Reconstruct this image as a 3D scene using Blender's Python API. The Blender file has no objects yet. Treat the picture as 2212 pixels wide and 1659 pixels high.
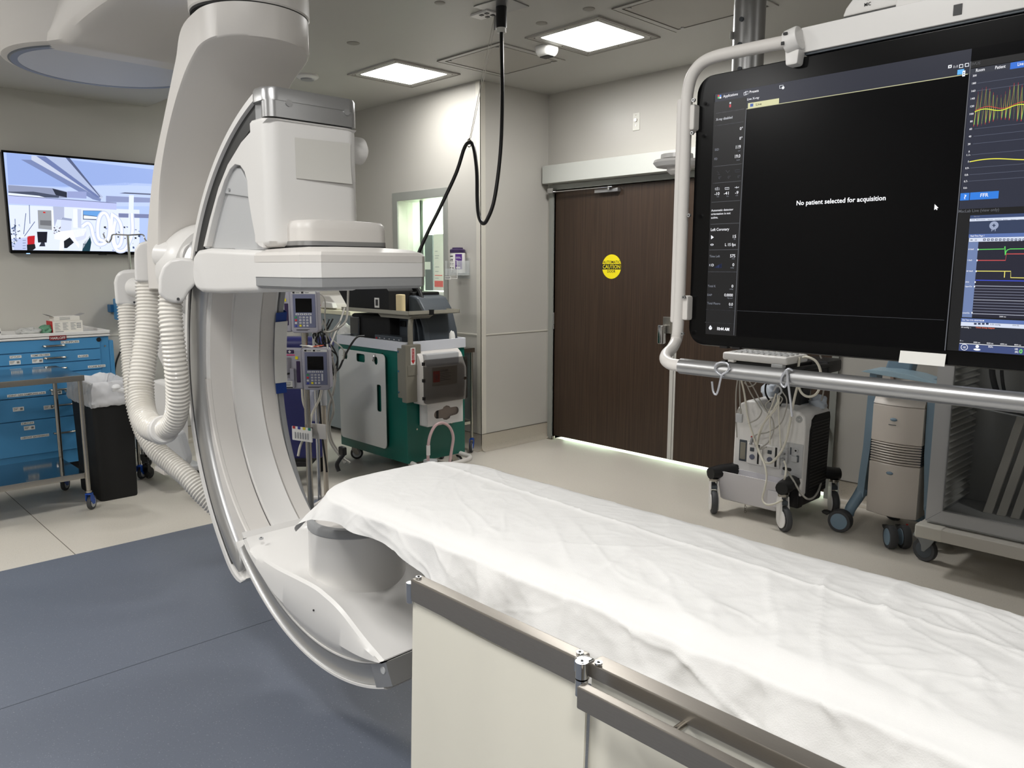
import bpy, bmesh, math, random
from mathutils import Vector as V, Matrix, noise

random.seed(7)
SC = bpy.context.scene
COL = SC.collection

# ------------------------------------------------------------------ camera
CAM_H = 1.52
F_PX, PITCH, ROLL, YAW = 1687.5, 0.14805, 0.00186, -0.80528
_F = V((math.sin(YAW) * math.cos(PITCH), math.cos(YAW) * math.cos(PITCH), -math.sin(PITCH)))
_R0 = V((math.cos(YAW), -math.sin(YAW), 0))
_U0 = _R0.cross(_F)
_R = _R0 * math.cos(ROLL) + _U0 * math.sin(ROLL)
_U = -_R0 * math.sin(ROLL) + _U0 * math.cos(ROLL)
CAM = V((0, 0, CAM_H))
cd = bpy.data.cameras.new('camera')
cd.sensor_width = 36
cd.lens = F_PX / 2212 * 36
cd.clip_start = 0.02
cam = bpy.data.objects.new('camera', cd)
COL.objects.link(cam)
cam.matrix_world = Matrix(((_R.x, _U.x, -_F.x, CAM.x), (_R.y, _U.y, -_F.y, CAM.y), (_R.z, _U.z, -_F.z, CAM.z), (0, 0, 0, 1)))
SC.camera = cam

# ------------------------------------------------------------------ view, world, lamps
SC.view_settings.view_transform = 'Standard'
SC.view_settings.look = 'None'
SC.view_settings.gamma = 1
SC.view_settings.exposure = 0.28
SC.view_settings.use_curve_mapping = False
w = bpy.data.worlds.new('world'); SC.world = w; w.use_nodes = True
w.node_tree.nodes['Background'].inputs[0].default_value = (0.8, 0.85, 0.9, 1)
w.node_tree.nodes['Background'].inputs[1].default_value = 0.02
CEIL = 2.97
PANEL_W = 30.0       # watts of one 2 ft x 2 ft ceiling panel

def area(name, loc, size, power, color=(1, 0.99, 0.975), rot=(0, 0, 0), size_y=None):
    l = bpy.data.lights.new(name, 'AREA'); l.energy = power; l.color = color
    l.shape = 'RECTANGLE'; l.size = size; l.size_y = size_y or size
    o = bpy.data.objects.new(name, l); COL.objects.link(o); o.location = loc; o.rotation_euler = rot
    return o

# pixel of the photograph -> point of the room, on a chosen real plane
def ray(px, py):
    return _F * F_PX + _R * (px - 1106) - _U * (py - 829.5)
def az(px, py, z=0.0):
    d = ray(px, py); return CAM + d * ((z - CAM_H) / d.z)
def ax(px, py, x):
    d = ray(px, py); return CAM + d * (x / d.x)
def ay(px, py, y):
    d = ray(px, py); return CAM + d * (y / d.y)
def ad(px, py, D):
    return CAM + ray(px, py) * (D / F_PX)

# ------------------------------------------------------------------ materials
def lin(c):
    return tuple(((v / 255) / 12.92 if v / 255 <= 0.04045 else ((v / 255 + 0.055) / 1.055) ** 2.4) for v in c)
MATS = {}
def mat(name, rgb, rough=0.5, metal=0.0, noise_amt=0.0, noise_scale=40, bump=0.0, bump_scale=200, emis=0.0, alpha=1.0, trans=0.0, coat=0.0, spec=0.5, stretch=None, ior=1.45):
    if name in MATS: return MATS[name]
    m = bpy.data.materials.new(name); m.use_nodes = True
    nt = m.node_tree; b = nt.nodes['Principled BSDF']; L = nt.links
    c = lin(rgb) + (1,)
    b.inputs['Base Color'].default_value = c
    b.inputs['Roughness'].default_value = rough
    b.inputs['Metallic'].default_value = metal
    b.inputs['Specular IOR Level'].default_value = spec
    b.inputs['Coat Weight'].default_value = coat
    b.inputs['Coat Roughness'].default_value = 0.08
    b.inputs['Transmission Weight'].default_value = trans
    b.inputs['IOR'].default_value = ior
    b.inputs['Alpha'].default_value = alpha
    if emis:
        b.inputs['Emission Color'].default_value = c
        b.inputs['Emission Strength'].default_value = emis
    if noise_amt or bump:
        tc = nt.nodes.new('ShaderNodeTexCoord'); mp = nt.nodes.new('ShaderNodeMapping')
        L.new(tc.outputs['Object'], mp.inputs['Vector'])
        if stretch: mp.inputs['Scale'].default_value = stretch
    if noise_amt:
        n = nt.nodes.new('ShaderNodeTexNoise'); n.inputs['Scale'].default_value = noise_scale; n.inputs['Detail'].default_value = 4
        L.new(mp.outputs[0], n.inputs['Vector'])
        mx = nt.nodes.new('ShaderNodeMix'); mx.data_type = 'RGBA'
        d = tuple(max(0, v * (1 - noise_amt)) for v in c[:3]) + (1,); u = tuple(min(1, v * (1 + noise_amt)) for v in c[:3]) + (1,)
        mx.inputs[6].default_value = d; mx.inputs[7].default_value = u
        L.new(n.outputs['Fac'], mx.inputs[0]); L.new(mx.outputs[2], b.inputs['Base Color'])
    if bump:
        n2 = nt.nodes.new('ShaderNodeTexNoise'); n2.inputs['Scale'].default_value = bump_scale; n2.inputs['Detail'].default_value = 3
        L.new(mp.outputs[0], n2.inputs['Vector'])
        bp = nt.nodes.new('ShaderNodeBump'); bp.inputs['Strength'].default_value = bump; bp.inputs['Distance'].default_value = 0.002
        L.new(n2.outputs['Fac'], bp.inputs['Height']); L.new(bp.outputs[0], b.inputs['Normal'])
    MATS[name] = m
    return m

def speckle(name, rgb, spots, amt_big=0.06, rough=0.4):
    """sheet vinyl: base colour with fine speckles of other tones"""
    m = mat(name, rgb, rough=rough); nt = m.node_tree; L = nt.links; b = nt.nodes['Principled BSDF']
    tc = nt.nodes.new('ShaderNodeTexCoord')
    big = nt.nodes.new('ShaderNodeTexNoise'); big.inputs['Scale'].default_value = 1.6; big.inputs['Detail'].default_value = 5
    L.new(tc.outputs['Object'], big.inputs['Vector'])
    mx = nt.nodes.new('ShaderNodeMix'); mx.data_type = 'RGBA'
    c = lin(rgb)
    mx.inputs[6].default_value = tuple(v * (1 - amt_big) for v in c) + (1,)
    mx.inputs[7].default_value = tuple(v * (1 + amt_big) for v in c) + (1,)
    L.new(big.outputs['Fac'], mx.inputs[0]); last = mx.outputs[2]
    for rgb2, sc, th in spots:
        v = nt.nodes.new('ShaderNodeTexNoise'); v.inputs['Scale'].default_value = sc; v.inputs['Detail'].default_value = 1
        L.new(tc.outputs['Object'], v.inputs['Vector'])
        mr = nt.nodes.new('ShaderNodeMapRange'); mr.inputs[1].default_value = th; mr.inputs[2].default_value = th + 0.05
        L.new(v.outputs['Fac'], mr.inputs[0])
        m2 = nt.nodes.new('ShaderNodeMix'); m2.data_type = 'RGBA'; m2.inputs[7].default_value = lin(rgb2) + (1,)
        L.new(mr.outputs[0], m2.inputs[0]); L.new(last, m2.inputs[6]); last = m2.outputs[2]
    L.new(last, b.inputs['Base Color'])
    rn = nt.nodes.new('ShaderNodeMapRange'); rn.inputs[3].default_value = rough - 0.06; rn.inputs[4].default_value = rough + 0.1
    L.new(big.outputs['Fac'], rn.inputs[0]); L.new(rn.outputs[0], b.inputs['Roughness'])
    return m

M_WALL = mat('wall_paint', (187, 184, 177), 0.32, noise_amt=0.02, noise_scale=3, bump=0.05, bump_scale=120)
M_CEIL = mat('ceiling_paint', (186, 184, 178), 0.45, noise_amt=0.02, noise_scale=2, bump=0.06, bump_scale=60)
M_BEIGE = speckle('beige_vinyl', (205, 199, 188), [((172, 165, 153), 190, 0.67), ((218, 213, 203), 150, 0.67)], rough=0.3)
M_BLUE = speckle('blue_vinyl', (100, 106, 118), [((128, 132, 140), 190, 0.675), ((94, 99, 110), 150, 0.67)], rough=0.42)
M_COVE = speckle('cove_vinyl', (182, 174, 160), [((150, 143, 131), 190, 0.66)], rough=0.4)
M_SEAM = mat('dark_seam', (120, 114, 104), 0.7)
M_BSEAM = mat('blue_seam', (78, 84, 94), 0.7)
M_TRIM = mat('pale_trim', (205, 201, 190), 0.4)
M_FRAME = mat('grey_frame', (150, 152, 146), 0.4)
M_WHITE = mat('machine_white', (222, 220, 217), 0.36, coat=0.1)
M_OFFW = mat('machine_offwhite', (212, 208, 203), 0.4)
M_GREY = mat('machine_grey', (150, 151, 152), 0.42)
M_LGREY = mat('light_grey_plastic', (184, 185, 186), 0.4)
M_SILVER = mat('satin_silver', (176, 176, 176), 0.33, metal=0.75)
M_GROOVESHADE = mat('groove_shade_dark', (48, 48, 48), 0.4, metal=0.3)  # dark tone stands in for the side rail's reflections and shading
M_STEEL = mat('brushed_steel', (172, 168, 160), 0.27, metal=1.0, noise_amt=0.06, noise_scale=30, stretch=(2, 2, 40))
M_STEELH = mat('brushed_rail_steel', (158, 152, 144), 0.36, metal=0.85, noise_amt=0.12, noise_scale=60, stretch=(1, 30, 30))
M_CHROME = mat('chrome', (205, 205, 205), 0.1, metal=1.0)
M_ALU = mat('anodised_aluminium', (168, 168, 168), 0.34, metal=0.8)
M_BLACK = mat('black_plastic', (22, 22, 23), 0.42)
M_BLACKM = mat('black_matt', (15, 15, 15), 0.7)
M_RUBBER = mat('grey_rubber', (62, 63, 65), 0.6)
M_DKGREY = mat('dark_grey_plastic', (66, 72, 78), 0.42)
M_SHEET = mat('cotton_sheet', (226, 225, 223), 0.8, noise_amt=0.015, noise_scale=8, bump=0.25, bump_scale=420, spec=0.2)
M_CREAM = mat('cream_vinyl', (230, 226, 212), 0.42, noise_amt=0.03, noise_scale=5, bump=0.1, bump_scale=20)
M_PAPER = mat('white_paper', (228, 227, 222), 0.7)
M_HOSE = mat('hose_white', (226, 222, 214), 0.32, coat=0.3)
M_BLUEP = mat('blue_cart_paint', (72, 138, 186), 0.38, noise_amt=0.03, noise_scale=4)
M_BLUED = mat('blue_cart_dark', (38, 96, 140), 0.4)
M_CASTBLUE = mat('caster_blue', (30, 78, 170), 0.35)
M_GREEN = mat('teal_cart_paint', (16, 92, 80), 0.3, noise_amt=0.05, noise_scale=3)
M_NAVY = mat('navy_vinyl', (40, 42, 96), 0.4)
M_LILAC = mat('pump_grey_lilac', (168, 166, 176), 0.42)
M_LILACD = mat('pump_panel', (112, 116, 142), 0.4)
M_YELLOW = mat('sign_yellow', (240, 222, 20), 0.5)
M_RED = mat('sticker_red', (176, 30, 34), 0.5)
M_PURPLE = mat('purple_print', (82, 40, 128), 0.45)
M_PURPD = mat('purple_lid', (52, 36, 74), 0.35)
M_BEIGEP = mat('beige_plastic', (198, 190, 181), 0.42)
M_STEELBLUE = mat('steel_blue_plastic', (116, 138, 154), 0.38)
M_TAUPE = mat('taupe_metal', (138, 134, 122), 0.4, metal=0.3)
M_CABFR = mat('cabinet_frame_paint', (172, 172, 172), 0.38, metal=0.2)
M_BLK_GLOSS = mat('gloss_black', (5, 5, 6), 0.2, spec=0.25)
M_SCREEN = mat('dark_screen', (4, 4, 6), 0.22, spec=0.16)
M_PINK = mat('pink_tubing', (196, 168, 168), 0.25, coat=0.5)
M_CABLE = mat('cable_white', (214, 210, 196), 0.42)
M_CABLEG = mat('cable_grey', (165, 162, 154), 0.42)
M_BAG = mat('bin_liner', (232, 232, 234), 0.3, alpha=0.80)
M_SMOKE = mat('smoked_plastic', (40, 32, 26), 0.12, alpha=0.5, coat=0.4)
M_CLEAR = mat('clear_acrylic', (235, 240, 240), 0.05, alpha=0.25, coat=0.6)
M_GLASS = mat('tinted_glass', (40, 44, 46), 0.04, alpha=0.12, coat=0.5)
M_CLEARGL = mat('window_glass', (225, 240, 230), 0.03, alpha=0.08, coat=0.5)
M_TAN = mat('cream_block', (222, 204, 160), 0.6)
M_GREENP = mat('green_print', (92, 140, 112), 0.6)
M_INK = mat('ink', (28, 28, 30), 0.6)

def wood(name):
    m = mat(name, (64, 46, 33), 0.42); nt = m.node_tree; L = nt.links; b = nt.nodes['Principled BSDF']
    tc = nt.nodes.new('ShaderNodeTexCoord'); mp = nt.nodes.new('ShaderNodeMapping'); mp.inputs['Scale'].default_value = (70, 70, 0.9)
    L.new(tc.outputs['Object'], mp.inputs['Vector'])
    n = nt.nodes.new('ShaderNodeTexNoise'); n.inputs['Scale'].default_value = 2.2; n.inputs['Detail'].default_value = 7
    L.new(mp.outputs[0], n.inputs['Vector'])
    mr = nt.nodes.new('ShaderNodeValToRGB')
    mr.color_ramp.elements[0].position = 0.32; mr.color_ramp.elements[0].color = lin((48, 36, 27)) + (1,)
    mr.color_ramp.elements[1].position = 0.7; mr.color_ramp.elements[1].color = lin((68, 52, 40)) + (1,)
    L.new(n.outputs['Fac'], mr.inputs[0]); L.new(mr.outputs[0], b.inputs['Base Color'])
    return m
M_WOOD = wood('dark_wood_laminate')
def glow(name, rgb, s=1.0):
    if name in MATS: return MATS[name]
    m = bpy.data.materials.new(name); m.use_nodes = True; nt = m.node_tree
    b = nt.nodes['Principled BSDF']; b.inputs['Base Color'].default_value = (0.01, 0.01, 0.01, 1); b.inputs['Roughness'].default_value = 0.26; b.inputs['Specular IOR Level'].default_value = 0.3
    b.inputs['Emission Color'].default_value = lin(rgb) + (1,); b.inputs['Emission Strength'].default_value = s
    MATS[name] = m
    return m

# ------------------------------------------------------------------ mesh kit
def smooth_path(pts, sub=6, closed=False):
    pts = [V(p) for p in pts]; n = len(pts); out = []
    rng = range(n if closed else n - 1)
    for i in rng:
        p0 = pts[(i - 1) % n] if closed or i > 0 else pts[0] * 2 - pts[1]
        p1 = pts[i]; p2 = pts[(i + 1) % n]
        p3 = pts[(i + 2) % n] if closed or i + 2 < n else pts[-1] * 2 - pts[-2]
        for k in range(sub):
            t = k / sub
            out.append(0.5 * ((2 * p1) + (p2 - p0) * t + (2 * p0 - 5 * p1 + 4 * p2 - p3) * t * t + (3 * p1 - p0 - 3 * p2 + p3) * t ** 3))
    if not closed: out.append(pts[-1])
    return out

class MB:
    def __init__(s): s.bm = bmesh.new(); s.bv = False
    def _take(s, t, M=None):
        if M is not None: bmesh.ops.transform(t, matrix=M, verts=t.verts)
        me = bpy.data.meshes.new('t'); t.to_mesh(me); t.free(); s.bm.from_mesh(me); bpy.data.meshes.remove(me)
        return s
    def _bev(s, t, w, seg, ang=0.5):
        if w <= 0: return
        s.bv = True
        t.normal_update()
        es = [e for e in t.edges if len(e.link_faces) == 2 and e.calc_face_angle(0) > ang]
        bmesh.ops.bevel(t, geom=es, offset=w, segments=seg, profile=0.5, affect='EDGES', clamp_overlap=True)
    def box(s, c, size, bev=0.0, seg=2, R=None):
        t = bmesh.new(); bmesh.ops.create_cube(t, size=1)
        for v in t.verts: v.co = V((v.co.x * size[0], v.co.y * size[1], v.co.z * size[2]))
        s._bev(t, bev, seg)
        return s._take(t, Matrix.Translation(V(c)) @ (R.to_4x4() if R is not None else Matrix.Identity(4)))
    def bb(s, lo, hi, bev=0.0, seg=2):
        lo = V(lo); hi = V(hi); return s.box((lo + hi) / 2, [abs(v) for v in (hi - lo)], bev, seg)
    def prism(s, pts, axis, a, b, bev=0.0, seg=2, ang=0.5, holes=()):
        t = bmesh.new()
        def P(p, h):
            return V((p[0], h, p[1])) if axis == 'y' else V((h, p[0], p[1])) if axis == 'x' else V((p[0], p[1], h))
        if not holes:
            v0 = [t.verts.new(P(p, a)) for p in pts]; v1 = [t.verts.new(P(p, b)) for p in pts]; n = len(pts)
            t.faces.new(v0); t.faces.new(v1[::-1])
            for i in range(n): t.faces.new((v0[i], v0[(i + 1) % n], v1[(i + 1) % n], v1[i]))
        else:
            es = []
            for lp in [pts] + list(holes):
                vs = [t.verts.new(P(p, a)) for p in lp]
                es += [t.edges.new((vs[i], vs[(i + 1) % len(vs)])) for i in range(len(vs))]
            bmesh.ops.triangle_fill(t, use_beauty=True, use_dissolve=False, edges=es)
            r = bmesh.ops.extrude_face_region(t, geom=t.faces[:])
            d = P((0, 0), b - a)
            bmesh.ops.translate(t, vec=d, verts=[g for g in r['geom'] if isinstance(g, bmesh.types.BMVert)])
        bmesh.ops.recalc_face_normals(t, faces=t.faces)
        s._bev(t, bev, seg, ang)
        return s._take(t)
    def cyl(s, p0, p1, r, r2=None, n=24, bev=0.0, seg=2):
        p0 = V(p0); p1 = V(p1); d = p1 - p0; t = bmesh.new()
        bmesh.ops.create_cone(t, cap_ends=True, segments=n, radius1=r, radius2=r if r2 is None else r2, depth=d.length)
        s._bev(t, bev, seg, 1.0)
        return s._take(t, Matrix.Translation((p0 + p1) / 2) @ d.to_track_quat('Z', 'Y').to_matrix().to_4x4())
    def ball(s, c, r, n=16, sc=(1, 1, 1), R=None):
        t = bmesh.new(); bmesh.ops.create_uvsphere(t, u_segments=n, v_segments=max(6, n // 2), radius=r)
        for v in t.verts: v.co = V((v.co.x * sc[0], v.co.y * sc[1], v.co.z * sc[2]))
        return s._take(t, Matrix.Translation(V(c)) @ (R.to_4x4() if R is not None else Matrix.Identity(4)))
    def tube(s, pts, r, n=10, sub=6, closed=False, raw=False, caps=True, sq=None):
        P = [V(p) for p in pts] if raw or len(pts) == 2 else smooth_path(pts, sub, closed)
        m = len(P); t = bmesh.new(); rings = []
        up = None
        for i, p in enumerate(P):
            a = P[(i - 1) % m] if closed or i > 0 else p; b = P[(i + 1) % m] if closed or i < m - 1 else p
            d = (b - a).normalized()
            if up is None:
                up = V((0, 0, 1)) if abs(d.z) < 0.9 else V((1, 0, 0))
            x = d.cross(up)
            if x.length < 1e-5: x = d.orthogonal()
            x.normalize(); y = x.cross(d).normalized(); up = y
            rr = r(i / (m - 1), i) if callable(r) else r
            rings.append([t.verts.new(p + (x * math.cos(2 * math.pi * k / n) + y * math.sin(2 * math.pi * k / n)) * rr) for k in range(n)])
        for i in range(m if closed else m - 1):
            A = rings[i]; B = rings[(i + 1) % m]
            for k in range(n): t.faces.new((A[k], A[(k + 1) % n], B[(k + 1) % n], B[k]))
        if not closed and caps:
            t.faces.new(rings[0][::-1]); t.faces.new(rings[-1])
        bmesh.ops.recalc_face_normals(t, faces=t.faces)
        return s._take(t)
    def lathe(s, prof, c, n=32, axis='z', caps=True):
        t = bmesh.new(); rings = []
        for r, z in prof:
            rings.append([t.verts.new(V((r * math.cos(2 * math.pi * k / n), r * math.sin(2 * math.pi * k / n), z))) for k in range(n)])
        for A, B in zip(rings, rings[1:]):
            for k in range(n): t.faces.new((A[k], A[(k + 1) % n], B[(k + 1) % n], B[k]))
        if caps:
            t.faces.new(rings[0][::-1]); t.faces.new(rings[-1])
        bmesh.ops.recalc_face_normals(t, faces=t.faces)
        R = Matrix.Identity(4)
        if axis == 'x': R = Matrix.Rotation(math.pi / 2, 4, 'Y')
        if axis == 'y': R = Matrix.Rotation(-math.pi / 2, 4, 'X')
        if isinstance(axis, V): R = axis.to_track_quat('Z', 'Y').to_matrix().to_4x4()
        return s._take(t, Matrix.Translation(V(c)) @ R)
    def grid(s, rows, close_u=False, close_v=False, caps=False):
        t = bmesh.new(); vs = [[t.verts.new(V(p)) for p in r] for r in rows]; a = len(vs); b = len(vs[0])
        for i in range(a if close_u else a - 1):
            for j in range(b if close_v else b - 1):
                q = (vs[i][j], vs[(i + 1) % a][j], vs[(i + 1) % a][(j + 1) % b], vs[i][(j + 1) % b])
                t.faces.new(q)
        if caps:
            t.faces.new(vs[0][::-1]); t.faces.new(vs[-1])
            bmesh.ops.recalc_face_normals(t, faces=t.faces)
        return s._take(t)
    def poly(s, pts):
        t = bmesh.new(); t.faces.new([t.verts.new(V(p)) for p in pts]); return s._take(t)
    def line(s, pts, w, n):
        """flat ribbon on a plane with normal n"""
        pts = [V(p) for p in pts]; n = V(n)
        t = bmesh.new(); L = []; Rr = []
        for i, p in enumerate(pts):
            d = (pts[min(i + 1, len(pts) - 1)] - pts[max(i - 1, 0)]).normalized(); q = d.cross(n).normalized() * w / 2
            L.append(t.verts.new(p + q)); Rr.append(t.verts.new(p - q))
        for i in range(len(pts) - 1): t.faces.new((L[i], L[i + 1], Rr[i + 1], Rr[i]))
        return s._take(t)
    def build(s, name, m, parent=None, local=False, ang=35, flat=False, **kw):
        me = bpy.data.meshes.new(name)
        o = bpy.data.objects.new(name, me); COL.objects.link(o)
        top = parent
        if parent is not None:
            while top.parent is not None: top = top.parent
            if not local: bmesh.ops.transform(s.bm, matrix=top.matrix_basis.inverted(), verts=s.bm.verts)
            o.parent = parent
        else:
            xs = [v.co for v in s.bm.verts]
            lo = V((min(v.x for v in xs), min(v.y for v in xs), min(v.z for v in xs))); hi = V((max(v.x for v in xs), max(v.y for v in xs), max(v.z for v in xs)))
            base = V(((lo.x + hi.x) / 2, (lo.y + hi.y) / 2, lo.z))
            if not kw.get('keep'):
                bmesh.ops.translate(s.bm, vec=-base, verts=s.bm.verts); o.location = base
        kw.pop('keep', None)
        s.bm.normal_update(); s.bm.to_mesh(me); s.bm.free()
        me.materials.append(m)
        if not flat:
            me.shade_smooth(); me.set_sharp_from_angle(angle=math.radians(ang))
            if s.bv: o.modifiers.new('weighted', 'WEIGHTED_NORMAL').keep_sharp = True
        for k, v in kw.items(): o[k] = v
        return o

def root(name, label, cat, loc, rz=0.0, group=None):
    o = bpy.data.objects.new(name, None); COL.objects.link(o); o.location = loc; o.rotation_euler = (0, 0, rz)
    o.empty_display_size = 0.1
    o.matrix_basis  # transforms are read through matrix_basis
    o['label'] = label; o['category'] = cat
    if group: o['group'] = group
    return o
def tag(o, label, cat, group=None):
    o['label'] = label; o['category'] = cat
    if group: o['group'] = group
    return o
def dup(r, loc=None, rz=None, label=None, group=None):
    c = r.copy(); COL.objects.link(c)
    if loc is not None: c.location = loc
    if rz is not None: c.rotation_euler = (0, 0, rz)
    if label: c['label'] = label
    if group: c['group'] = group
    def rec(a, b):
        for ch in list(a.children):
            d = ch.copy(); COL.objects.link(d); d.parent = b; rec(ch, d)
    rec(r, c)
    return c

_fonts = {}
def text_mesh(s):
    if s in _fonts: return _fonts[s]
    cu = bpy.data.curves.new('t', 'FONT'); cu.body = s; cu.size = 1; cu.offset = 0.012; cu.resolution_u = 2
    ob = bpy.data.objects.new('t', cu)
    me = bpy.data.meshes.new_from_object(ob)
    vs = [v.co.copy() for v in me.vertices]; fs = [tuple(p.vertices) for p in me.polygons]
    bpy.data.objects.remove(ob); bpy.data.curves.remove(cu); bpy.data.meshes.remove(me)
    _fonts[s] = (vs, fs); return _fonts[s]
def put_text(mb, s, o, u, v, w, h):
    """s written from o along unit u, up v, total width w, capital height h"""
    vs, fs = text_mesh(s)
    if not vs: return
    x0 = min(p.x for p in vs); x1 = max(p.x for p in vs); sx = w / max(x1 - x0, 1e-6); sy = h / 0.70
    t = bmesh.new(); bv = [t.verts.new(V(o) + V(u) * (p.x - x0) * sx + V(v) * p.y * sy) for p in vs]
    for f in fs:
        try: t.faces.new([bv[i] for i in f])
        except ValueError: pass
    mb._take(t)

def rrect(x0, y0, x1, y1, r, n=5):
    P = []
    for cx, cy, a0 in ((x1 - r, y1 - r, 0), (x0 + r, y1 - r, 90), (x0 + r, y0 + r, 180), (x1 - r, y0 + r, 270)):
        for k in range(n + 1):
            a = math.radians(a0 + 90 * k / n); P.append((cx + r * math.cos(a), cy + r * math.sin(a)))
    return P
UZ = V((0, 0, 1)); UX = V((1, 0, 0)); UY = V((0, 1, 0))
# ------------------------------------------------------------------ the room
XL, XR, YB = -6.80, 3.4, -3.2        # TV wall, far right wall, wall behind the camera
XC, YW, YD = -4.778, 4.24, 5.018     # outer corner, window wall, door wall
YDR = YD
def struct(o): o['kind'] = 'structure'; return o
def S(mb, name, m, parent=None, **kw):
    o = mb.build(name, m, parent, keep=True, **kw)
    if parent is None: o['kind'] = 'structure'
    return o
T = 0.15
BX, BY = -4.49, 3.0                  # edges of the blue floor inlay
fl = S(MB().bb((XL - T, YB - T, -0.1), (XR + T, YD + T, 0)), 'floor', M_BEIGE, flat=True)
S(MB().bb((BX, YB, 0.0), (XR, BY, 0.0015)), 'blue_inlay', M_BLUE, fl, local=True, flat=True)
m = MB()
for y in (1.085, -1.0): m.bb((XL, y - .002, 0), (BX, y + .002, .0012))
S(m, 'weld_seam', M_SEAM, fl, local=True, flat=True)
m = MB()
for x in (-3.04, -1.2, 0.6): m.bb((x - .002, YB, .0015), (x + .002, BY, .0022))
S(m, 'inlay_seam', M_BSEAM, fl, local=True, flat=True)
ce = S(MB().bb((XL - T, YB - T, CEIL), (XR + T, YD + T, CEIL + .1)), 'ceiling', M_CEIL, flat=True)
S(MB().bb((XL, 0.9, 2.80), (XR, 2.43, CEIL), .004), 'trim_1', M_CEIL)
S(MB().bb((XL - T, YB - T, 0), (XL, YD + T, CEIL)), 'wall_left', M_WALL, flat=True)
S(MB().bb((XR, YB - T, 0), (XR + T, YD + T, CEIL)), 'wall_right', M_WALL, flat=True)
S(MB().bb((XL, YB - T, 0), (XR, YB, CEIL)), 'wall_front', M_WALL, flat=True)
# window wall: opening x -5.9..-5.24, z .98..2.105
WX0, WX1, WZ0, WZ1 = -5.895, -5.245, 0.95, 2.106
S(MB().prism([(XL, 0), (XC, 0), (XC, CEIL), (XL, CEIL)], 'y', YW, YW + .16, holes=[[(WX0, WZ0), (WX1, WZ0), (WX1, WZ1), (WX0, WZ1)]]), 'wall_back', M_WALL, flat=True)
S(MB().bb((XC - .16, YW + .16, 0), (XC, YD + T, CEIL)), 'wall_return', M_WALL, flat=True)
DX0, DX1, DZ = -4.70, -2.2, 2.175      # double door opening
S(MB().prism([(XC, 0), (DX0, 0), (DX0, DZ), (DX1, DZ), (DX1, 0), (XR, 0), (XR, CEIL), (XC, CEIL)], 'y', YD, YD + T), 'wall_door_side', M_WALL, flat=True)
# corner guard, chair-rail battens, coved base
g = MB(); g.bb((XC - .05, YW - .004, .14), (XC + .004, YW, CEIL - .01)); g.bb((XC, YW - .004, .14), (XC + .004, YW + .05, CEIL - .01))
S(g, 'trim_2', M_TRIM, flat=True)
zs = 0.972
S(MB().bb((XL, 0 + YB, zs - .006), (XL + .006, YW, zs + .006), .002), 'trim_3', M_TRIM)
S(MB().bb((WX1 + .08, YW - .006, zs - .006), (XC - .05, YW, zs + .006), .002), 'trim_4', M_TRIM)
S(MB().bb((XC, YW + .05, zs - .006), (XC + .006, YD, zs + .006), .002), 'trim_5', M_TRIM)
S(MB().bb((XC, YD - .006, zs - .006), (DX0 - .03, YD, zs + .006), .002), 'trim_6', M_TRIM)
S(MB().bb((DX1 + .05, YD - .006, zs - .006), (XR, YD, zs + .006), .002), 'trim_7', M_TRIM)
def cove(axis, a, b, at, sgn, name):
    pr = [(0, 0.14), (sgn * .004, .14), (sgn * .004, .045), (sgn * .012, .022), (sgn * .026, .008), (sgn * .05, .001), (0, 0)]
    m = MB().prism([(at + p, z) for p, z in pr], axis, a, b)
    S(m, name, M_COVE)
cove('y', YB, YW, XL, 1, 'baseboard_left')
cove('x', XL, XC + .004, YW, -1, 'baseboard_back')
cove('y', YW - .004, YD, XC, 1, 'baseboard_return')
m = MB()
for a, b in ((XC, DX0 - .03), (DX1 + .05, XR)):
    m.prism([(YD, .14), (YD - .004, .14), (YD - .004, .045), (YD - .012, .022), (YD - .026, .008), (YD - .05, .001), (YD, 0)], 'x', a, b)
S(m, 'baseboard_door_side', M_COVE)
m = MB()
m.bb((XL, YW - .0055, .139), (XC + .004, YW, .1435)); m.bb((XC, YW, .139), (XC + .0055, YD, .1435)); m.bb((XC, YD - .0055, .139), (DX0 - .03, YD, .1435)); m.bb((DX1 + .05, YD - .0055, .139), (XR, YD, .1435)); m.bb((XL, YB, .139), (XL + .0055, YW, .1435))
S(m, 'trim_8', mat('base_joint', (92, 86, 78), .7), flat=True)

# window in the back wall: steel frame, reveal, pane; a bright store room behind
wf = S(MB().prism([(WX0 - .075, WZ0 - .08), (WX1 + .055, WZ0 - .08), (WX1 + .055, WZ1 + .075), (WX0 - .075, WZ1 + .075)], 'y', YW - .012, YW + .005, bev=.003, holes=[[(WX0, WZ0), (WX1, WZ0), (WX1, WZ1), (WX0, WZ1)]]), 'window_1', M_FRAME)
M_REV = mat('window_reveal', (214, 226, 212), .4)
r = MB(); r.bb((WX0 - .01, YW + .16, WZ0), (WX0, YW + .36, WZ1)); r.bb((WX1, YW + .16, WZ0), (WX1 + .01, YW + .36, WZ1)); r.bb((WX0, YW + .16, WZ1), (WX1, YW + .36, WZ1 + .01)); r.bb((WX0, YW + .005, WZ0 - .01), (WX1, YW + .36, WZ0))
S(r, 'reveal', M_REV, wf)
S(MB().bb((WX0, YW + .10, WZ0), (WX1, YW + .106, WZ1)), 'pane', M_CLEARGL, wf)
S(MB().bb((WX0 + .20, YW + .09, WZ0), (WX0 + .212, YW + .115, WZ1)), 'mullion', mat('dark_mullion', (60, 70, 62), .4), wf)
M_ROOM2 = mat('store_room_paint', (222, 232, 216), .6)
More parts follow.
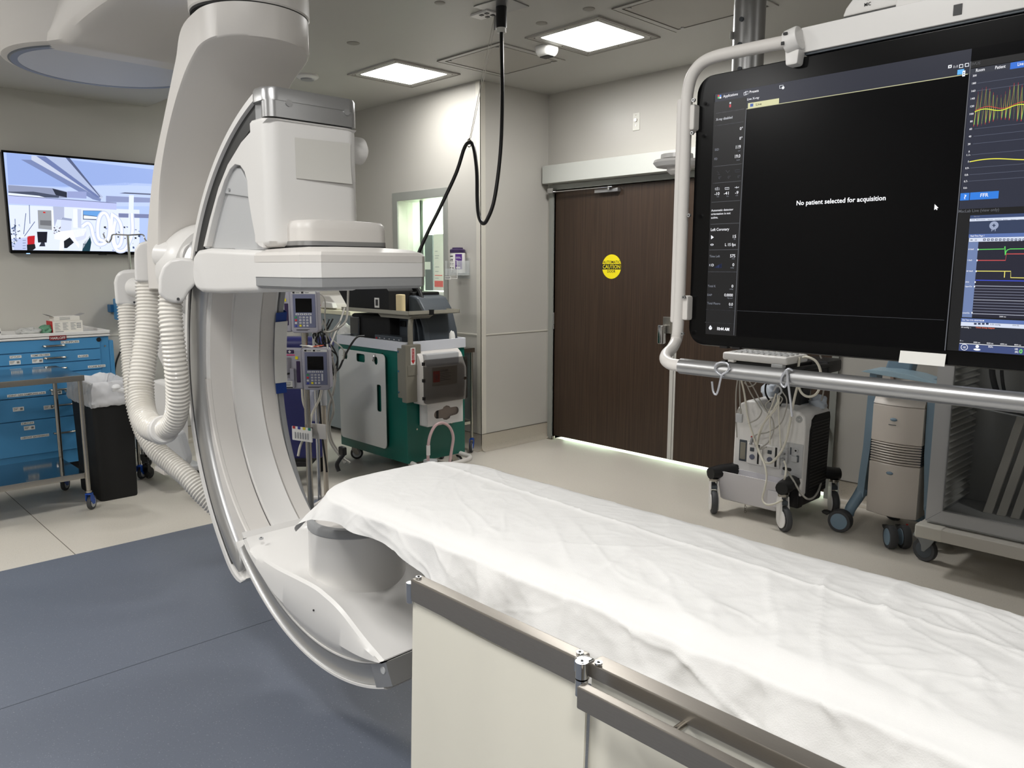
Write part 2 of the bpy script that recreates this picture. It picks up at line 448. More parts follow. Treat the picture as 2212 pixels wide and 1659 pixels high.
r = MB(); r.bb((-7.2, 6.1, 0), (-4.98, 6.2, CEIL)); r.bb((-7.3, 4.4, 0), (-7.2, 6.2, CEIL)); r.bb((-4.99, 4.4, 0), (-4.94, 6.2, CEIL)); r.bb((-7.3, 4.4, CEIL), (-4.94, 6.2, CEIL + .05)); r.bb((-7.3, 4.4, -.05), (-4.94, 6.2, 0))
S(r, 'wall_store_room', M_ROOM2, flat=True)
area('store_room_light', (-5.9, 5.3, 2.9), 1.2, 190, (.93, 1, .93))
# corridor behind the double doors
r = MB(); r.bb((-4.93, 6.6, 0), (-1.9, 6.7, 2.6)); r.bb((-4.93, YD + T, 2.6), (-1.9, 6.7, 2.7)); r.bb((-4.93, YD + T, -.05), (-1.9, 6.7, 0)); r.bb((-1.95, YD + T, 0), (-1.9, 6.7, 2.6))
S(r, 'wall_corridor', M_ROOM2, flat=True)
area('corridor_light', (-3.4, 5.8, 2.5), 1.2, 170, (.95, 1, 1))

# ------------------------------------------------------------------ double door
fr = MB()
fr.bb((DX0 - .045, YD - .018, 0), (DX0, YD + T, DZ + .04)); fr.bb((DX1, YD - .018, 0), (DX1 + .045, YD + T, DZ + .04)); fr.bb((DX0, YD - .018, DZ), (DX1, YD + T, DZ + .04))
S(fr, 'trim_9', M_FRAME, flat=True)
XM = -3.452
d1 = S(MB().bb((DX0 + .004, YD + .012, .032), (XM - .022, YD + .057, DZ - .004), .002), 'door_1', M_WOOD)
S(MB().bb((XM - .022, YD + .008, .032), (XM + .012, YD + .060, DZ - .004), .002), 'edge_strip', mat('strip_grey', (190, 188, 182), .4), d1)
d2 = S(MB().bb((XM + .016, YD + .012, .032), (DX1 - .004, YD + .057, DZ - .004), .002), 'door_2', M_WOOD)
S(MB().bb((XM + .016, YD + .008, .032), (XM + .034, YD + .060, DZ - .004), .002), 'edge_strip', mat('strip_grey', (190, 188, 182), .4), d2)
h = MB(); h.cyl((DX0 + .002, YD + .002, 1.03), (DX0 + .002, YD + .002, 1.13), .009); h.cyl((DX0 + .002, YD + .002, .985), (DX0 + .002, YD + .002, 1.025), .009)
S(h, 'hinge', M_CHROME, d1)
h = MB(); h.bb((DX0 - .03, YD - .04, 0), (DX0 + .03, YD + .01, .006)); h.cyl((DX0 + .02, YD - .01, .005), (DX0 + .02, YD - .01, .032), .016)
S(h, 'floor_pivot', M_STEEL, d1)
# latch handle on the first leaf
hp = ay(1442, 725, YD)
h = MB(); h.bb((hp.x - .035, YD - .02, 1.02), (hp.x + .035, YD + .012, 1.15), .006)
S(h, 'latch_plate', M_STEEL, d1)
h = MB(); h.bb((hp.x - .045, YD - .075, .94), (hp.x + .005, YD - .02, 1.09), .012)
S(h, 'paddle_handle', M_CHROME, d1)
# closer arm under the header
c1 = ay(1294, 412, YD); c2 = ay(1339, 412, YD)
h = MB(); h.bb((-4.23, YD - .03, 2.118), (-3.99, YD + .012, 2.146), .003)
S(h, 'slide_track', M_ALU, d1)
h = MB(); h.bb((DX0 - .02, YD - .07, 2.145), (DX0 + .045, YD - .018, 2.185), .004); h.box((-4.36, YD - .045, 2.155), (.66, .018, .008), .002, R=Matrix.Rotation(.0, 3, 'Z')); h.cyl((-4.07, YD - .045, 2.13), (-4.07, YD - .045, 2.16), .012)
S(h, 'closer_arm', M_CHROME, d1)
hd = MB(); hd.bb((-4.752, YD - .10, 2.225), (-2.15, YD - .001, 2.372), .003)
o = hd.build('door_operator', mat('operator_grey', (196, 198, 192), .45)); tag(o, 'long pale grey automatic door operator box above the dark double doors', 'door operator')
# round caution sign
sg = ay(1321, 576, YD + .01); cs = root('caution_sign', 'round yellow AUTOMATIC CAUTION DOOR sticker on the dark wood door', 'sign', (sg.x, YD + .011, sg.z - .098))
MB().cyl((sg.x, YD + .0118, sg.z), (sg.x, YD + .0095, sg.z), .098, n=48).build('disc', M_YELLOW, cs)
M_SIGNBLK = mat('sign_black', (24, 24, 22), .5)
t = MB(); put_text(t, 'AUTOMATIC', (sg.x - .088, YD + .0088, sg.z + .026), UX, UZ, .176, .022); put_text(t, 'DOOR', (sg.x - .042, YD + .0088, sg.z - .048), UX, UZ, .084, .021)
t.bb((sg.x - .097, YD + .0085, sg.z - .022), (sg.x + .097, YD + .0095, sg.z + .021)); t.build('lettering', M_SIGNBLK, cs, flat=True)
t = MB(); put_text(t, 'CAUTION', (sg.x - .09, YD + .0078, sg.z - .015), UX, UZ, .18, .030); t.build('caution_word', M_YELLOW, cs, flat=True)
# switch plate over the door
p = ay(1375, 263, YD); sp = root('switch_plate', 'small steel keyed switch plate on the wall above the double doors', 'switch', (p.x, YD, p.z - .065))
MB().bb((p.x - .032, YD - .006, p.z - .065), (p.x + .032, YD, p.z + .065), .003).build('plate', mat('plate_white', (215, 213, 205), .35), sp)
m = MB(); m.cyl((p.x, YD - .006, p.z + .012), (p.x, YD - .018, p.z + .012), .013); m.cyl((p.x, YD - .006, p.z - .028), (p.x, YD - .010, p.z - .028), .006); m.cyl((p.x, YD - .006, p.z + .05), (p.x, YD - .010, p.z + .05), .004)
m.build('key_switch', M_STEEL, sp)

# ------------------------------------------------------------------ ceiling fixtures
M_LAMP = glow('lamp_diffuser', (255, 253, 246), 6.0)
M_LAMP.node_tree.nodes['Principled BSDF'].inputs['Base Color'].default_value = (.8, .8, .8, 1)
def light_panel(cx, cy, label, z=CEIL, sx=.61, sy=.61, group=None, watts=None):
    r = root('ceiling_light', label, 'ceiling light', (cx, cy, z), group=group)
    a, b = sx / 2, sy / 2
    MB().prism([(cx - a, cy - b), (cx + a, cy - b), (cx + a, cy + b), (cx - a, cy + b)], 'z', z - .006, z, bev=.002, holes=[rrect(cx - a + .07, cy - b + .07, cx + a - .07, cy + b - .07, .015)]).build('frame', M_CEIL, r)
    m = MB(); 
    for s in (-1, 1):
        m.bb((cx + s * (a - .004) - .003, cy - b, z - .010), (cx + s * (a - .004) + .003, cy + b, z - .004)); m.bb((cx - a, cy + s * (b - .004) - .003, z - .010), (cx + a, cy + s * (b - .004) + .003, z - .004))
        m.bb((cx + s * (a - .026) - .0012, cy - b + .025, z - .0075), (cx + s * (a - .026) + .0012, cy + b - .025, z - .005)); m.bb((cx - a + .025, cy + s * (b - .026) - .0012, z - .0075), (cx + a - .025, cy + s * (b - .026) + .0012, z - .005))
    m.build('gasket', mat('gasket', (164, 160, 152), .6), r, flat=True)
    m = MB()
    for i in (-1, 0, 1):
        for j in (-1, 0, 1):
            if i or j: m.cyl((cx + i * (a - .045), cy + j * (b - .045), z - .006), (cx + i * (a - .045), cy + j * (b - .045), z - .010), .005, n=10)
    m.build('screw', M_STEEL, r)['kind'] = 'stuff'
    MB().prism(rrect(cx - a + .07, cy - b + .07, cx + a - .07, cy + b - .07, .015), 'z', z - .005, z - .001).build('diffuser', M_LAMP, r, flat=True)
    area('panel_light', (cx, cy, z - .012), sx - .16, watts or PANEL_W, size_y=sy - .16)
light_panel(-5.04, 3.70, 'bright square ceiling light nearest the window wall', watts=15)
light_panel(-3.42, 3.99, 'bright square ceiling light in front of the double doors')
G = 'ceiling lights outside the view'
for cx, cy, wt in ((1.9, 2.8, 18), (-5.6, -0.6, 26), (-3.4, -0.6, 31), (-1.2, .15, 28), (0.6, -0.3, 28), (-3.4, -2.2, 22), (0.6, -2.2, 22)):
    light_panel(cx, cy, 'square ceiling light outside the view', group=G, watts=wt)

def access_panel(x0, y0, x1, y1, label, perf=True):
    r = root('access_panel', label, 'ceiling panel', ((x0 + x1) / 2, (y0 + y1) / 2, CEIL))
    z = CEIL
    MB().prism([(x0, y0), (x1, y0), (x1, y1), (x0, y1)], 'z', z - .008, z, bev=.002, holes=[[(x0 + .04, y0 + .04), (x1 - .04, y0 + .04), (x1 - .04, y1 - .04), (x0 + .04, y1 - .04)]]).build('frame', M_CEIL, r)
    MB().bb((x0 + .044, y0 + .044, z - .006), (x1 - .044, y1 - .044, z - .001), .001).build('door', mat('panel_door', (178, 174, 166), .5), r)
    m = MB()
    for fx in (.12, .88):
        for yy in (y0 + .055, y1 - .055): m.cyl((x0 + (x1 - x0) * fx, yy, z - .006), (x0 + (x1 - x0) * fx, yy, z - .013), .011, n=12)
    m.build('latch', M_SILVER, r)
    m = MB()
    for q in ((x0 - .002, y0 - .002, x1 + .002, y0 + .001), (x0 - .002, y0, x0 + .001, y1), (x0 + .04, y0 + .04, x1 - .04, y0 + .043), (x0 + .04, y0 + .04, x0 + .043, y1 - .04), (x1 - .043, y0 + .04, x1 - .04, y1 - .04), (x0 + .04, y1 - .043, x1 - .04, y1 - .04)):
        m.bb((q[0], q[1], z - .0095), (q[2], q[3], z - .004))
    m.build('joint', mat('joint_grey', (136, 132, 125), .7), r, flat=True)
access_panel(-4.56, 3.64, -3.915, 4.28, 'square ceiling access panel between the two ceiling lights')
access_panel(-2.98, 3.64, -2.30, 4.27, 'square ceiling access panel beside the silver ceiling pole')
# domes, sprinkler caps, smoke detector, plates
def disc(px, py, r_, label, name='sprinkler_cap', cat='sprinkler cap', h=.004, z=CEIL, m_=None):
    p = az(px, py, z)
    o = MB().lathe([(r_ * .9, -h), (r_, -h * .6), (r_, 0)], (p.x, p.y, z), 28).build(name, m_ or M_CEIL)
    return tag(o, label, cat)
M_CAP = mat('cap_grey', (150, 146, 138), .5)
disc(763, 93, .042, 'flat round grey sprinkler cap on the ceiling left of the window-side light', m_=M_CAP)
disc(1272, 19, .035, 'small flat sprinkler cap on the ceiling behind the door-side light', m_=M_CAP)
disc(1170, 50, .035, 'small flat sprinkler cap on the ceiling between cable plate and door-side light', m_=M_CAP)
disc(950, 6, .03, 'faint sprinkler cap at the top edge of the view', m_=M_CAP)
p = az(668, 167); r = root('smoke_detector', 'round white ceiling detector behind the grey arm of the machine', 'detector', (az(668, 163, CEIL).x, az(668, 163, CEIL).y, CEIL))
p = az(664, 163, CEIL)
MB().lathe([(.085, 0), (.085, -.012), (.075, -.022), (.055, -.026)], (p.x, p.y, CEIL), 32).build('base', M_WHITE, r)
MB().lathe([(.052, -.026), (.048, -.036), (.01, -.038)], (p.x, p.y, CEIL), 32).build('sensor', M_GREY, r)
p = az(1181, 100, CEIL); r = root('dome_camera', 'white squarish dome camera on the ceiling beside the door-side light', 'camera', (p.x, p.y, CEIL))
MB().prism(rrect(-.068, -.058, .068, .058, .03), 'z', -.02, 0, bev=.006).build('mount', M_WHITE, r, local=True)
rows = []
for k, (sc, z) in enumerate(((1, -.008), (1.02, -.022), (.97, -.040), (.82, -.058), (.66, -.066))): rows.append([(x * sc, y * sc, z) for x, y in rrect(-.068, -.058, .068, .058, .034)])
MB().grid(rows, close_v=True, caps=True).build('housing', mat('dome_white', (232, 231, 226), .25, coat=.5), r, local=True, ang=60)
MB().prism(rrect(-.040, -.033, .040, .033, .014), 'z', -.070, -.064, bev=.003).build('lens', M_BLK_GLOSS, r, local=True)
# cable plate and hanging black cable
p = az(1083, 12, CEIL); r = root('cable_drop', 'thick black cable looping down from a steel ceiling plate', 'cable', (p.x, p.y, CEIL))
R45 = Matrix.Rotation(.1, 3, 'Z')
MB().box((p.x, p.y, CEIL - .004), (.24, .20, .006), .002, R=R45).build('ceiling_plate', M_ALU, r)
MB().cyl((p.x, p.y, CEIL - .005), (p.x, p.y, CEIL - .12), .03, bev=.004).build('gland', M_BLACK, r)
MB().cyl((p.x, p.y, CEIL - .12), (p.x, p.y, CEIL - .145), .027, n=20).build('gland_label', M_PAPER, r)
DC = (p - CAM).dot(_F)
cp = [(1083, 40), (1084, 120), (1085, 220), (1081, 330), (1068, 430), (1052, 475), (1042, 482), (1034, 465), (1031, 430), (1030, 370), (1023, 318), (1014, 308), (1003, 320), (985, 375), (950, 450), (925, 500), (903, 550), (892, 580), (888, 600)]
def dz_(py): return CAM.z
pts = [V((p.x, p.y, CEIL - .12))] + [ad(a, b, DC + i * .022) for i, (a, b) in enumerate(cp[1:])]
MB().tube(pts, .0108, n=12, sub=6).build('cable', mat('cable_black', (20, 20, 21), .38), r)
top = ad(1014, 303, DC + .22)
pa = az(1069, 30, CEIL)
m = MB(); m.tube([pa, top], .0016, n=6); m.tube([pa + V((.012, .012, 0)), top + V((.004, .004, 0))], .0016, n=6); m.build('support_string', mat('string', (200, 196, 186), .7), r)
m = MB(); m.cyl(pa + V((0, 0, -.09)), pa, .007); m.cyl(pa + V((.02, .02, -.09)), pa + V((.02, .02, 0)), .007); m.build('string_anchor', M_SILVER, r)
m = MB(); m.ball(top, .012); m.tube([top + V((0, 0, -.01)) + V((math.cos(a) * .016, 0, math.sin(a) * .016 - .012)) for a in [i * math.pi / 4 for i in range(8)]], .003, closed=True, n=6, sub=2); m.build('cable_clip', M_STEEL, r)
p = az(1046, 28, CEIL); r = root('ceiling_data_plate', 'small white data outlet plate on the ceiling beside the cable plate', 'outlet', (p.x, p.y, CEIL))
MB().box((p.x, p.y, CEIL - .008), (.15, .09, .014), .004).build('plate', M_WHITE, r)
m = MB()
for i in range(2):
    for j in range(2): m.box((p.x + .02 + i * .045 - .02, p.y - .02 + j * .045, CEIL - .017), (.022, .018, .004))
m.build('socket', M_BLACK, r)
# ------------------------------------------------------------------ the X-ray machine (one thing that hangs from its ceiling carriage)
CX, CZ = -2.133, 1.09
xr = root('xray_machine', 'large white ceiling-hung C-arm X-ray machine left of the covered table', 'x-ray machine', (-2.3, 1.4, 0.2))
def lerp_tab(tab, x):
    if x <= tab[0][0]: return tab[0][1]
    for (x0, z0), (x1, z1) in zip(tab, tab[1:]):
        if x <= x1:
            t = (x - x0) / (x1 - x0); return z0 + (z1 - z0) * t
    return tab[-1][1]
def pol(a, r):  # angle in degrees, 180 = back of the C
    r += lerp_tab([(105, .034), (125, .022), (150, .008), (170, 0)], a)
    return CX + r * math.cos(math.radians(a)), CZ + r * math.sin(math.radians(a))
def sweep(sec, a0, a1, n=64, rscale=None, tip=False):
    """sec: list of (y, r); swept round the C"""
    rows = []
    for i in range(n + 1):
        a = a0 + (a1 - a0) * i / n; k = rscale(a) if rscale else 0
        nar = lerp_tab([(112, .036), (145, .008), (165, 0)], a)   # the arc narrows towards its upper end
        row = []
        for y, r in sec:
            if y > 1.41: y = 1.41 + (y - 1.41) * (.14 - nar) / .14
            if tip and a > a1 - 8:
                e = math.sqrt(max(0, 1 - ((a - a1 + 8) / 8) ** 2)) * .75 + .25; r = .868 + (r - .868) * e
            row.append((pol(a, r + k)[0], y, pol(a, r + k)[1]))
        rows.append(row)
    return rows
YN, YF = 1.20, 1.55
# outer sleeve body: white shell with rim on both flanks
arc = MB().grid(sweep([(YN + .010, .996), (YN, .990), (YN, .969), (YN + .016, .966), (YN + .03, .88), (YN + .03, .862), (YN + .035, .855), (YF - .035, .855), (YF - .03, .862), (YF - .03, .88), (YF - .016, .966), (YF, .969), (YF, .990), (YF - .010, .996), (YF - .05, 1.0), (YN + .05, 1.0)], 105.5, 233, 96, tip=True), close_v=True, caps=True).build('c_arc', M_WHITE, xr)
# near-flank silver rail with rounded tip; its dark reflections painted as a groove
MB().grid(sweep([(YN + .012, .967), (YN + .012, .915), (YN + .03, .912), (YN + .03, .967)], 105.5, 152, 64), close_v=True, caps=True).build('groove_shade', M_GROOVESHADE, arc)
def rail(y0, s, a0, a1, name, m, parent, r0=.868, r1=.928, th=.034):
    rows = []; n = 80
    for i in range(n + 1):
        t = i / n; a = a0 + (a1 - a0) * t
        e = min(1, (1 - t) * 18) ** .5; e = max(e, .12)
        mid = (r0 + r1) / 2 + (1 - e) * .0; hw = (r1 - r0) / 2 * e; q = []
        for k in range(13):
            th_ = math.pi * k / 12
            q.append((y0 + .03 * s - s * th * math.sin(th_) ** .6, mid + hw * math.cos(th_)))
        rows.append([(pol(a, r)[0], y, pol(a, r)[1]) for y, r in q])
    return MB().grid(rows, close_v=True, caps=True).build(name, m, parent)
rail(YN, 1, 150, 230, 'side_rail', M_SILVER, arc, .868, .960)
MB().grid(sweep([(YN + .006, .968), (YN + .006, .957), (YN + .03, .955), (YN + .03, .968)], 150, 226, 64), close_v=True, caps=True).build('groove_shade', M_GROOVESHADE, arc)  # narrow groove, painted dark for the rail's shaded outer edge
rail(YF, -1, 140, 229, 'far_side_rail', M_GREY, arc, .850, .944)
# inner liner panels (concave strips on the inside of the arc)
for y0, y1, nm, mm, rr in ((YN + .04, YN + .125, 'liner_strip', M_OFFW, .852), (YN + .128, YN + .242, 'liner_strip', M_WHITE, .846), (YN + .245, YF - .042, 'liner_strip', M_OFFW, .852)):
    MB().grid(sweep([(y0, rr + .012), (y0 + .003, rr), ((y0 + y1) / 2, rr + (.010 if rr < .85 else 0)), (y1 - .003, rr), (y1, rr + .012)], 120, 227, 64, lambda a: -.068 * max(0, (a - 180) / 47) ** 1.5), caps=False).build(nm, mm, arc, ang=50)
# inner C (slides inside the sleeve): visible below
rows = []
for i in range(33):
    a = 180 + 47 * i / 32; ri = .852 - .068 * max(0, (a - 180) / 47) ** 1.5
    rows.append([(pol(a, r)[0], y, pol(a, r)[1]) for y, r in ((YN + .026, .875), (YN + .026, ri + .004), (YN + .030, ri), (YN + .042, ri))])
MB().grid(rows).build('flank_filler', M_OFFW, arc)
inner = MB().grid(sweep([(YN + .01, .864), (YN, .858), (YN, .850), (YN + .024, .847), (YN + .024, .788), (YN + .004, .785), (YN + .004, .78), (YF - .004, .78), (YF - .004, .785), (YF - .024, .788), (YF - .024, .847), (YF, .850), (YF, .858), (YF - .01, .864)], 224, 294, 48), close_v=True, caps=True).build('inner_arc', M_WHITE, xr)
MB().grid(sweep([(YN + .003, .848), (YN + .010, .842), (YN + .015, .830), (YN + .016, .815), (YN + .013, .800), (YN + .007, .791), (YN + .004, .786), (YN + .03, .786), (YN + .03, .848)], 226, 291.5, 40), close_v=True, caps=True).build('steel_channel', M_SILVER, inner)
MB().grid(sweep([(YN - .001, .853), (YN - .001, .785), (YF + .001, .785), (YF + .001, .853)], 291.3, 297.5, 8), close_v=True, caps=True).build('end_cap', M_SILVER, inner)
e0 = pol(295.6, .805)
MB().cyl((e0[0], YN - .003, e0[1]), (e0[0], YN + .002, e0[1]), .011, n=16).build('cap_button', M_LGREY, inner)

# tube housing body lying in the bottom of the C
def smooth_tab(tab, n=24):
    P = smooth_path([(x, 0, z) for x, z in tab], 6); return sorted([(p.x, p.z) for p in P])
Etab = smooth_tab([(-2.78, .56), (-2.665, .505), (-2.54, .500), (-2.41, .500), (-2.18, .508), (-2.09, .500), (-2.0, .480), (-1.88, .430), (-1.77, .392)])
Ttab = smooth_tab([(-2.78, .57), (-2.665, .530), (-2.40, .505), (-2.10, .480), (-1.95, .452), (-1.85, .418), (-1.77, .392)])
def botz(x):
    dx = x - CX; return CZ - math.sqrt(max(.781 ** 2 - dx * dx, .0))
rows = []
NX = 52
for i in range(NX + 1):
    x = -2.675 + (.893) * i / NX; b = botz(x) + .0; e = max(lerp_tab(Etab, x), b + .004); t = max(lerp_tab(Ttab, x), b + .004)
    e2 = e if e < t else t + (e - t)
    k = min(1, max(0, (x + 2.66) / .25)); q = YN - .012 * k
    W = 1
    prof = [(YN + .03, b - .02), (q + .02, b), (q - .004, b + (e - b) * .3), (q - .002, b + (e - b) * .75), (q + .004, e - .008), (q + .014, e)]
    # a crisp edge, then a soft fall to the middle
    for f in (.06, .16, .3, .5, .7, .84, .94):
        y = q + .014 + (YF - .014 - q - .014) * f; s = math.sin(math.pi * min(max((f - .0) / 1.0, 0), 1)) ** .7
        prof.append((y, e + (t - e) * s if abs(e - t) > 0 else e))
    prof += [(YF - .014, e), (YF - .004, e - .008), (YF, b + (e - b) * .5), (YF - .03, b - .02)]
    rows.append([(x, y, z) for y, z in prof])
tb = MB().grid(rows, close_v=True, caps=True).build('tube_housing', M_WHITE, xr, ang=28)
# seam line patch, screw plug and small port on the housing
p1 = ay(553, 1165, 1.22)
MB().cyl((p1.x, 1.24, lerp_tab(Ttab, p1.x) + .012), (p1.x, 1.24, lerp_tab(Ttab, p1.x) + .018), .008, n=18).build('screw_plug', M_LGREY, tb)
MB().cyl((p1.x, 1.24, lerp_tab(Ttab, p1.x) + .016), (p1.x, 1.24, lerp_tab(Ttab, p1.x) + .0192), .0035, n=12).build('screw_hole', M_BLACK, tb)
p1 = ay(681, 1317, YN - .010)
MB().cyl((p1.x, YN - .018, p1.z), (p1.x, YN, p1.z), .003, n=10).build('pin_hole', M_BLACK, tb)
# collimator drum with grey rim and white window
DXc, DYc = -2.215, 1.395
MB().lathe([(.175, .44), (.170, .472), (.165, .49), (.162, .515), (.160, .655)], (DXc, DYc, 0), 64).build('collimator_drum', M_WHITE, xr)
MB().lathe([(.160, .655), (.163, .659), (.163, .677), (.158, .685), (.142, .687), (.138, .681), (.138, .655)], (DXc, DYc, 0), 64, caps=False).build('drum_rim', M_GREY, xr)
MB().lathe([(.137, .657), (.136, .675), (.02, .678)], (DXc, DYc, 0), 64).build('drum_window', M_OFFW, xr)

# detector housing (upper end of the C): rounded block plus fairing arch that meets the C
hx = -2.335; YH = 1.525
px_poly = [(598, 262), (578, 254), (565, 262), (543, 281), (520, 307), (491, 355), (471, 405), (452, 474), (438, 533), (445, 533), (458, 476), (471, 427), (477, 414), (484, 391), (496, 366), (507, 355), (518, 358), (527, 371), (533, 392), (535, 425), (543, 474), (551, 515), (558, 531), (568, 536), (602, 537)]
pp = [(lambda q: (q.x, q.z))(ay(a, b, YN - .010)) for a, b in px_poly]
pp[0] = (hx - .06, 1.950); pp[-1] = (hx - .06, 1.61)
hb_ = MB().prism(pp[::-1], 'y', YN - .010, YH - .01, bev=.004, seg=2, ang=.75)
bl_ = [p for p in rrect(-2.60, YN - .012, hx, YH, .045, 8) if p[0] > -2.5]
bl_ = bl_[:9] + [(-2.445, YH), (-2.445, YN - .012)] + bl_[9:]
def blk(z, d): return [(x + (d if x < -2.4 else -d), y + (d if y < 1.36 else -d), z) for x, y in bl_]
hb_.grid([blk(1.583, .02), blk(1.590, .008), blk(1.602, 0), blk(1.972, 0), blk(1.981, .005)], close_v=True, caps=True)
hs = hb_.build('detector_housing', M_WHITE, xr, ang=40)
ck = [(468, 421), (479, 392), (492, 366), (507, 350), (524, 354), (540, 385), (564, 470), (576, 540), (440, 537), (454, 474)]
MB().prism([(lambda q: (q.x, q.z))(ay(a, b, 1.212)) for a, b in ck][::-1], 'y', 1.212, 1.48, bev=.008, seg=2, ang=.8).build('inner_cheek', M_LGREY, xr)
ck = [(476, 417), (484, 394), (496, 370), (507, 360), (520, 364), (532, 388), (546, 428)]
cc_ = MB().prism([(lambda q: (q.x, q.z))(ay(a, b, 1.204)) for a, b in ck][::-1], 'y', 1.204, 1.22, bev=.005, seg=2, ang=.8).build('cheek_cover', M_LGREY, xr)
q = ay(496, 410, 1.204); MB().cyl((q.x, 1.200, q.z), (q.x, 1.208, q.z), .006, n=14).build('cover_screw', M_GREY, cc_)
MB().prism([(lambda q: (q.x, q.z))(ay(a, b, 1.205)) for a, b in ((506, 540), (514, 500), (526, 462), (545, 436), (575, 436), (575, 540))][::-1], 'y', 1.205, 1.22, bev=.004, ang=.8).build('lower_cheek', M_LGREY, xr)
# grey cap above, sitting flush, with screw covers
cp_ = rrect(-2.398, YN - .006, hx + .003, YH - .003, .030, 8); cw_ = rrect(-2.455, YN - .0085, hx + .0055, YH - .0005, .040, 8)
def capz(x, y, z): return 2.076 - .04 * max(0, x + 2.40) if z > 2.0 else z
mc_ = MB().grid([[(x, y, 1.984) for x, y in cp_], [(x, y, 2.036) for x, y in cp_]], close_v=True, caps=True)
mc_.grid([[(x, y, 2.034) for x, y in cw_], [(x, y, capz(x, y, 2.1) - .008) for x, y in cw_], [(-2.39 + (x + 2.39) * .97, 1.36 + (y - 1.36) * .97, capz(x, y, 2.1)) for x, y in cw_]], close_v=True, caps=True)
MB().bb((-2.45, YN + .010, 1.972), (-2.38, YH - .02, 2.045), .002).build('cap_recess', M_GREY, xr)
mc_.build('top_cap', M_SILVER, xr, ang=40)
for yy, zz in ((1.265, 2.030), (1.475, 2.030)):
    MB().cyl((hx + .002, yy, zz), (hx + .0065, yy, zz), .011, n=18).build('cap_button', M_SILVER, hs)
# knob on the far side
k = ax(770, 322, -2.43)
MB().lathe([(.045, 0), (.047, .02), (.046, .075), (.03, .088)], (-2.43, YH - .01, 1.925), 32, axis='y').build('side_knob', M_WHITE, xr)
# neck block + silver line
nk = rrect(-2.47, 1.245, -2.235, 1.575, .05, 6)
rows = [[(x, y, z) for x, y in nk] for z in (1.585, 1.64)] + [[(-2.352 + (x + 2.352) * s, 1.41 + (y - 1.41) * s, z) for x, y in nk] for s, z in ((.985, 1.657), (.93, 1.667), (.6, 1.672))]
MB().grid(rows, close_v=True, caps=True).build('detector_neck', M_OFFW, xr, ang=45)
MB().prism(rrect(-2.471, 1.244, -2.234, 1.576, .05, 6), 'z', 1.588, 1.602).build('neck_band', M_SILVER, xr)
MB().prism(rrect(-2.471, 1.2435, -2.2335, 1.5765, .05, 6), 'z', 1.583, 1.588).build('neck_gap', M_BLACK, xr)
# flat detector plate
def chamf(x0, y0, x1, y1, c): return [(x0 + c, y0), (x1 - c, y0), (x1, y0 + c), (x1, y1 - c), (x1 - c, y1), (x0 + c, y1), (x0, y1 - c), (x0, y0 + c)]
X0, Y0, X1, Y1 = -2.462, 1.168, -2.078, 1.632
def lv(d, c, z): return [(x, y, z) for x, y in chamf(X0 + d, Y0 + d, X1 - d, Y1 - d, c)]
det = MB().grid([lv(.0, .045, 1.489), lv(.0, .045, 1.5345)], close_v=True, caps=True).build('detector_plate', M_WHITE, xr, ang=20)
MB().grid([lv(0, .045, 1.5352), lv(0, .045, 1.556), lv(.006, .045, 1.566), lv(.03, .05, 1.576), lv(.09, .06, 1.583), lv(.15, .04, 1.585)], close_v=True, caps=True).build('plate_cover', M_OFFW, det, ang=25)
MB().grid([lv(.012, .05, 1.452), lv(.002, .045, 1.461), lv(.002, .045, 1.489)], close_v=True, caps=True).build('collision_band', M_GREY, det, ang=25)
# sleeve bar crossing the inside of the arc, with swivel to the hose elbow
bar = []
def px2(a, b, y): q = ay(a, b, y); return (q.x, q.z)
bp_ = [px2(415, 552, YN - .03), px2(424, 540, YN - .03), px2(445, 536, YN - .03), px2(545, 540, YN - .03), px2(560, 541, YN - .03), px2(556, 632, YN - .03), px2(470, 634, YN - .03), px2(432, 632, YN - .03), px2(420, 624, YN - .03), px2(413, 600, YN - .03)]
MB().prism(bp_[::-1], 'y', YN - .03, YF + .01, bev=.02, seg=4, ang=.6).build('sleeve_bar', M_WHITE, xr, ang=50)
# blue name band on the far flank with a paper over it
rows = sweep([(YF + .006, .942), (YF + .006, .848), (YF - .045, .842)], 163, 186, 16)
MB().grid(rows).build('name_band', mat('band_blue', (24, 62, 140), .4), arc)
rows = sweep([(YF + .009, .930), (YF + .009, .842), (YF - .050, .834)], 165.5, 183, 16)
cp_o = MB().grid(rows).build('band_paper', M_PAPER, None); tag(cp_o, 'narrow white paper covering the blue band inside the far edge of the C', 'paper')

# rotation hub at the back: white ring, silver ring
hc = V((-3.17, 1.39, 1.50))
MB().lathe([(.06, -.30), (.17, -.28), (.20, -.18), (.20, -.06), (.185, -.02), (.10, 0)], hc, 48, axis='x').build('hub_shell', M_WHITE, xr)
MB().lathe([(.165, -.02), (.168, .02), (.150, .05), (.10, .06)], hc, 48, axis='x').build('hub_ring', M_SILVER, xr)

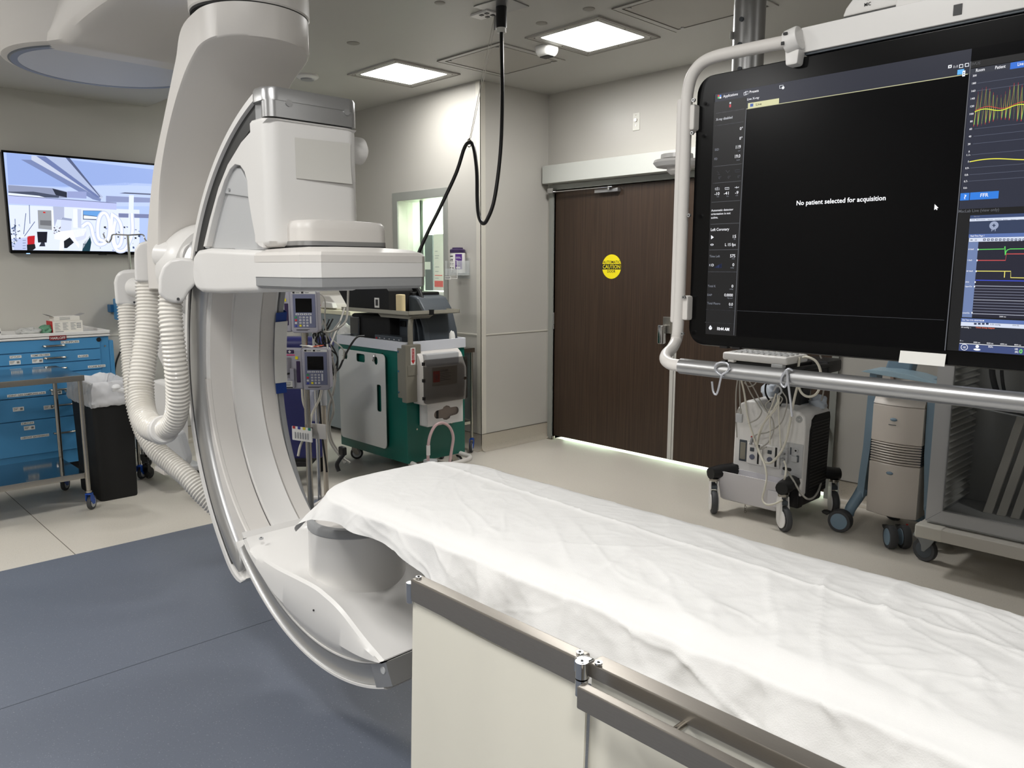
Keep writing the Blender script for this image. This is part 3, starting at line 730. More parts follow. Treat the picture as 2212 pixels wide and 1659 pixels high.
# L-shaped support arm: thin curved blade whose top end is round in plan
xB, yB, RB = -2.86, 1.41, .21
inn = smooth_path([(-3.340, 0, 1.43), (-3.342, 0, 1.52), (-3.332, 0, 1.65), (-3.285, 0, 1.842), (-3.21, 0, 1.98), (-3.114, 0, 2.095), (-3.02, 0, 2.18), (-2.92, 0, 2.245), (-2.80, 0, 2.295), (xB + RB - .001, 0, 2.312)], 6)
outp = smooth_path([(-3.484, 0, 1.43), (-3.482, 0, 1.52), (-3.46, 0, 1.65), (-3.365, 0, 1.87), (-3.29, 0, 1.98), (-3.213, 0, 2.075), (-3.13, 0, 2.18), (-3.05, 0, 2.28), (-2.96, 0, 2.385), (xB + RB - .001, 0, 2.42)], 6)
def resample(P, n):
    L = [0]
    for p, q in zip(P, P[1:]): L.append(L[-1] + (q - p).length)
    out = []; j = 0
    for i in range(n):
        t = L[-1] * i / (n - 1)
        while j < len(L) - 2 and L[j + 1] < t: j += 1
        out.append(P[j].lerp(P[j + 1], (t - L[j]) / max(L[j + 1] - L[j], 1e-9)))
    return out
def blade(I, O, half):
    def split(P):
        k = next(i for i, p in enumerate(P) if p.x > xB); a, b = P[k - 1], P[k]; m_ = a.lerp(b, (xB - a.x) / (b.x - a.x))
        return resample(P[:k] + [m_], 60), P[-1]
    (A, ea), (B, eb) = split(I), split(O); rows = []; e = .010
    def row(a, b, h):
        return [(a.x, yB - h + e, a.z), (a.x + (b.x - a.x) * .06, yB - h, a.z + (b.z - a.z) * .06), (b.x, yB - h, b.z), (b.x, yB + h, b.z), (a.x + (b.x - a.x) * .06, yB + h, a.z + (b.z - a.z) * .06), (a.x, yB + h - e, a.z)]
    for a, b in zip(A, B): rows.append(row(a, b, RB * half))
    for k in range(1, 26):
        ph = math.pi / 2 * k / 25; x = xB + RB * math.sin(ph); h = max(RB * half * math.cos(ph), .011); t = (x - xB) / RB
        za = A[-1].z + (ea.z - A[-1].z) * t * (2 - t); zb = B[-1].z + (eb.z - B[-1].z) * t * (2 - t)
        rows.append(row(V((x - e * math.sin(ph), 0, za)), V((x, 0, zb)), h))
    return MB().grid(rows, close_v=True, caps=True)
arm = blade(inn, outp, .98).build('support_arm', M_OFFW, xr, ang=48)
MB().cyl((xB, yB, 2.416), (xB, yB, 2.428), RB - .004, n=64).build('swivel_gap', M_BLACKM, xr)
# ceiling arm: round head above the blade, large round hub with grey disc, swoop between
hxA, hyA, zA = -4.385, 1.39, 2.50
MB().lathe([(RB * .99, 2.4245), (RB + .002, 2.430), (RB + .002, 2.80)], (xB, yB, 0), 72).build('swivel_head', M_OFFW, xr)
rows = []
for z, ra, rb in ((2.505, .43, .0), (2.515, .455, .0), (2.56, .49, .0), (2.66, .545, .0), (2.80, .60, .0)):
    rows.append([(hxA + ra * math.cos(2 * math.pi * k / 72), hyA + ra * math.sin(2 * math.pi * k / 72), z) for k in range(72)])
ch = MB().grid(rows, close_v=True, caps=True).build('ceiling_hub', M_OFFW, xr, ang=30)
MB().lathe([(.388, 2.507), (.388, 2.500), (.418, 2.500), (.424, 2.507)], (hxA, hyA, 0), 72, caps=False).build('hub_ring_band', mat('band_slate', (96, 104, 116), .4), xr)
MB().lathe([(.428, 2.504), (.440, 2.512)], (hxA, hyA, 0), 72).build('hub_plate', mat('band_slate', (96, 104, 116), .4), xr)
MB().lathe([(.388, 2.501), (.388, 2.506)], (hxA, hyA, 0), 72).build('hub_disc', M_LGREY, xr)
# bridge: bottom rises in the middle
rows = []
for i in range(33):
    t = i / 32; x = hxA + .10 + (xB - hxA - .10) * t
    lift = .12 * math.sin(math.pi * min(1, max(0, (t - .22) / .72))) ** .8 if .22 < t < .94 else 0
    z0 = 2.505 - .068 * t + lift; wv = .43 * (1 - t) ** 2.6 + (RB) * (1 - (1 - t) ** 2.6)
    yc = hyA + (yB - hyA) * t
    rows.append([(x, yc - wv + .05, z0 + .002), (x, yc - wv + .012, z0 + .02), (x, yc - wv, z0 + .05), (x, yc - wv * 1.04, 2.8), (x, yc + wv * 1.04, 2.8), (x, yc + wv, z0 + .05), (x, yc + wv - .012, z0 + .02), (x, yc + wv - .05, z0 + .002)])
MB().grid(rows, close_v=True, caps=True).build('ceiling_arm', M_OFFW, xr, ang=40)
MB().bb((-4.6, 1.1, 2.79), (-2.8, 1.75, CEIL - .001), .02).build('ceiling_carriage', M_OFFW, xr)
pj = ay(402, 15, yB - RB)

# hose elbows (moulded covers) and corrugated hoses
def facing(pxs, D, th, bev=.028, seg=5):
    P = [ad(a, b, D) for a, b in pxs]; c = sum(P, V()) / len(P)
    n = V((c.x, c.y, 0)).normalized(); u = V((-n.y, n.x, 0)) * -1
    m = MB().prism([((p - c).dot(u), p.z) for p in P], 'y', 0, th, bev=bev, seg=seg, ang=.35)
    for v in m.bm.verts: v.co = V((c.x, c.y, 0)) + u * v.co.x + n * v.co.y + V((0, 0, v.co.z))
    return m
def elbow(pxs, D, th=.12, name='hose_elbow'): return facing(pxs, D, th).build(name, M_WHITE, xr, ang=60)
q1 = ay(323, 600, 1.235); D1 = (q1 - CAM).dot(_F)
q2 = ay(370, 640, 1.12); D2 = (q2 - CAM).dot(_F)
q3 = ay(277, 650, 1.37); D3 = (q3 - CAM).dot(_F)
E2 = elbow([(343, 600), (352, 574), (368, 560), (392, 556), (416, 558), (427, 575), (429, 595), (423, 615), (409, 630), (400, 646), (394, 654), (378, 656), (356, 648), (342, 634)], D2 - .06)
E1 = elbow([(292, 608), (290, 560), (291, 540), (300, 526), (318, 520), (346, 521), (355, 528), (361, 548), (360, 566), (351, 580), (344, 596), (342, 610)], D1 - .06)
E3 = elbow([(250, 660), (246, 610), (250, 594), (262, 584), (284, 582), (302, 583), (304, 662)], D3 - .06)
for E_, (a, b), y in ((E2, (385, 646), D2), (E1, (336, 601), D1), (E3, (290, 653), D3)):
    q = ad(a, b, y - .061); d = (q - CAM).normalized(); MB().cyl(q - d * .001, q + d * .004, .0055, n=12).build('screw', M_RUBBER, E_)
# joint rings and link tubes of the elbows
q = ay(362, 552, 1.24); MB().cyl(q + V((-.03, 0, 0)), q + V((.16, .05, -.01)), .060, n=32).build('elbow_joint', M_WHITE, xr)
q = ay(300, 622, 1.37); MB().cyl(q + V((-.05, 0, 0)), q + V((.40, 0, 0)), .05, n=32).build('elbow_joint', M_WHITE, xr)
def hose(pts, r, pitch=.0155, n=22):
    P = smooth_path(pts, 24); L = [0]
    for a, b in zip(P, P[1:]): L.append(L[-1] + (b - a).length)
    tot = L[-1]; N = int(tot / pitch * 6); Q = []; j = 0
    for i in range(N + 1):
        s_ = tot * i / N
        while j < len(L) - 2 and L[j + 1] < s_: j += 1
        Q.append(P[j].lerp(P[j + 1], (s_ - L[j]) / max(L[j + 1] - L[j], 1e-9)))
    return MB().tube(Q, lambda t, i: r * (.86 + .14 * (.5 - .5 * math.cos(2 * math.pi * i / 6))), n=n, raw=True).build('corrugated_hose', M_HOSE, xr, ang=80)
q1 = ay(323, 600, 1.235); D1 = (q1 - CAM).dot(_F)
q2 = ay(370, 640, 1.12); D2 = (q2 - CAM).dot(_F)
q3 = ay(277, 650, 1.37); D3 = (q3 - CAM).dot(_F)
hose([ad(a, b, D1 + (D2 - D1) * k) for a, b, k in ((320, 600, 0), (321, 650, 0), (320, 700, .02), (314, 750, .05), (307, 800, .1), (304, 850, .15), (309, 893, .25), (325, 921, .4), (345, 930, .5))], 27 / F_PX * D1)
hose([ad(a, b, D1 + (D2 - D1) * k) for a, b, k in ((356, 928, .55), (372, 915, .65), (382, 890, .75), (384, 850, .85), (380, 790, .95), (372, 720, 1), (368, 680, 1), (369, 638, 1))], 25.5 / F_PX * D2)
c_ = ad(352, 929, D1 + (D2 - D1) * .53); dr = (ad(372, 912, D2 + .1) - ad(335, 931, D1 - .15)).normalized()
MB().lathe([(.052, -.028), (.057, -.022), (.057, .022), (.052, .028)], c_, 32, axis=dr).build('hose_clip', M_WHITE, xr)
hose([ad(a, b, D3 + k) for a, b, k in ((275, 650, 0), (278, 700, 0), (283, 760, 0), (288, 820, -.02), (296, 880, -.04), (312, 930, -.06), (338, 972, -.1), (372, 1002, -.14), (405, 1030, -.18), (440, 1068, -.2), (480, 1105, -.2))], 21.5 / F_PX * D3)

# paper sheet taped on the detector housing
M_TAPEP = mat('taped_paper', (206, 204, 198), .75)
q = [ax(637, 297, hx + .003), ax(757, 310, hx + .003), ax(758, 398, hx + .003), ax(640, 385, hx + .003)]
def sheet(q, th, dx, name, m, lab, cat, curl=0):
    rows = []
    for i in range(9):
        a = q[0].lerp(q[3], i / 8); b = q[1].lerp(q[2], i / 8); rows.append([a.lerp(b, j / 8) + dx * (curl * (i / 8) ** 3 * (j / 8)) for j in range(9)])
    mb = MB().grid(rows); bmesh.ops.solidify(mb.bm, geom=mb.bm.faces[:], thickness=th)
    return tag(mb.build(name, m), lab, cat)
sheet(q, .0005, V((1, 0, 0)), 'taped_sheet', M_TAPEP, 'blank white sheet of paper taped on the detector housing of the machine', 'paper', .008)
q = [ax(642, 300, hx + .0055), ax(758, 313, hx + .0055), ax(759, 396, hx + .0055), ax(643, 381, hx + .0055)]
# ------------------------------------------------------------------ patient table, mattress, sheet, lead curtain
TY0, TY1, TXH, TZ = 1.165, 1.735, -2.10, 0.855
tbl = root('patient_table', 'long X-ray patient table hidden under a white sheet', 'table', (0, 1.4, 0))
MB().prism(rrect(TXH + .01, TY0, 0.9, TY1, .16, 8), 'z', .80, .822, bev=.004).build('tabletop', mat('carbon_tabletop', (196, 192, 184), .4), tbl)
MB().prism(rrect(TXH + .015, TY0 + .01, 0.85, TY1 - .01, .15, 8), 'z', .823, TZ - .022, bev=.004).build('mattress', M_NAVY, tbl)
MB().bb((-1.15, 1.22, .62), (.95, 1.58, .80), .03).build('table_frame', M_WHITE, tbl)
MB().bb((-.55, 1.24, .05), (.35, 1.56, .62), .06).build('pedestal', M_WHITE, tbl)
MB().bb((-.75, 1.15, 0.0015), (.65, 1.65, .06), .02).build('base_plate', M_WHITE, tbl)

def sdf(x, y, rc=.17):
    # rounded rectangle open to +x; returns distance outside and outward normal
    cx = TXH + rc; y0, y1 = TY0 + rc, TY1 - rc
    if x > cx:
        if y < TY0: return TY0 - y, V((0, -1))
        if y > TY1: return y - TY1, V((0, 1))
        return -min(y - TY0, TY1 - y), V((0, -1 if y < (TY0 + TY1) / 2 else 1))
    yc = min(max(y, y0), y1); d = V((x - cx, y - yc)); l = d.length
    return l - rc, (d / l if l > 1e-6 else V((-1, 0)))
def wrinkle(x, y):
    n = noise.noise
    h = 0
    for ang, sc, am in ((.45, 2.6, .0034), (-.7, 3.4, .0026), (1.2, 5.0, .0016)):
        u = x * math.cos(ang) + y * math.sin(ang); v = -x * math.sin(ang) + y * math.cos(ang)
        q = n(V((u * sc * 2.6 + 3, v * sc * .55, ang * 9)))
        h += am * (1 - abs(q) * 2.4)
    h += .0010 * n(V((x * 26, y * 26, 2))) + .0005 * n(V((x * 60, y * 60, 5)))
    for ang, sc, am in ((.2, 5.5, .0030), (1.0, 7.0, .0024), (-.9, 9.0, .0018), (.6, 14, .0012)):
        u = x * math.cos(ang) + y * math.sin(ang); v = -x * math.sin(ang) + y * math.cos(ang)
        q = n(V((u * sc * 1.6 + 7, v * sc * .45, ang * 5 + 1))); g = max(0, n(V((x * 2.2 + ang * 9, y * 2.8, 4))) + .15)
        h += am * max(0, 1 - abs(q) * 9) ** 1.5 * min(1, g * 3)
    amp = .55 + .9 * min(1, max(0, (x + 1.5) / 1.2))
    return h * amp
def crease(d, w=.006, a=.0035):
    return a * math.exp(-abs(d) / w)
rows = []
NU, NV = 460, 200
SX0, SX1, SY0, SY1 = TXH - .10, 1.0, TY0 - .068, TY1 + .14
for i in range(NU + 1):
    u = SX0 + (SX1 - SX0) * (i / NU) ** 1.25; row = []
    for j in range(NV + 1):
        sy0 = SY0 - .095 * min(1, max(0, (u + 1.62) / .3)); v = sy0 + (SY1 - sy0) * (j / NV)
        d, nn = sdf(u, v)
        w_ = wrinkle(u, v)
        # pressed folds: one along the table, several across
        fy_ = v - (1.490 + .062 * (-.29 - u)) - .004 * noise.noise(V((u * 5, 0, 3)))
        w_ += crease(fy_, .006, .0050) - max(0, fy_) * .05
        for q, tilt in ((-1.385, .03), (-.665, -.04), (.02, .05)): w_ += crease(u - q - tilt * (v - 1.4) - .004 * noise.noise(V((v * 9, q, 0))), .004, .0034) * (.75 + .5 * noise.noise(V((u * 4, v * 7, q))))
        # raised back fold edge near the camera side
        if d <= 0:
            k = min(1, -d / .05)
            z = TZ + .004 - .012 * (1 - k) ** 2 + w_ * (.35 + .65 * k) + .006 * (1 - ((v - 1.43) / .28) ** 2 if abs(v - 1.43) < .28 else 0)
            row.append((u, v, z))
        else:
            e = V((u - nn.x * d, v - nn.y * d))
            cn = min(1, abs(nn.x * nn.y) * 2.0)
            fl = .20 + .16 * noise.noise(V((u * 5.5, v * 5.5, 8))) + .42 * cn
            rr = .012
            a = min(d / rr, math.pi / 2 * .82)
            out_ = rr * math.sin(a) + max(0, d - rr * 1.29) * fl + .004 + w_ * 1.6
            dn = rr * (1 - math.cos(a)) + max(0, d - rr * 1.29) * math.sqrt(max(.2, 1 - fl * fl)) * .96
            rip = .010 * math.sin(u * 34 + 3 * noise.noise(V((u * 3, 0, 0)))) * min(1, d / .12)
            row.append((e.x + nn.x * (out_ + rip), e.y + nn.y * (out_ + rip), TZ - .008 - dn))
    rows.append(row)
sh = MB().grid(rows).build('bed_sheet', M_SHEET, None, ang=60)
tag(sh, 'wrinkled white cotton sheet draped over the long patient table', 'sheet')

# accessory rail with hinged lead curtain
lc = root('lead_curtain', 'cream lead curtain hanging from hinged steel rails along the near table edge', 'curtain', (-.9, 1.04, .2))
ZR = .808; YR0, YR1 = 1.022, 1.056
MB().bb((-1.402, YR0, ZR - .054), (-.885, YR1, ZR), .004).build('rail', M_STEELH, lc)
r2 = MB(); r2.bb((-.868, YR0 + .006, ZR - .030), (1.1, YR1 + .012, ZR - .002), .003); r2.build('rail', M_STEELH, lc)
r3 = MB(); r3.bb((-.846, .972, ZR - .060), (1.1, .994, ZR - .018), .003); r3.build('rail', M_STEELH, lc)
for x in (-.66, -.1, .5): MB().cyl((x, .99, ZR - .030), (x, 1.035, ZR - .030), .006, n=14).build('spacer', M_STEEL, lc)
# hinge barrels
hb = MB(); hb.cyl((-.872, 1.016, ZR - .028), (-.872, 1.016, ZR + .003), .012); hb.box((-.878, 1.03, ZR - .012), (.03, .028, .028), .004); hb.build('hinge_barrel', M_CHROME, lc)
hb = MB(); hb.cyl((-.872, 1.016, ZR - .062), (-.872, 1.016, ZR - .031), .012); hb.build('hinge_barrel', M_CHROME, lc)
hb = MB(); hb.cyl((-1.412, 1.03, ZR - .062), (-1.412, 1.03, ZR - .014), .010); hb.box((-1.405, 1.035, ZR - .036), (.014, .02, .04), .003); hb.build('hinge_barrel', M_CHROME, lc)
for x, y in ((-1.392, 1.039), (-.897, 1.039), (-.872, 1.016), (-.848, 1.034)):
    b_ = MB(); b_.cyl((x, y, ZR), (x, y, ZR + .004), .007, n=18); sc = b_.build('hinge_screw', M_CHROME, lc)
    MB().cyl((x, y, ZR + .0035), (x, y, ZR + .0052), .003, n=6).build('socket', M_BLACK, sc)
def curtain(x0, x1, y0, z1, amp, ph):
    rows = []
    for i in range(61):
        x = x0 + (x1 - x0) * i / 60; t = i / 60
        rows.append([(x + .03 * (j / 14) * (-.7 if t < .1 else 0) * (1 - t * 10 if t < .1 else 0), y0 + amp * (j / 14) * math.sin(t * 5.0 + ph) + amp * .3 * (j / 14) * math.sin(t * 17 + ph) - .01 * (j / 14), z1 - (z1 - .16) * j / 14 - .010 * math.sin(t * math.pi) * (1 - j / 14)) for j in range(15)])
    mb = MB().grid(rows); bmesh.ops.recalc_face_normals(mb.bm, faces=mb.bm.faces); bmesh.ops.solidify(mb.bm, geom=mb.bm.faces[:], thickness=.005)
    return mb
curtain(-1.405, -.873, 1.036, ZR - .053, .010, .4).build('curtain_panel', M_CREAM, lc, ang=60)
curtain(-.867, 1.08, 1.044, ZR - .028, .008, 1.7).build('curtain_panel', M_CREAM, lc, ang=60)
# ------------------------------------------------------------------ large monitor on its ceiling boom
MY = 1.95
mon = root('ceiling_monitor', 'very large dark monitor reading No patient selected for acquisition', 'monitor', (-.6, MY + .05, 1.29))
mx0, mx1, mz0, mz1 = -1.288, .10, 1.298, 2.046
MB().prism(rrect(mx0, mz0, mx1, mz1, .05, 8), 'y', MY + .004, MY + .07, bev=.008).build('housing', M_BLACK, mon)
MB().prism(rrect(mx0 + .003, mz0 + .003, mx1 - .003, mz1 - .003, .048, 8), 'y', MY, MY + .006, bev=.002).build('bezel', M_BLK_GLOSS, mon)
m = MB()
for a in (1563, 1590): q = ay(a, 748, MY); m.bb((q.x - .012, MY - .002, mz0 - .002), (q.x + .012, MY + .02, mz0 + .004))
m.build('edge_button', M_BLACK, mon)
sx0 = ay(1543, 205, MY).x; sz1 = ay(1545, 204, MY).z; sz0 = ay(1520, 721, MY).z; sx1 = .05
SY = MY - .0006
scr = MB().poly([(sx0, SY, sz0), (sx1, SY, sz0), (sx1, SY, sz1), (sx0, SY, sz1)]).build('screen', M_SCREEN, mon, flat=True)
ui = {}
def L(col, s=1.0):
    k = (col, s)
    if k not in ui: ui[k] = MB()
    return ui[k]
lay = [0]
def sp(px, py, k=1):
    return ay(px, py, SY - .0004 * k)
def R_(col, tl, br, k=1, s=1.0, x1=None, keep=False):
    a = sp(*tl, k); b = sp(*br, k); y = SY - .0004 * k; X1 = b.x if x1 is None else x1
    X1 = min(X1, sx1)
    L(col, s).poly([(a.x, y, b.z), (X1, y, b.z), (X1, y, a.z), (a.x, y, a.z)])
def Tx(s_, p0, p1, hpx, col=(235, 235, 240), k=3, s=1.0):
    a = sp(*p0, k); b = sp(*p1, k); h = hpx * (a - CAM).dot(_F) / F_PX
    put_text(L(col, s), s_, a, UX, UZ, max(.002, b.x - a.x), h)
def Ln(col, pts, wpx=1.2, k=2, s=1.0):
    P = [sp(*p, k) for p in pts]; y = P[0].y; L(col, s).line([(p.x, y, p.z) for p in P], wpx * 2.25 / F_PX, (0, -1, 0))
def Hl(col, px, py, x1, wpx=1.0, k=2, s=1.0):
    a = sp(px, py, k); L(col, s).line([(a.x, a.y, a.z), (x1, a.y, a.z)], wpx * 2.2 / F_PX, (0, -1, 0))
W = (236, 238, 245); D = (120, 124, 134); DD = (62, 64, 70); LN = (96, 98, 104)
# header band of the left window
a = sp(1545, 204); xs_div = sp(1612, 236).x; xr_div = sp(2097, 135).x
R_((44, 48, 66), (1545, 204), (1613, 236), x1=xr_div, s=.55)
R_((20, 20, 23), (1543, 221), (1519, 721), x1=xs_div, s=.7, k=2)
Tx('Applications', (1562, 211), (1594, 204), 5.4); Tx('Presets', (1619, 201.5), (1639, 197.5), 5.4)
for i, c in enumerate(((220, 60, 60), (90, 140, 230), (90, 200, 120), (230, 230, 230))): R_(c, (1550.5 + (i % 2) * 4, 205.5 + (i // 2) * 4), (1554 + (i % 2) * 4, 208.5 + (i // 2) * 4), k=2)
for q in (((1607, 200), (1607, 206), (1612, 205), (1612, 199)), ((1610, 198), (1610, 204), (1616, 203), (1616, 197)), ((1684, 185), (1684, 191), (1692, 190), (1692, 184))): Ln(W, list(q) + [q[0]], .8)
L(W).cyl(sp(1691.5, 189.5, 3), sp(1691.5, 189.5, 3) + V((0, .0003, 0)), .0036, n=14)
Tx('Live X-ray', (1614, 217), (1640, 212.5), 4.6)
R_((206, 204, 160), (1616, 223), (1614.5, 235), x1=sp(1683, 216).x, k=2); Tx('Live', (1633, 228.5), (1645, 226.5), 5, (40, 40, 30))
R_((60, 90, 160), (1620.5, 224.5), (1627, 230), k=3)
Hl((190, 188, 150), 1613, 235.5, xr_div - .004, 1.3)
Ln(LN, [(1612, 234), (1598.5, 470), (1585, 724)], 1.2)
L((200, 205, 210)).ball(sp(1577.5, 222.5, 3), .0028, 10, (1, .1, 1)); R_((190, 60, 70), (1575.5, 226), (1579, 231.5), k=3)
for px, py in ((1546, 245), (1544, 272), (1541, 360), (1540, 396), (1537, 437), (1535, 484.5), (1532, 540), (1529.5, 587), (1525, 668.5), (1523, 696)): Hl(LN, px, py, xs_div - .006, .9, s=.7)
Tx('X-ray disabled', (1546.5, 261), (1582, 257), 5, (200, 202, 208))
for a, b in (((1598, 281), (1604.5, 280.5)), ((1597, 302), (1603.5, 301.5))): Tx('0°', a, b, 6)
Tx('SID', (1544, 326), (1553, 325), 4.6, D); Tx('119', (1589.5, 321.5), (1600, 320.5), 7); Tx('cm', (1594, 327), (1599, 326.6), 2.4, D)
Tx('FD', (1543, 346), (1549.5, 345.5), 4.6, D); Tx('19.0', (1587.5, 341.5), (1599, 340.5), 7); Tx('inch', (1591, 347), (1598, 346.5), 2.6, D)
for x, y in ((1552, 387), (1572, 385.8), (1593, 384.4)): Tx('0°', (x, y), (x + 6, y - .4), 5.6, DD)
Ln(DD, [(1549, 370), (1553, 374), (1550, 377), (1555, 377)], 1); Ln(DD, [(1568, 368), (1572, 373), (1576, 368)], 1); Ln(DD, [(1588, 367), (1598, 366.5), (1598, 371), (1588, 371.5), (1588, 367)], 1)
Tx('-10', (1543.5, 422), (1554, 421.3), 6.4); Tx('-41', (1563.5, 421), (1574, 420.3), 6.4); Tx('-9', (1588, 419.5), (1595, 419), 6.4)
for x, y in ((1548, 426), (1569, 425), (1589, 423.5)): Tx('cm', (x, y), (x + 5, y - .3), 2.4, D)
for x, y in ((1545, 406.5), (1566, 405.5)): Ln(W, [(x, y), (x + 9, y - .4), (x + 9, y + 3.2), (x, y + 3.6), (x, y)], .9)
Ln(W, [(1587, 405), (1595.5, 405), (1596, 403)], 1); Ln(W, [(1591, 402.5), (1591, 407)], 1); Ln(W, [(1549.8, 403.5), (1549.6, 412)], .9)
Tx('Automatic detector', (1536.3, 457), (1584, 454), 4.4); Tx('orientation is not', (1536, 464.6), (1578, 462.4), 4.4); Tx('active.', (1536, 472.4), (1551, 471.7), 4.4)
Tx('Left Coronary', (1535.5, 499), (1575, 497), 5.8)
Tx('15', (1583, 514), (1590, 513.8), 6.4); Tx('f/s', (1585, 518), (1589, 517.8), 2.5, D); Tx('L 15 fps', (1566, 531.5), (1589, 530.6), 6)
L(W).poly([sp(1536, 508, 3), sp(1536, 517, 3), sp(1542, 512.5, 3)]); L(W).ball(sp(1538, 528.6, 3), .0052, 14, (1, .05, .5)); L((20, 20, 30)).ball(sp(1538, 528.6, 5), .002, 10, (1, .05, 1))
Tx('Time Left', (1532.5, 556), (1555, 555.8), 4.8, D); Tx('575', (1577, 556), (1588, 556), 6.6); Tx('min', (1581, 560), (1587, 560), 2.4, D)
Tx('K', (1532, 575), (1535.5, 575), 4.8, (170, 172, 180)); Tx('0', (1582, 575), (1586, 575), 6.4); Tx('mGy', (1578, 579.6), (1585.5, 579.6), 2.6, D)
Ln(W, [(1539 + 2.6 * math.cos(t_), 572.6 + 2.6 * math.sin(t_)) for t_ in [i * math.pi / 6 for i in range(13)]], .8); Ln(W, [(1536.6, 572.6), (1541.6, 572.6)], .8)
for i in range(9): R_((72, 84, 130), (1542 + i * 1.95, 577.2 - i * 1.0), (1543.3 + i * 1.95, 578.8), k=2)
Tx('Total K', (1529, 620), (1546, 620), 4.6, D); Tx('0', (1580, 621), (1584, 621), 6); Tx('mGy', (1576, 625.6), (1584, 625.6), 2.6, D)
Tx('DAP', (1528, 639), (1538, 639), 4.4, D); Tx('0.0000', (1564.5, 640), (1583, 640.2), 6); Tx('Gy·cm²', (1571, 645), (1583, 645), 2.6, D)
Tx('Total Fluoro', (1527.5, 657), (1556, 658.4), 4.6, D); Tx('0.0', (1574.5, 660), (1583, 660), 6); Tx('min', (1575, 664.5), (1582, 664.5), 2.4, D)
L(W).cyl(sp(1534.5, 708.5, 3), sp(1534.5, 708.5, 3) + V((0, .0003, 0)), .0052, n=18); R_(W, (1533.4, 703), (1535.6, 705.5), k=3); Ln((20, 20, 30), [(1534.5, 708.5), (1536.5, 706.5)], .8, k=5)
Tx('10:44 AM', (1549, 713), (1575, 713.6), 6.6, s=1.6)
Hl(DD, 1591, 671, xr_div - .01, .9, s=.6)
Tx('No patient selected for acquisition', (1720.5, 443.5), (1912.9, 432.5), 9.6, (245, 246, 250), s=1.3)
c = sp(2019, 442, 3)
L((250, 250, 250), 1.2).poly([c + V((dx, 0, dz)) for dx, dz in ((0, .001), (0, -.012), (.003, -.0095), (.0052, -.0125), (.0068, -.0112), (.0048, -.0085), (.0085, -.0078))])
# small icons at the top right of the left window
R_(W, (2048.5, 141), (2055.5, 146.5), k=2); R_((20, 20, 30), (2050.8, 142.6), (2053.4, 145.2), k=3); Tx('1:1', (2060, 147), (2068, 145.6), 5)
for x, y in ((2072.5, 140), (2085, 137.5)): Ln(W, [(x, y), (x + 7.5, y - 1), (x + 7.5, y + 5.4), (x, y + 6.4), (x, y)], 1.2)
R_((84, 160, 220), (2068.5, 151), (2082, 159.5), k=2, s=1.2); R_(W, (2079.5, 153), (2084.5, 164.5), k=3); R_((40, 60, 90), (2081, 156), (2083, 158), k=4); R_((40, 60, 90), (2081, 160), (2083, 162), k=4)
# dividers of the right column
Ln(LN, [(2097, 133), (2069, 451)], 1.4); Ln(LN, [(2069, 451), (2041, 757)], 1.4)
# upper right: pressure window
R_((22, 22, 24), (2098, 133), (2096.5, 148), x1=sx1, s=.9)
Tx('IVUS', (2099.5, 141.5), (2117.5, 138.5), 5.6, (84, 84, 88))
R_((50, 54, 66), (2097, 149), (2096, 161), x1=sx1, k=1, s=.8); R_((46, 50, 68), (2096, 161), (2073, 452), x1=sx1, k=1, s=.7)
Tx('Room', (2108, 155.6), (2127, 152.6), 6.6, k=4); Tx('Patient', (2149.5, 149.5), (2172, 146), 6.6, k=4)
R_((48, 104, 196), (2183, 135.5), (2183, 149.6), x1=sx1, k=2, s=1.1); Tx('Live', (2198, 142.5), (2211, 140.5), 7, k=4); Tx('Analyze', (2250, 134), (2290, 127), 6.4, k=4)
for i, (s_, x, y) in enumerate((('200', 2101, 166), ('180', 2099.8, 182.5), ('160', 2098.4, 199), ('140', 2097, 215.5), ('120', 2095.6, 232), ('100', 2094.4, 248.5), ('80', 2095.5, 264.5), ('60', 2094, 281), ('40', 2092.4, 297), ('20', 2090.6, 313.4), ('0', 2092, 329.6), ('1.1-', 2088, 337), ('1-', 2091, 351), ('0.9-', 2085, 365.5), ('0.8-', 2083.6, 380), ('0.7-', 2082, 394), ('0.6-', 2081, 408))):
    wpx = (8.5 if len(s_) > 2 else 5.5 if len(s_) == 2 else 2.6); Tx(s_, (x, y), (x + wpx, y - wpx * .12), 4, k=4)
    if i in (1, 2, 7, 8, 9, 11, 13, 14, 15): Hl((92, 98, 116), x + 11, y - 2.6, sx1, .7, k=2, s=.8)
def wave(col, ph, off, s):
    a = sp(2104, 262, 3); zlo = sp(2104, 268, 3).z; zhi = sp(2104, 205, 3).z; P = []; x = a.x; i = 0; per = .00745
    rr = random.Random(3)
    while x < sx1:
        hi = zhi + .011 * math.sin(i * .8 + ph) + off; lo = zlo - .004 * math.sin(i * .55 + 1) - off * .5
        P += [(x, a.y, lo), (x + per * .45, a.y, hi)]; x += per; i += 1
    L(col, s).line(P, .0011, (0, -1, 0))
lay_k = 3
wave((200, 60, 60), .25, .0030, 1.0)
def shift(mbk, dy): 
    pass
a = sp(2104, 262, 3)
P = []; Q = []; x = a.x
for i in range(400):
    t = i / 400; xx = a.x + (sx1 - a.x) * t
    P.append((xx, a.y - .0006, sp(2104, 244, 3).z + .0035 * math.sin((xx - a.x) * 95) + .002))
    Q.append((xx, a.y - .0005, sp(2104, 243, 3).z + .0040 * math.sin((xx - a.x) * 95 - .5) + .005))
L((210, 70, 60)).line(Q, .0011, (0, -1, 0)); L((205, 225, 60), 1.2).line(P, .0015, (0, -1, 0))
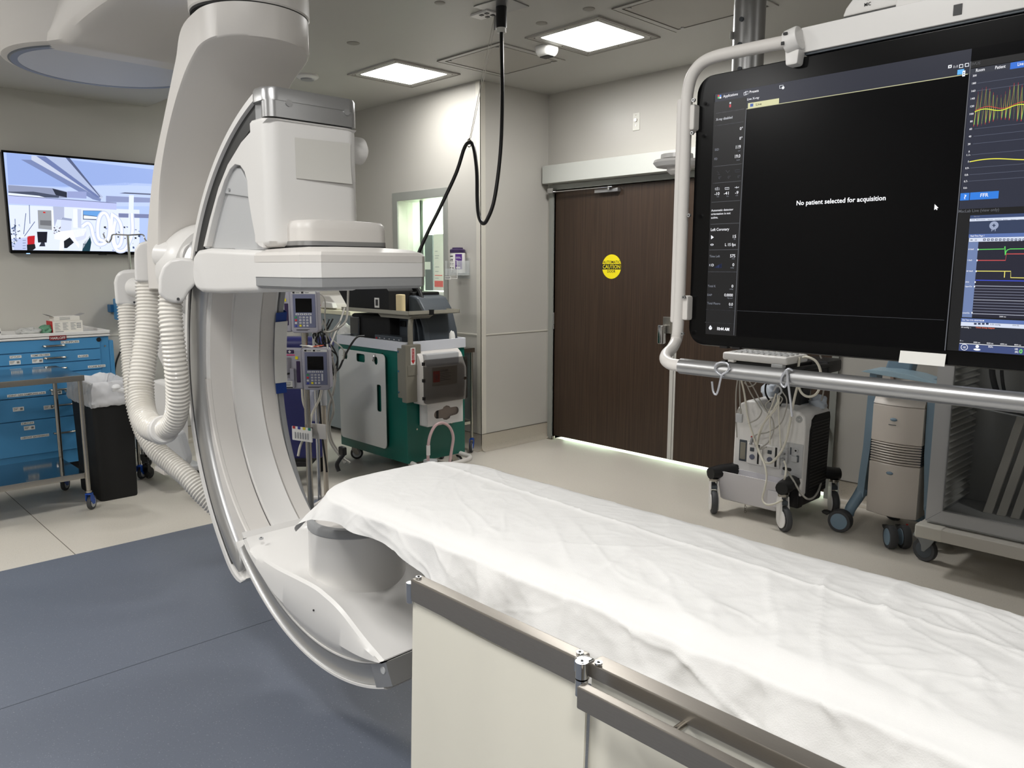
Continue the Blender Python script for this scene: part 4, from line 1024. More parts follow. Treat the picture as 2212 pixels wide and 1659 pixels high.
# the green trace in front of the red one
zlo = sp(2104, 266, 3).z; zhi = sp(2104, 208, 3).z; x = a.x + .0008; i = 0; P = []
while x < sx1:
    P += [(x, a.y - .0004, zlo - .004 * math.sin(i * .55 + 1)), (x + .00745 * .45, a.y - .0004, zhi + .011 * math.sin(i * .8 + .2))]; x += .00745; i += 1
L((120, 205, 96), 1.0).line(P, .0013, (0, -1, 0))
P = []
for i in range(120):
    xx = sp(2094, 350, 3).x + (sx1 - sp(2094, 350, 3).x) * i / 119; P.append((xx, a.y, sp(2094, 349.5, 3).z - .0045 * math.sin((xx + 0.5) * 34) - .002))
L((225, 220, 70), 1.2).line(P, .0018, (0, -1, 0))
R_((44, 120, 214), (2075, 417.6), (2073, 433.4), x1=sp(2094.5, 416).x, k=2, s=1.0); R_((44, 120, 214), (2096, 416), (2095, 432), x1=sp(2158, 412).x, k=2, s=1.0)
Tx('?', (2082, 430), (2087, 429.6), 9, k=4); Tx('FFR', (2117.5, 425.6), (2135, 424.4), 7.6, k=4)
# lower right: recorder window
R_((16, 17, 20), (2071, 452), (2042, 756), x1=sx1, s=.8)
Tx('MacLab Live (view only)', (2070.5, 459.5), (2158, 454.5), 6, (92, 94, 100), k=4)
B1 = (62, 78, 120); B2 = (86, 110, 168); WH = (206, 214, 232)
R_((54, 70, 110), (2096, 465.5), (2095, 472.6), x1=sx1, k=2); Tx('Mac-Lab', (2104, 469), (2116, 468.6), 2.6, D, k=4)
R_(WH, (2095, 472.6), (2094.8, 478.4), x1=sx1, k=2); 
for x, s_ in ((2098, 'Study'), (2109, 'Measurements'), (2134, 'Results'), (2149, 'Real-Time'), (2167, 'Review'), (2183, 'Windows'), (2200, 'Utilities')): Tx(s_, (x, 475.5), (x + len(s_) * 1.6, 475), 2.0, (90, 96, 110), k=4)
R_((46, 58, 86), (2094.8, 478.4), (2093, 505.6), x1=sx1, k=2)
q = sp(2147, 487, 3); L((150, 160, 186)).cyl(q, q + V((0, .0003, 0)), .0088, n=24); Ln((46, 58, 86), [(2143.4, 487), (2150.6, 487)], 1.5, k=5); Ln((46, 58, 86), [(2147, 483.4), (2147, 490.6)], 1.5, k=5); Tx('P1', (2141.5, 499.6), (2150.5, 499.2), 5, (150, 160, 186), k=4)
R_(B2, (2093, 506), (2092.7, 513.8), x1=sx1, k=2); Tx('Real-Time Page 1', (2096.5, 511.4), (2126, 510.6), 3.4, k=4)
R_(WH, (2093.4, 514), (2093, 522.6), x1=sx1, k=2)
for i in range(11): R_((40, 50, 80), (2124 + i * 8.5, 515.4), (2129 + i * 8.5, 520.2), k=4); R_(WH, (2125.4 + i * 8.5, 516.6), (2127.6 + i * 8.5, 519), k=5)
Ln((50, 60, 80), [(2096, 518.5), (2101, 518.5)], 1.2, k=4); Tx('25', (2105.5, 520), (2110, 520), 3, (60, 60, 80), k=4)
R_((106, 124, 166), (2092, 523), (2077, 685), x1=sp(2107, 600).x, k=2); R_((30, 31, 48), (2114, 523), (2101, 685), x1=sx1, k=3, s=.9)
for s_, x, y in (('II 0x0', 2092, 540), ('I 0x0', 2090, 563.6), ('III 0x0', 2088, 587), ('SPO2', 2085.5, 610.6), ('UpperChn', 2084.5, 620), ('LowerChn', 2079, 677)): Tx(s_, (x, y), (x + len(s_) * 1.9, y - .1), 3, k=4)
for x, y in ((2111.5, 539), (2109.5, 562.5), (2107.5, 586), (2105.3, 609.4), (2104, 619), (2098.6, 675.6)): R_(W, (x, y - 1.8), (x + 2.2, y + 1.8), k=4)
g0 = 2171
GR = (90, 200, 90)
Ln(GR, [(2113.5, 539), (2169, 537.8), (2171, 532), (2171.5, 551), (2173, 544), (2176, 540), (2182, 537.8), (2212, 537.4), (2400, 534)], 1.3, k=4, s=1.1)
Ln((200, 80, 80), [(2111.5, 562.5), (2172, 562.4), (2174, 548.6), (2212, 548.4), (2400, 548)], 1.3, k=4)
Ln((224, 214, 110), [(2109, 585.6), (2183.5, 586), (2183.2, 599.8), (2212, 600.4), (2400, 603)], 1.3, k=4); Ln((224, 214, 110), [(2170.5, 586), (2169.5, 599.6)], 1.3, k=4)
Ln((60, 80, 210), [(2107.4, 605.2), (2212, 607), (2400, 610)], 1.3, k=4)
for i in range(11):
    y = 617.4 + i * 6.0; Ln((176, 180, 196) if i in (0, 5, 10) else (120, 124, 144), [(2105.4 - i * .5, y), (2212, y + 1.8 + i * .22), (2400, y + 4.5 + i * .5)], .9, k=4)
Tx('2000 ms', (2158.6, 685), (2173, 685.6), 2.6, k=4)
R_(B2, (2076.6, 687), (2076, 694.6), x1=sx1, k=2); Tx('End Tidal CO2: SIDESTREAM', (2079, 692.4), (2125.6, 693.4), 3.2, k=4)
R_(WH, (2076, 695), (2075.4, 703.6), x1=sx1, k=2); Tx('0-50 mmHg', (2139, 702), (2161, 703), 2.8, (50, 56, 80), k=4); Tx('21% O2', (2187, 704), (2201, 704.6), 2.8, (50, 56, 80), k=4)
for i in range(4): R_((40, 50, 80), (2104 + i * 8.6, 697.4), (2109.6 + i * 8.6, 701.6), k=4)
R_((30, 34, 48), (2075.6, 704), (2072, 741), x1=sx1, k=2, s=.9); Tx('50 mmHg ---', (2076.4, 708), (2098, 708.4), 2.8, k=4); Tx('Check Airway Adaptor', (2108, 708.6), (2149, 709.8), 3.2, (220, 110, 80), k=4)
Tx('0 ---', (2073.6, 737), (2081, 737.2), 2.8, k=4)
for s_, x, y in (('2000 ms', 2102.6, 740.6), ('4000 ms', 2131, 742.4), ('6000 ms', 2160.6, 744.2), ('8000 ms', 2191, 746)): Tx(s_, (x, y), (x + 14.4, y + .8), 2.8, k=4)
Ln(W, [(2072.6, 741.6), (2212, 749.6), (2400, 760)], 1.0, k=4)
R_((58, 72, 118), (2072, 742.6), (2069, 757), x1=sx1, k=3)
q = sp(2083, 750, 4); L(W).lathe([(.0062, 0), (.0068, .0002), (.0068, 0)], q, 20, axis='y', caps=False); L(W).line([q + V((.0066 * math.cos(i * math.pi / 10), 0, .0066 * math.sin(i * math.pi / 10))) for i in range(21)], .0012, (0, -1, 0)); Tx('GE', (2080, 752), (2086, 752.2), 4, k=5)
q = sp(2111, 748.5, 4); L(W).ball(q, .0036, 12, (1, .05, 1)); L(W).ball(q + V((0, 0, -.0068)), .0072, 14, (1, .05, .32))
Tx('BSA:', (2135, 750.6), (2145, 751), 3.8, k=5); Tx('HR', (2192, 756), (2199, 756.4), 4, k=5); Tx('(BE)', (2192, 761.6), (2199.6, 762), 3.6, k=5)
Tx('0', (2201.4, 763), (2208.2, 763.4), 9, (120, 220, 90), k=5, s=1.2)
for (col, s), mb in ui.items():
    mb.build('screen_graphics', glow('glow_%d_%d_%d_%d' % (col + (int(s * 10),)), col, s * .92), scr, flat=True)
ui.clear()
# bar above the monitor, webcam pod, connecting parts
bz0, bz1 = 2.052, 2.112
MB().bb((-.985, MY - .006, bz0), (.10, MY + .16, bz1), .002).build('top_beam', M_WHITE, mon)
MB().bb((-.975, MY + .0, bz0 - .006), (.09, MY + .15, bz0), .001).build('beam_underside', M_DKGREY, mon)
q = ay(2069, 21, MY - .006); MB().bb((q.x - .0085, MY - .008, q.z - .011), (q.x + .0085, MY - .004, q.z + .011)).build('sensor_window', M_BLACK, mon)
MB().bb((-.55, MY + .16, 2.05), (-.45, MY + .26, 2.35), .01).build('beam_mount', M_ALU, mon)
# MIC pod standing on the beam
pod = root('microphone_pod', 'white rounded device marked MIC standing on the beam above the monitor', 'microphone', (-.80, 2.03, bz1))
prof = []
a = ay(1818, 40, 1.99); b = ay(1935, 22, 1.99)
rowz = [(a.x, a.z + .002), (a.x + .008, a.z + .022), (a.x + .025, a.z + .042), (a.x + .05, a.z + .056), (a.x + .085, a.z + .064), (-.70, a.z + .066), (-.70, a.z + .002)]
MB().prism(rowz, 'y', 1.99, 2.09, bev=.006).build('shell', M_WHITE, pod)
MB().bb((a.x + .004, 1.994, bz1 - .0), (-.72, 2.085, a.z + .003)).build('foot_gap', M_BLACK, pod)
MB().bb((b.x, 1.985, bz1), (-.62, 2.09, b.z + .05), .004).build('base_block', M_WHITE, pod)
t = MB(); q = ay(1867, 14, 1.989); put_text(t, 'MIC', (q.x, 1.9885, q.z), UX, UZ, ay(1881, 12, 1.989).x - q.x, .0075); t.ball((q.x + .008, 1.989, q.z + .014), .0016, 8); t.build('lettering', M_INK, pod, flat=True)
# handle frame round the monitor
HY = MY - .02
fr_ = MB().tube([ay(*p, y_) for p, y_ in (((1706, 89), HY), ((1660, 98), HY), ((1600, 110), HY), ((1550, 121), HY), ((1518, 135), HY), ((1498, 158), HY), ((1488, 186), HY), ((1483, 230), HY), ((1480, 320), HY), ((1475, 450), HY), ((1471, 560), HY), ((1467, 660), HY), ((1464, 716), HY), ((1461, 734), HY), ((1452, 752), HY - .05), ((1440, 765), HY - .10), ((1438, 777), HY - .14), ((1449, 786), 1.765), ((1470, 790), 1.755), ((1500, 793), 1.752))], .0165, n=20, sub=5).build('handle_frame', M_OFFW, mon, ang=60)
MB().cyl((-1.175, 1.752, 1.262), (.12, 1.752, 1.262), .0205, n=28).build('lower_bar', M_ALU, mon)
MB().bb((ay(1478, 200, HY).x - .018, HY - .012, 1.36), (ay(1478, 200, HY).x + .018, HY + .014, 1.99), .008).build('bar_cover', M_OFFW, mon)
for px, py in ((1497, 216), (1494, 287), (1487, 465), (1476, 642), (1473, 721)):
    q = ay(px, py, HY - .014); c_ = MB().cyl(q, q + V((0, .006, 0)), .0052, n=16).build('screw', M_ALU, mon); MB().cyl(q + V((0, -.0008, 0)), q + V((0, .004, 0)), .0022, n=6).build('screw_socket', M_BLACK, c_)
for z0, z1 in ((1.90, 1.97), (1.37, 1.44)):
    MB().bb((-1.325, HY - .005, z0), (mx0 + .012, MY + .03, z1), .006).build('frame_bracket', M_OFFW, mon)
q = ay(1712, 88, HY)
c_ = MB().cyl(q + V((-.016, 0, -.004)), q + V((.022, 0, .004)), .030, n=28, bev=.006).build('beam_clamp', M_WHITE, mon)
MB().prism([(q.x - .012, q.z - .06), (q.x + .02, q.z - .06), (q.x + .026, q.z), (q.x - .018, q.z)], 'y', HY - .01, HY + .03, bev=.006).build('clamp_stem', M_WHITE, mon)
MB().box(q + V((-.004, -.031, .012)), (.011, .004, .006), .001).build('clamp_button', M_BLACK, c_)
MB().box(q + V((-.010, -.031, -.010)), (.008, .004, .008), .001).build('clamp_button', M_BLACK, c_)
# paper label under the screen
q = [ay(1945, 757, MY - .003), ay(2044, 765, MY - .003), ay(2040, 792, MY - .012), ay(1941, 783, MY - .012)]
sheet(q, .0004, V((0, -1, 0)), 'paper_strip', M_PAPER, 'blank white paper strip taped to the lower bezel of the big monitor', 'paper')
# wire S-hooks over the lower bar
M_WIRE = mat('hook_wire', (200, 202, 208), .25, metal=.7)
def hook(pts, lab, ys):
    o = MB().tube([ay(a, b, y) for (a, b), y in zip(pts, ys)], .0028, n=8, sub=6).build('wire_hook', M_WIRE, None, ang=70); tag(o, lab, 'hook', 'wire hooks on the lower bar')
hook([(1563, 814), (1548, 803), (1545, 790), (1556, 783), (1572, 786), (1573, 800), (1560, 810), (1556, 822), (1552, 840), (1547, 852), (1541, 846), (1538, 824)], 'bent wire hook on the monitor bar, its open end hanging low left', [1.735, 1.73, 1.728, 1.728, 1.728, 1.728, 1.728, 1.728, 1.728, 1.728, 1.728, 1.728])
hook([(1712, 800), (1702, 797), (1690, 812), (1687, 828), (1695, 836), (1701, 822), (1700, 800), (1703, 830), (1708, 870), (1711, 900)], 'bent wire hook on the monitor bar above the white patient monitor cart', [1.735, 1.728, 1.728, 1.728, 1.728, 1.728, 1.728, 1.728, 1.728, 1.728])

# ceiling pole with swivel arm that carries the monitor
q = ad(1617, 90, 3.2)
pole = root('ceiling_pole', 'thick silver ceiling pole behind the big monitor', 'pole', (q.x, q.y, 1.95))
MB().cyl((q.x, q.y, 2.30), (q.x, q.y, CEIL), .063, n=40).build('upper_tube', M_ALU, pole)
MB().cyl((q.x, q.y, 1.97), (q.x, q.y, 2.297), .066, n=40).build('lower_tube', M_ALU, pole)
MB().cyl((q.x, q.y, 2.296), (q.x, q.y, 2.301), .0665, n=40).build('tube_joint', M_BLACK, pole)
fwd = V((-.72, .69, 0)).normalized(); rt = V((.69, .72, 0))
for px, py in ((1601, 41), (1590, 93), (1588, 145)):
    s_ = ad(px, py, 3.14); d = V((s_.x - q.x, s_.y - q.y, 0)).normalized(); c0 = V((q.x, q.y, s_.z)) + d * .062
    o = MB().cyl(c0, c0 + d * .008, .009, n=16).build('tube_screw', M_DKGREY, pole)
s_ = ad(1592, 66, 3.14); MB().box((q.x - .055, q.y - .037, s_.z), (.003, .03, .03)).build('type_label', M_PAPER, pole)
MB().cyl((q.x, q.y, 2.20), (-.5, 2.28, 2.20), .045, n=28).build('swivel_arm', M_ALU, pole)
MB().cyl((q.x, q.y, 2.06), (q.x + .45, q.y - .1, 2.06), .035, n=28).build('swivel_arm', M_ALU, pole)
MB().lathe([(.13, CEIL - .001), (.13, CEIL - .03), (.07, CEIL - .06)], (q.x, q.y, 0), 40).build('ceiling_flange', M_ALU, pole)

# small examination lamp seen past the left edge of the frame
q = ad(1462, 350, 3.0); el = root('examination_lamp', 'small white round examination lamp head left of the big monitor', 'lamp', (q.x, q.y, q.z - .05))
MB().lathe([(.02, .03), (.06, .028), (.062, .012), (.02, .010)], q, 36).build('cap_disc', M_WHITE, el)
MB().lathe([(.03, .010), (.086, .006), (.09, -.004), (.078, -.018), (.06, -.020)], q, 40).build('lamp_disc', M_WHITE, el)
MB().lathe([(.045, -.02), (.045, -.035), (.03, -.048), (.01, -.05)], q + V((.01, 0, 0)), 32).build('lamp_hub', M_OFFW, el)
MB().tube([q + V((.0, 0, .0)), q + rt * .12, q + rt * .5, q + rt * .9 + V((0, 0, .1)), q + rt * 1.0 + V((0, 0, .4)), V(((q + rt * 1.0).x, (q + rt * 1.0).y, CEIL))], .016, n=12).build('lamp_arm', M_OFFW, el)

# ------------------------------------------------------------------ wall television
TX = XL + .03
tv = root('wall_television', 'wall television on the left showing a bluish picture of this room', 'television', (TX, 1.95, 1.6))
tl = ax(7, 324, TX + .04); bl = ax(18, 547, TX + .04)
ty0, tz1, tz0 = (tl.y + bl.y) / 2, tl.z, bl.z
tw = (tz1 - tz0) * 1.74; ty1 = ty0 + tw
MB().bb((XL + .001, ty0 + .005, tz0 + .005), (TX + .035, ty1 - .005, tz1 - .005), .006).build('housing', M_BLACK, tv)
MB().bb((TX + .033, ty0, tz0), (TX + .042, ty1, tz1), .002).build('bezel', M_BLK_GLOSS, tv)
TP = TX + .0425
fy = (ty1 - ty0)
ia = ax(14, 329, TP); ib = ax(23, 543, TP)
iz1, iz0 = tz1 - .016, tz0 + .024; iy0, iy1 = ty0 + .013, ty1 - .013
def tp(cx, cy, k=1):   # cx, cy in the magnified view of the television
    return ax(cx / 6.6375, 310 + cy / 6.6375, TP + .0003 * k)
BG = (176, 196, 240)
tui = {}
def TL(col, s=1.0):
    if (col, s) not in tui: tui[(col, s)] = MB()
    return tui[(col, s)]
def cl(p): return V((p.x, min(max(p.y, iy0), iy1), min(max(p.z, iz0), iz1)))
def pg(col, pts, k=1, s=1.0): TL(col, s).poly([cl(tp(a, b, k)) for a, b in pts])
ts = MB().poly([(TP, iy0, iz0), (TP, iy1, iz0), (TP, iy1, iz1), (TP, iy0, iz1)]).build('screen', glow('tv_base', BG, .95), tv, flat=True)
yy = lambda y: cl(V((TP, y, 0))).y
pg((150, 172, 226), [(90, 125), (2600, 420), (2600, 620), (1800, 600), (900, 620), (120, 590)], 1)
pg((190, 206, 246), [(110, 590), (900, 640), (1800, 560), (2600, 600), (2600, 900), (110, 900)], 1)
pg((120, 134, 178), [(300, 230), (450, 235), (1450, 790), (1440, 830), (1330, 800)], 2)
pg((196, 204, 226), [(450, 175), (640, 180), (1480, 760), (1450, 800), (450, 235)], 2)
pg((108, 122, 170), [(520, 180), (650, 185), (1440, 770), (1400, 780)], 3)
pg((176, 188, 220), [(650, 185), (930, 200), (1480, 770), (1440, 775)], 3)
pg((86, 96, 130), [(940, 200), (1000, 205), (1440, 760), (1430, 765)], 4)
pg((140, 148, 176), [(115, 595), (750, 640), (960, 690), (960, 780), (820, 780), (120, 700)], 2)
pg((40, 46, 62), [(750, 645), (960, 700), (960, 775), (800, 740)], 3)
pg((70, 78, 100), [(120, 690), (480, 690), (850, 750), (840, 780), (420, 765), (120, 710)], 3)
pg((226, 234, 255), [(120, 705), (560, 750), (700, 790), (120, 745)], 4)
pg((150, 160, 206), [(965, 685), (1240, 690), (1240, 790), (965, 775)], 3)
pg((184, 192, 236), [(115, 745), (1670, 855), (1670, 950), (120, 860)], 4)
pg((90, 96, 130), [(120, 740), (1670, 850), (1670, 858), (120, 748)], 5)
pg((222, 230, 255), [(125, 880), (2000, 950), (2000, 1550), (155, 1540)], 2)
pg((150, 154, 160), [(540, 955), (765, 960), (750, 1240), (550, 1220)], 5)
pg((110, 112, 118), [(575, 1100), (735, 1105), (735, 1180), (575, 1170)], 6)
pg((236, 240, 250), [(735, 950), (765, 955), (770, 1250), (745, 1250)], 6)
pg((200, 40, 40), [(618, 978), (652, 980), (650, 1000), (618, 998)], 7)
pg((176, 184, 212), [(760, 900), (920, 910), (920, 1100), (820, 1090), (780, 1200)], 4)
pg((235, 240, 252), [(1050, 940), (1165, 945), (1165, 1215), (1050, 1205)], 6)
pg((198, 206, 230), [(1110, 940), (1165, 945), (1165, 1215), (1115, 1205)], 7)
pg((208, 216, 238), [(875, 1070), (1030, 1075), (1020, 1280), (870, 1270)], 6)
pg((150, 160, 190), [(900, 1060), (1030, 1080), (1030, 1110), (870, 1090)], 7)
pg((240, 243, 252), [(780, 1310), (860, 1260), (1230, 1220), (1240, 1240), (1200, 1320), (900, 1390), (780, 1370)], 7)
pg((210, 216, 236), [(1040, 1240), (1240, 1230), (1230, 1370), (1100, 1400)], 7)
pg((24, 28, 36), [(915, 1400), (1000, 1345), (1060, 1420), (960, 1500), (920, 1500)], 9)
pg((244, 246, 252), [(860, 1400), (960, 1300), (1030, 1300), (1140, 1450), (1130, 1500), (1010, 1340), (920, 1420), (910, 1550), (850, 1540)], 8)
pg((225, 232, 245), [(1130, 1550), (1170, 1400), (1290, 1300), (1290, 1340), (1170, 1550)], 9)
pg((20, 60, 74), [(1180, 1550), (1190, 1440), (1290, 1320), (1310, 1420), (1290, 1550)], 9)
pg((60, 70, 100), [(1190, 960), (1470, 965), (1440, 1100), (1190, 1090)], 5)
pg((104, 160, 224), [(1195, 965), (1460, 970), (1435, 1050), (1195, 1020)], 6)
pg((236, 242, 255), [(1200, 1030), (1430, 1055), (1425, 1085), (1200, 1080)], 7)
pg((18, 20, 34), [(530, 1265), (680, 1265), (670, 1420), (545, 1420)], 8)
pg((40, 44, 60), [(590, 1420), (640, 1420), (650, 1475), (560, 1475)], 8)
pg((190, 30, 40), [(390, 1330), (500, 1320), (495, 1440), (395, 1450)], 8)
pg((20, 20, 24), [(385, 1450), (500, 1440), (512, 1500), (470, 1530), (390, 1530)], 8)
pg((190, 200, 235), [(155, 1330), (420, 1310), (390, 1540), (200, 1540), (160, 1450)], 7)
pg((226, 232, 250), [(150, 1330), (425, 1308), (400, 1345), (160, 1370)], 8)
for i in range(4): pg((120, 130, 165), [(325, 1385 + i * 38), (370, 1383 + i * 38), (370, 1392 + i * 38), (325, 1394 + i * 38)], 9)
rr = random.Random(5)
for i in range(46):
    a_, b_ = rr.uniform(150, 280), rr.uniform(1120, 1480); s_ = rr.uniform(8, 26); c_ = rr.choice([(30, 36, 50), (110, 124, 160), (235, 240, 250), (60, 90, 130), (90, 96, 110)])
    pg(c_, [(a_, b_), (a_ + s_, b_ + 4), (a_ + s_ * .8, b_ + s_), (a_ - 3, b_ + s_ * .7)], 9)
for i in range(60):
    a_, b_ = rr.uniform(1320, 2000), rr.uniform(1180, 1530); s_ = rr.uniform(10, 34); c_ = rr.choice([(30, 36, 50), (60, 76, 110), (24, 26, 30), (150, 160, 200), (80, 96, 140)])
    pg(c_, [(a_, b_), (a_ + s_, b_ + 4), (a_ + s_ * .8, b_ + s_), (a_ - 3, b_ + s_ * .7)], 5)
for i in range(22):
    a_, b_ = rr.uniform(760, 900), rr.uniform(1180, 1290); s_ = rr.uniform(8, 24); c_ = rr.choice([(40, 36, 50), (90, 86, 96), (24, 26, 30), (150, 140, 150)])
    pg(c_, [(a_, b_), (a_ + s_, b_ + 4), (a_ + s_ * .8, b_ + s_), (a_ - 3, b_ + s_ * .7)], 5)
pg((140, 150, 190), [(1520, 750), (2600, 800), (2600, 850), (1520, 840)], 4); pg((120, 128, 168), [(1700, 1000), (2600, 1030), (2600, 1080), (1700, 1060)], 4)
pg((226, 234, 255), [(1850, 740), (1920, 742), (1900, 1550), (1830, 1550)], 6)
pg((90, 96, 120), [(1710, 715), (1790, 700), (2600, 740), (2600, 760)], 5)
def ribbon(col, pts, w, k):
    P = [tp(a, b, k) for a, b in pts]; P = smooth_path(P, 8); TL(col).line([cl(p) for p in P], w, (-1, 0, 0))
for pts in ([(1180, 1190), (1260, 1140), (1310, 1200), (1340, 1330), (1400, 1440), (1500, 1430), (1560, 1330), (1570, 1150), (1530, 1020), (1470, 1000), (1420, 1080), (1400, 1230), (1420, 1360), (1500, 1400)], [(1610, 1000), (1600, 1100), (1600, 1300), (1640, 1470), (1700, 1540), (1790, 1520), (1860, 1400), (1900, 1250), (1890, 1000)], [(1600, 1010), (1690, 1080), (1740, 1200), (1740, 1400), (1690, 1480), (1640, 1420), (1630, 1250), (1650, 1120)]):
    ribbon((196, 206, 234), pts, .034, 10); ribbon((240, 244, 255), pts, .020, 11)
for pts in ([(350, 1330), (500, 1120)], [(420, 880), (430, 1150)], [(340, 1300), (370, 1000)], [(230, 1400), (215, 1080)]): TL((60, 80, 120)).line([cl(tp(a, b, 9)) for a, b in pts], .004, (-1, 0, 0))
for (col, s), mb in tui.items():
    mb.build('screen_picture', glow('tv_%d_%d_%d' % col, col, .95), ts, flat=True)
q = ax(61, 547.5, TP); MB().bb((TP - .004, q.y - .012, q.z - .003), (TP + .001, q.y + .012, q.z + .002)).build('power_led', glow('led_blue', (150, 200, 255), 2.0), tv)
q = ax(222, 552, TP); MB().bb((TP - .006, q.y - .03, tz0 - .006), (TP, q.y + .03, tz0 + .002)).build('logo_tab', M_BLACK, tv)
# ------------------------------------------------------------------ generic casters
def caster(parent, x, y, r=.05, w_=.024, yaw=0.0, fork=M_CASTBLUE, tyre=M_RUBBER, hub=M_LGREY, ztop=None, local=True, brake=False, name='caster'):
    """one swivel caster whose tyre rests on z=0 below (x, y)"""
    R = Matrix.Rotation(yaw, 3, 'Z'); o = V((x, y, 0)); off = R @ V((.025, 0, 0)); zt = ztop or r * 2 + .045
    m = MB()
    for s in (-1, 1):
        m.prism([(-.012, zt - .01), (.016, zt - .01), (.044, r + .012), (.040, r - .012), (.014, r - .01), (-.014, r * 1.5)], 'y', s * (w_ / 2 + .004) - .002, s * (w_ / 2 + .004) + .002, bev=.0015)
    m.bb((-.016, -w_ / 2 - .006, zt - .014), (.020, w_ / 2 + .006, zt - .006), .002); m.cyl((0, 0, zt - .008), (0, 0, zt + .004), .012)
    for v in m.bm.verts: v.co = R @ v.co + o
    c = m.build(name, fork, parent, local=local)
    m = MB(); m.lathe([(r * .74, -w_ / 2), (r * .93, -w_ / 2), (r, -w_ / 4), (r, w_ / 4), (r * .93, w_ / 2), (r * .74, w_ / 2)], (0, 0, 0), 28, axis='y', caps=True)
    for v in m.bm.verts: v.co = R @ (v.co + V((.027, 0, r))) + o
    m.build('tyre', tyre, c, local=local)
    m = MB(); m.lathe([(r * .2, -w_ / 2 - .003), (r * .66, -w_ / 2 - .0015), (r * .72, -w_ / 2 + .002), (r * .72, w_ / 2 - .002), (r * .66, w_ / 2 + .0015), (r * .2, w_ / 2 + .003)], (0, 0, 0), 24, axis='y')
    for v in m.bm.verts: v.co = R @ (v.co + V((.027, 0, r))) + o
    m.build('wheel_hub', hub, c, local=local)
    if brake:
        m = MB(); m.box((-.035, 0, r * 1.35), (.05, w_ * .9, .012), .003)
        for v in m.bm.verts: v.co = R @ v.co + o
        m.build('brake_pedal', M_BLACK, c, local=local)
    return c

# ------------------------------------------------------------------ blue medical cart by the television wall
BXF, BY0, BY1, BZT = -6.13, .80, 1.815, 1.035
bc = root('medical_cart', 'tall blue medical supply cart with labelled drawers under the television', 'cart', (-6.45, 1.31, 0))
MB().bb((XL + .03, BY0, .13), (BXF - .004, BY1, BZT), .004).build('body', M_BLUEP, bc)
MB().bb((XL + .05, BY0 + .02, .09), (BXF - .03, BY1 - .02, .13)).build('base', M_BLACK, bc)
top = MB(); top.bb((XL + .02, BY0 - .012, BZT), (BXF + .014, BY1 + .012, BZT + .012), .004)
top.bb((BXF + .004, BY0 - .012, BZT - .012), (BXF + .014, BY1 + .012, BZT + .030), .004); top.bb((XL + .02, BY1 + .002, BZT - .012), (BXF + .014, BY1 + .012, BZT + .030), .004)
top.build('top_tray', M_WHITE, bc)
edges = [1.022, .936, .855, .785, .715, .628, .470, .225]
YD0, YD1 = BY0 + .02, BY1 - .065
M_LAB = mat('label_white', (222, 222, 218), .6)
names = {0: [('IV SUPPLIES', 1.50, .010)], 1: [('STYLET', 1.185, .004), ('TEMP PROBES', 1.31, .004), ('A-LINE', 1.60, .03)], 2: [('A-LINE BAGS', 1.66, .03)], 3: [('BLADE 2', 1.70, .052)], 4: [('JOINT GAS SAMPLING LINE', 1.15, .045), ('LINE KATER BAGS, A', 1.50, .045)], 5: [('', 0, 0)], 6: [('CIRCUIT', 1.215, .0), ('CIRCUIT EXTENSION', 1.205, .10)]}
for i in range(7):
    za, zb = edges[i], edges[i + 1]
    d = MB().bb((BXF - .004, YD0, zb + .003), (BXF + .008, YD1, za - .003), .003).build('drawer', M_BLUEP, bc)
    yh = 1.455 + (.02 if i > 2 else 0); zh = zb + (za - zb) * (.46 if i < 5 else .55)
    m = MB(); m.tube([(BXF + .006, yh - .065, zh), (BXF + .026, yh - .058, zh), (BXF + .032, yh, zh), (BXF + .026, yh + .058, zh), (BXF + .006, yh + .065, zh)], .0075, n=8); m.build('handle', M_STEEL, d)
    for s_, y0, dz in names.get(i, []):
        if not s_: continue
        wl = .0095 * len(s_) + .012; zl = za - .016 - dz
        lb = MB().bb((BXF + .0075, y0, zl - .010), (BXF + .0088, y0 + wl, zl + .008)).build('drawer_label', M_LAB, d, flat=True)
        t = MB(); put_text(t, s_, (BXF + .0092, y0 + .005, zl - .006), UY, UZ, wl - .010, .010); t.build('lettering', M_INK, lb, flat=True)
    for y0, dz in {1: [(1.18, .058), (1.315, .058)], 3: [(1.13, .04), (1.42, .05), (1.56, .045)], 4: [(1.415, .068), (1.56, .066)], 5: [(1.175, .07), (1.36, .08)], 6: [(1.23, .05)]}.get(i, []):
        zl = za - dz
        lb = MB().bb((BXF + .0075, y0, zl - .015), (BXF + .0088, y0 + .066, zl + .013)).build('barcode_label', M_LAB, d, flat=True)
        t = MB()
        for k in range(3): t.bb((BXF + .0087, y0 + .004, zl + .006 - k * .006), (BXF + .0092, y0 + .032 - k * .004, zl + .008 - k * .006))
        for k in range(4): t.bb((BXF + .0087, y0 + .044 + k * .004, zl - .008), (BXF + .0092, y0 + .0465 + k * .004, zl + .006))
        t.build('print', M_INK, lb, flat=True)
q = ax(105, 721, BXF); pl = MB().bb((BXF - .002, q.y - .055, 1.024 - .004), (BXF + .002, q.y + .055, 1.048 - .0), .002)
pl = MB().bb((BXF + .012, 1.43, BZT - .028 + .006), (BXF + .018, 1.535, BZT + .010)).build('name_plate', mat('plate_red', (120, 26, 34), .4), bc)
t = MB(); put_text(t, 'HARLOFF', (BXF + .0186, 1.437, BZT - .015), UY, UZ, .092, .017); t.build('lettering', M_LAB, pl, flat=True)
MB().cyl((BXF - .002, 1.745, 1.00), (BXF + .010, 1.745, 1.00), .016, n=20).build('lock', M_BLACK, bc)
MB().bb((XL + .06, BY1, .30), (BXF + .0, BY1 + .03, .99), .006).build('side_rail_panel', M_BLUEP, bc)
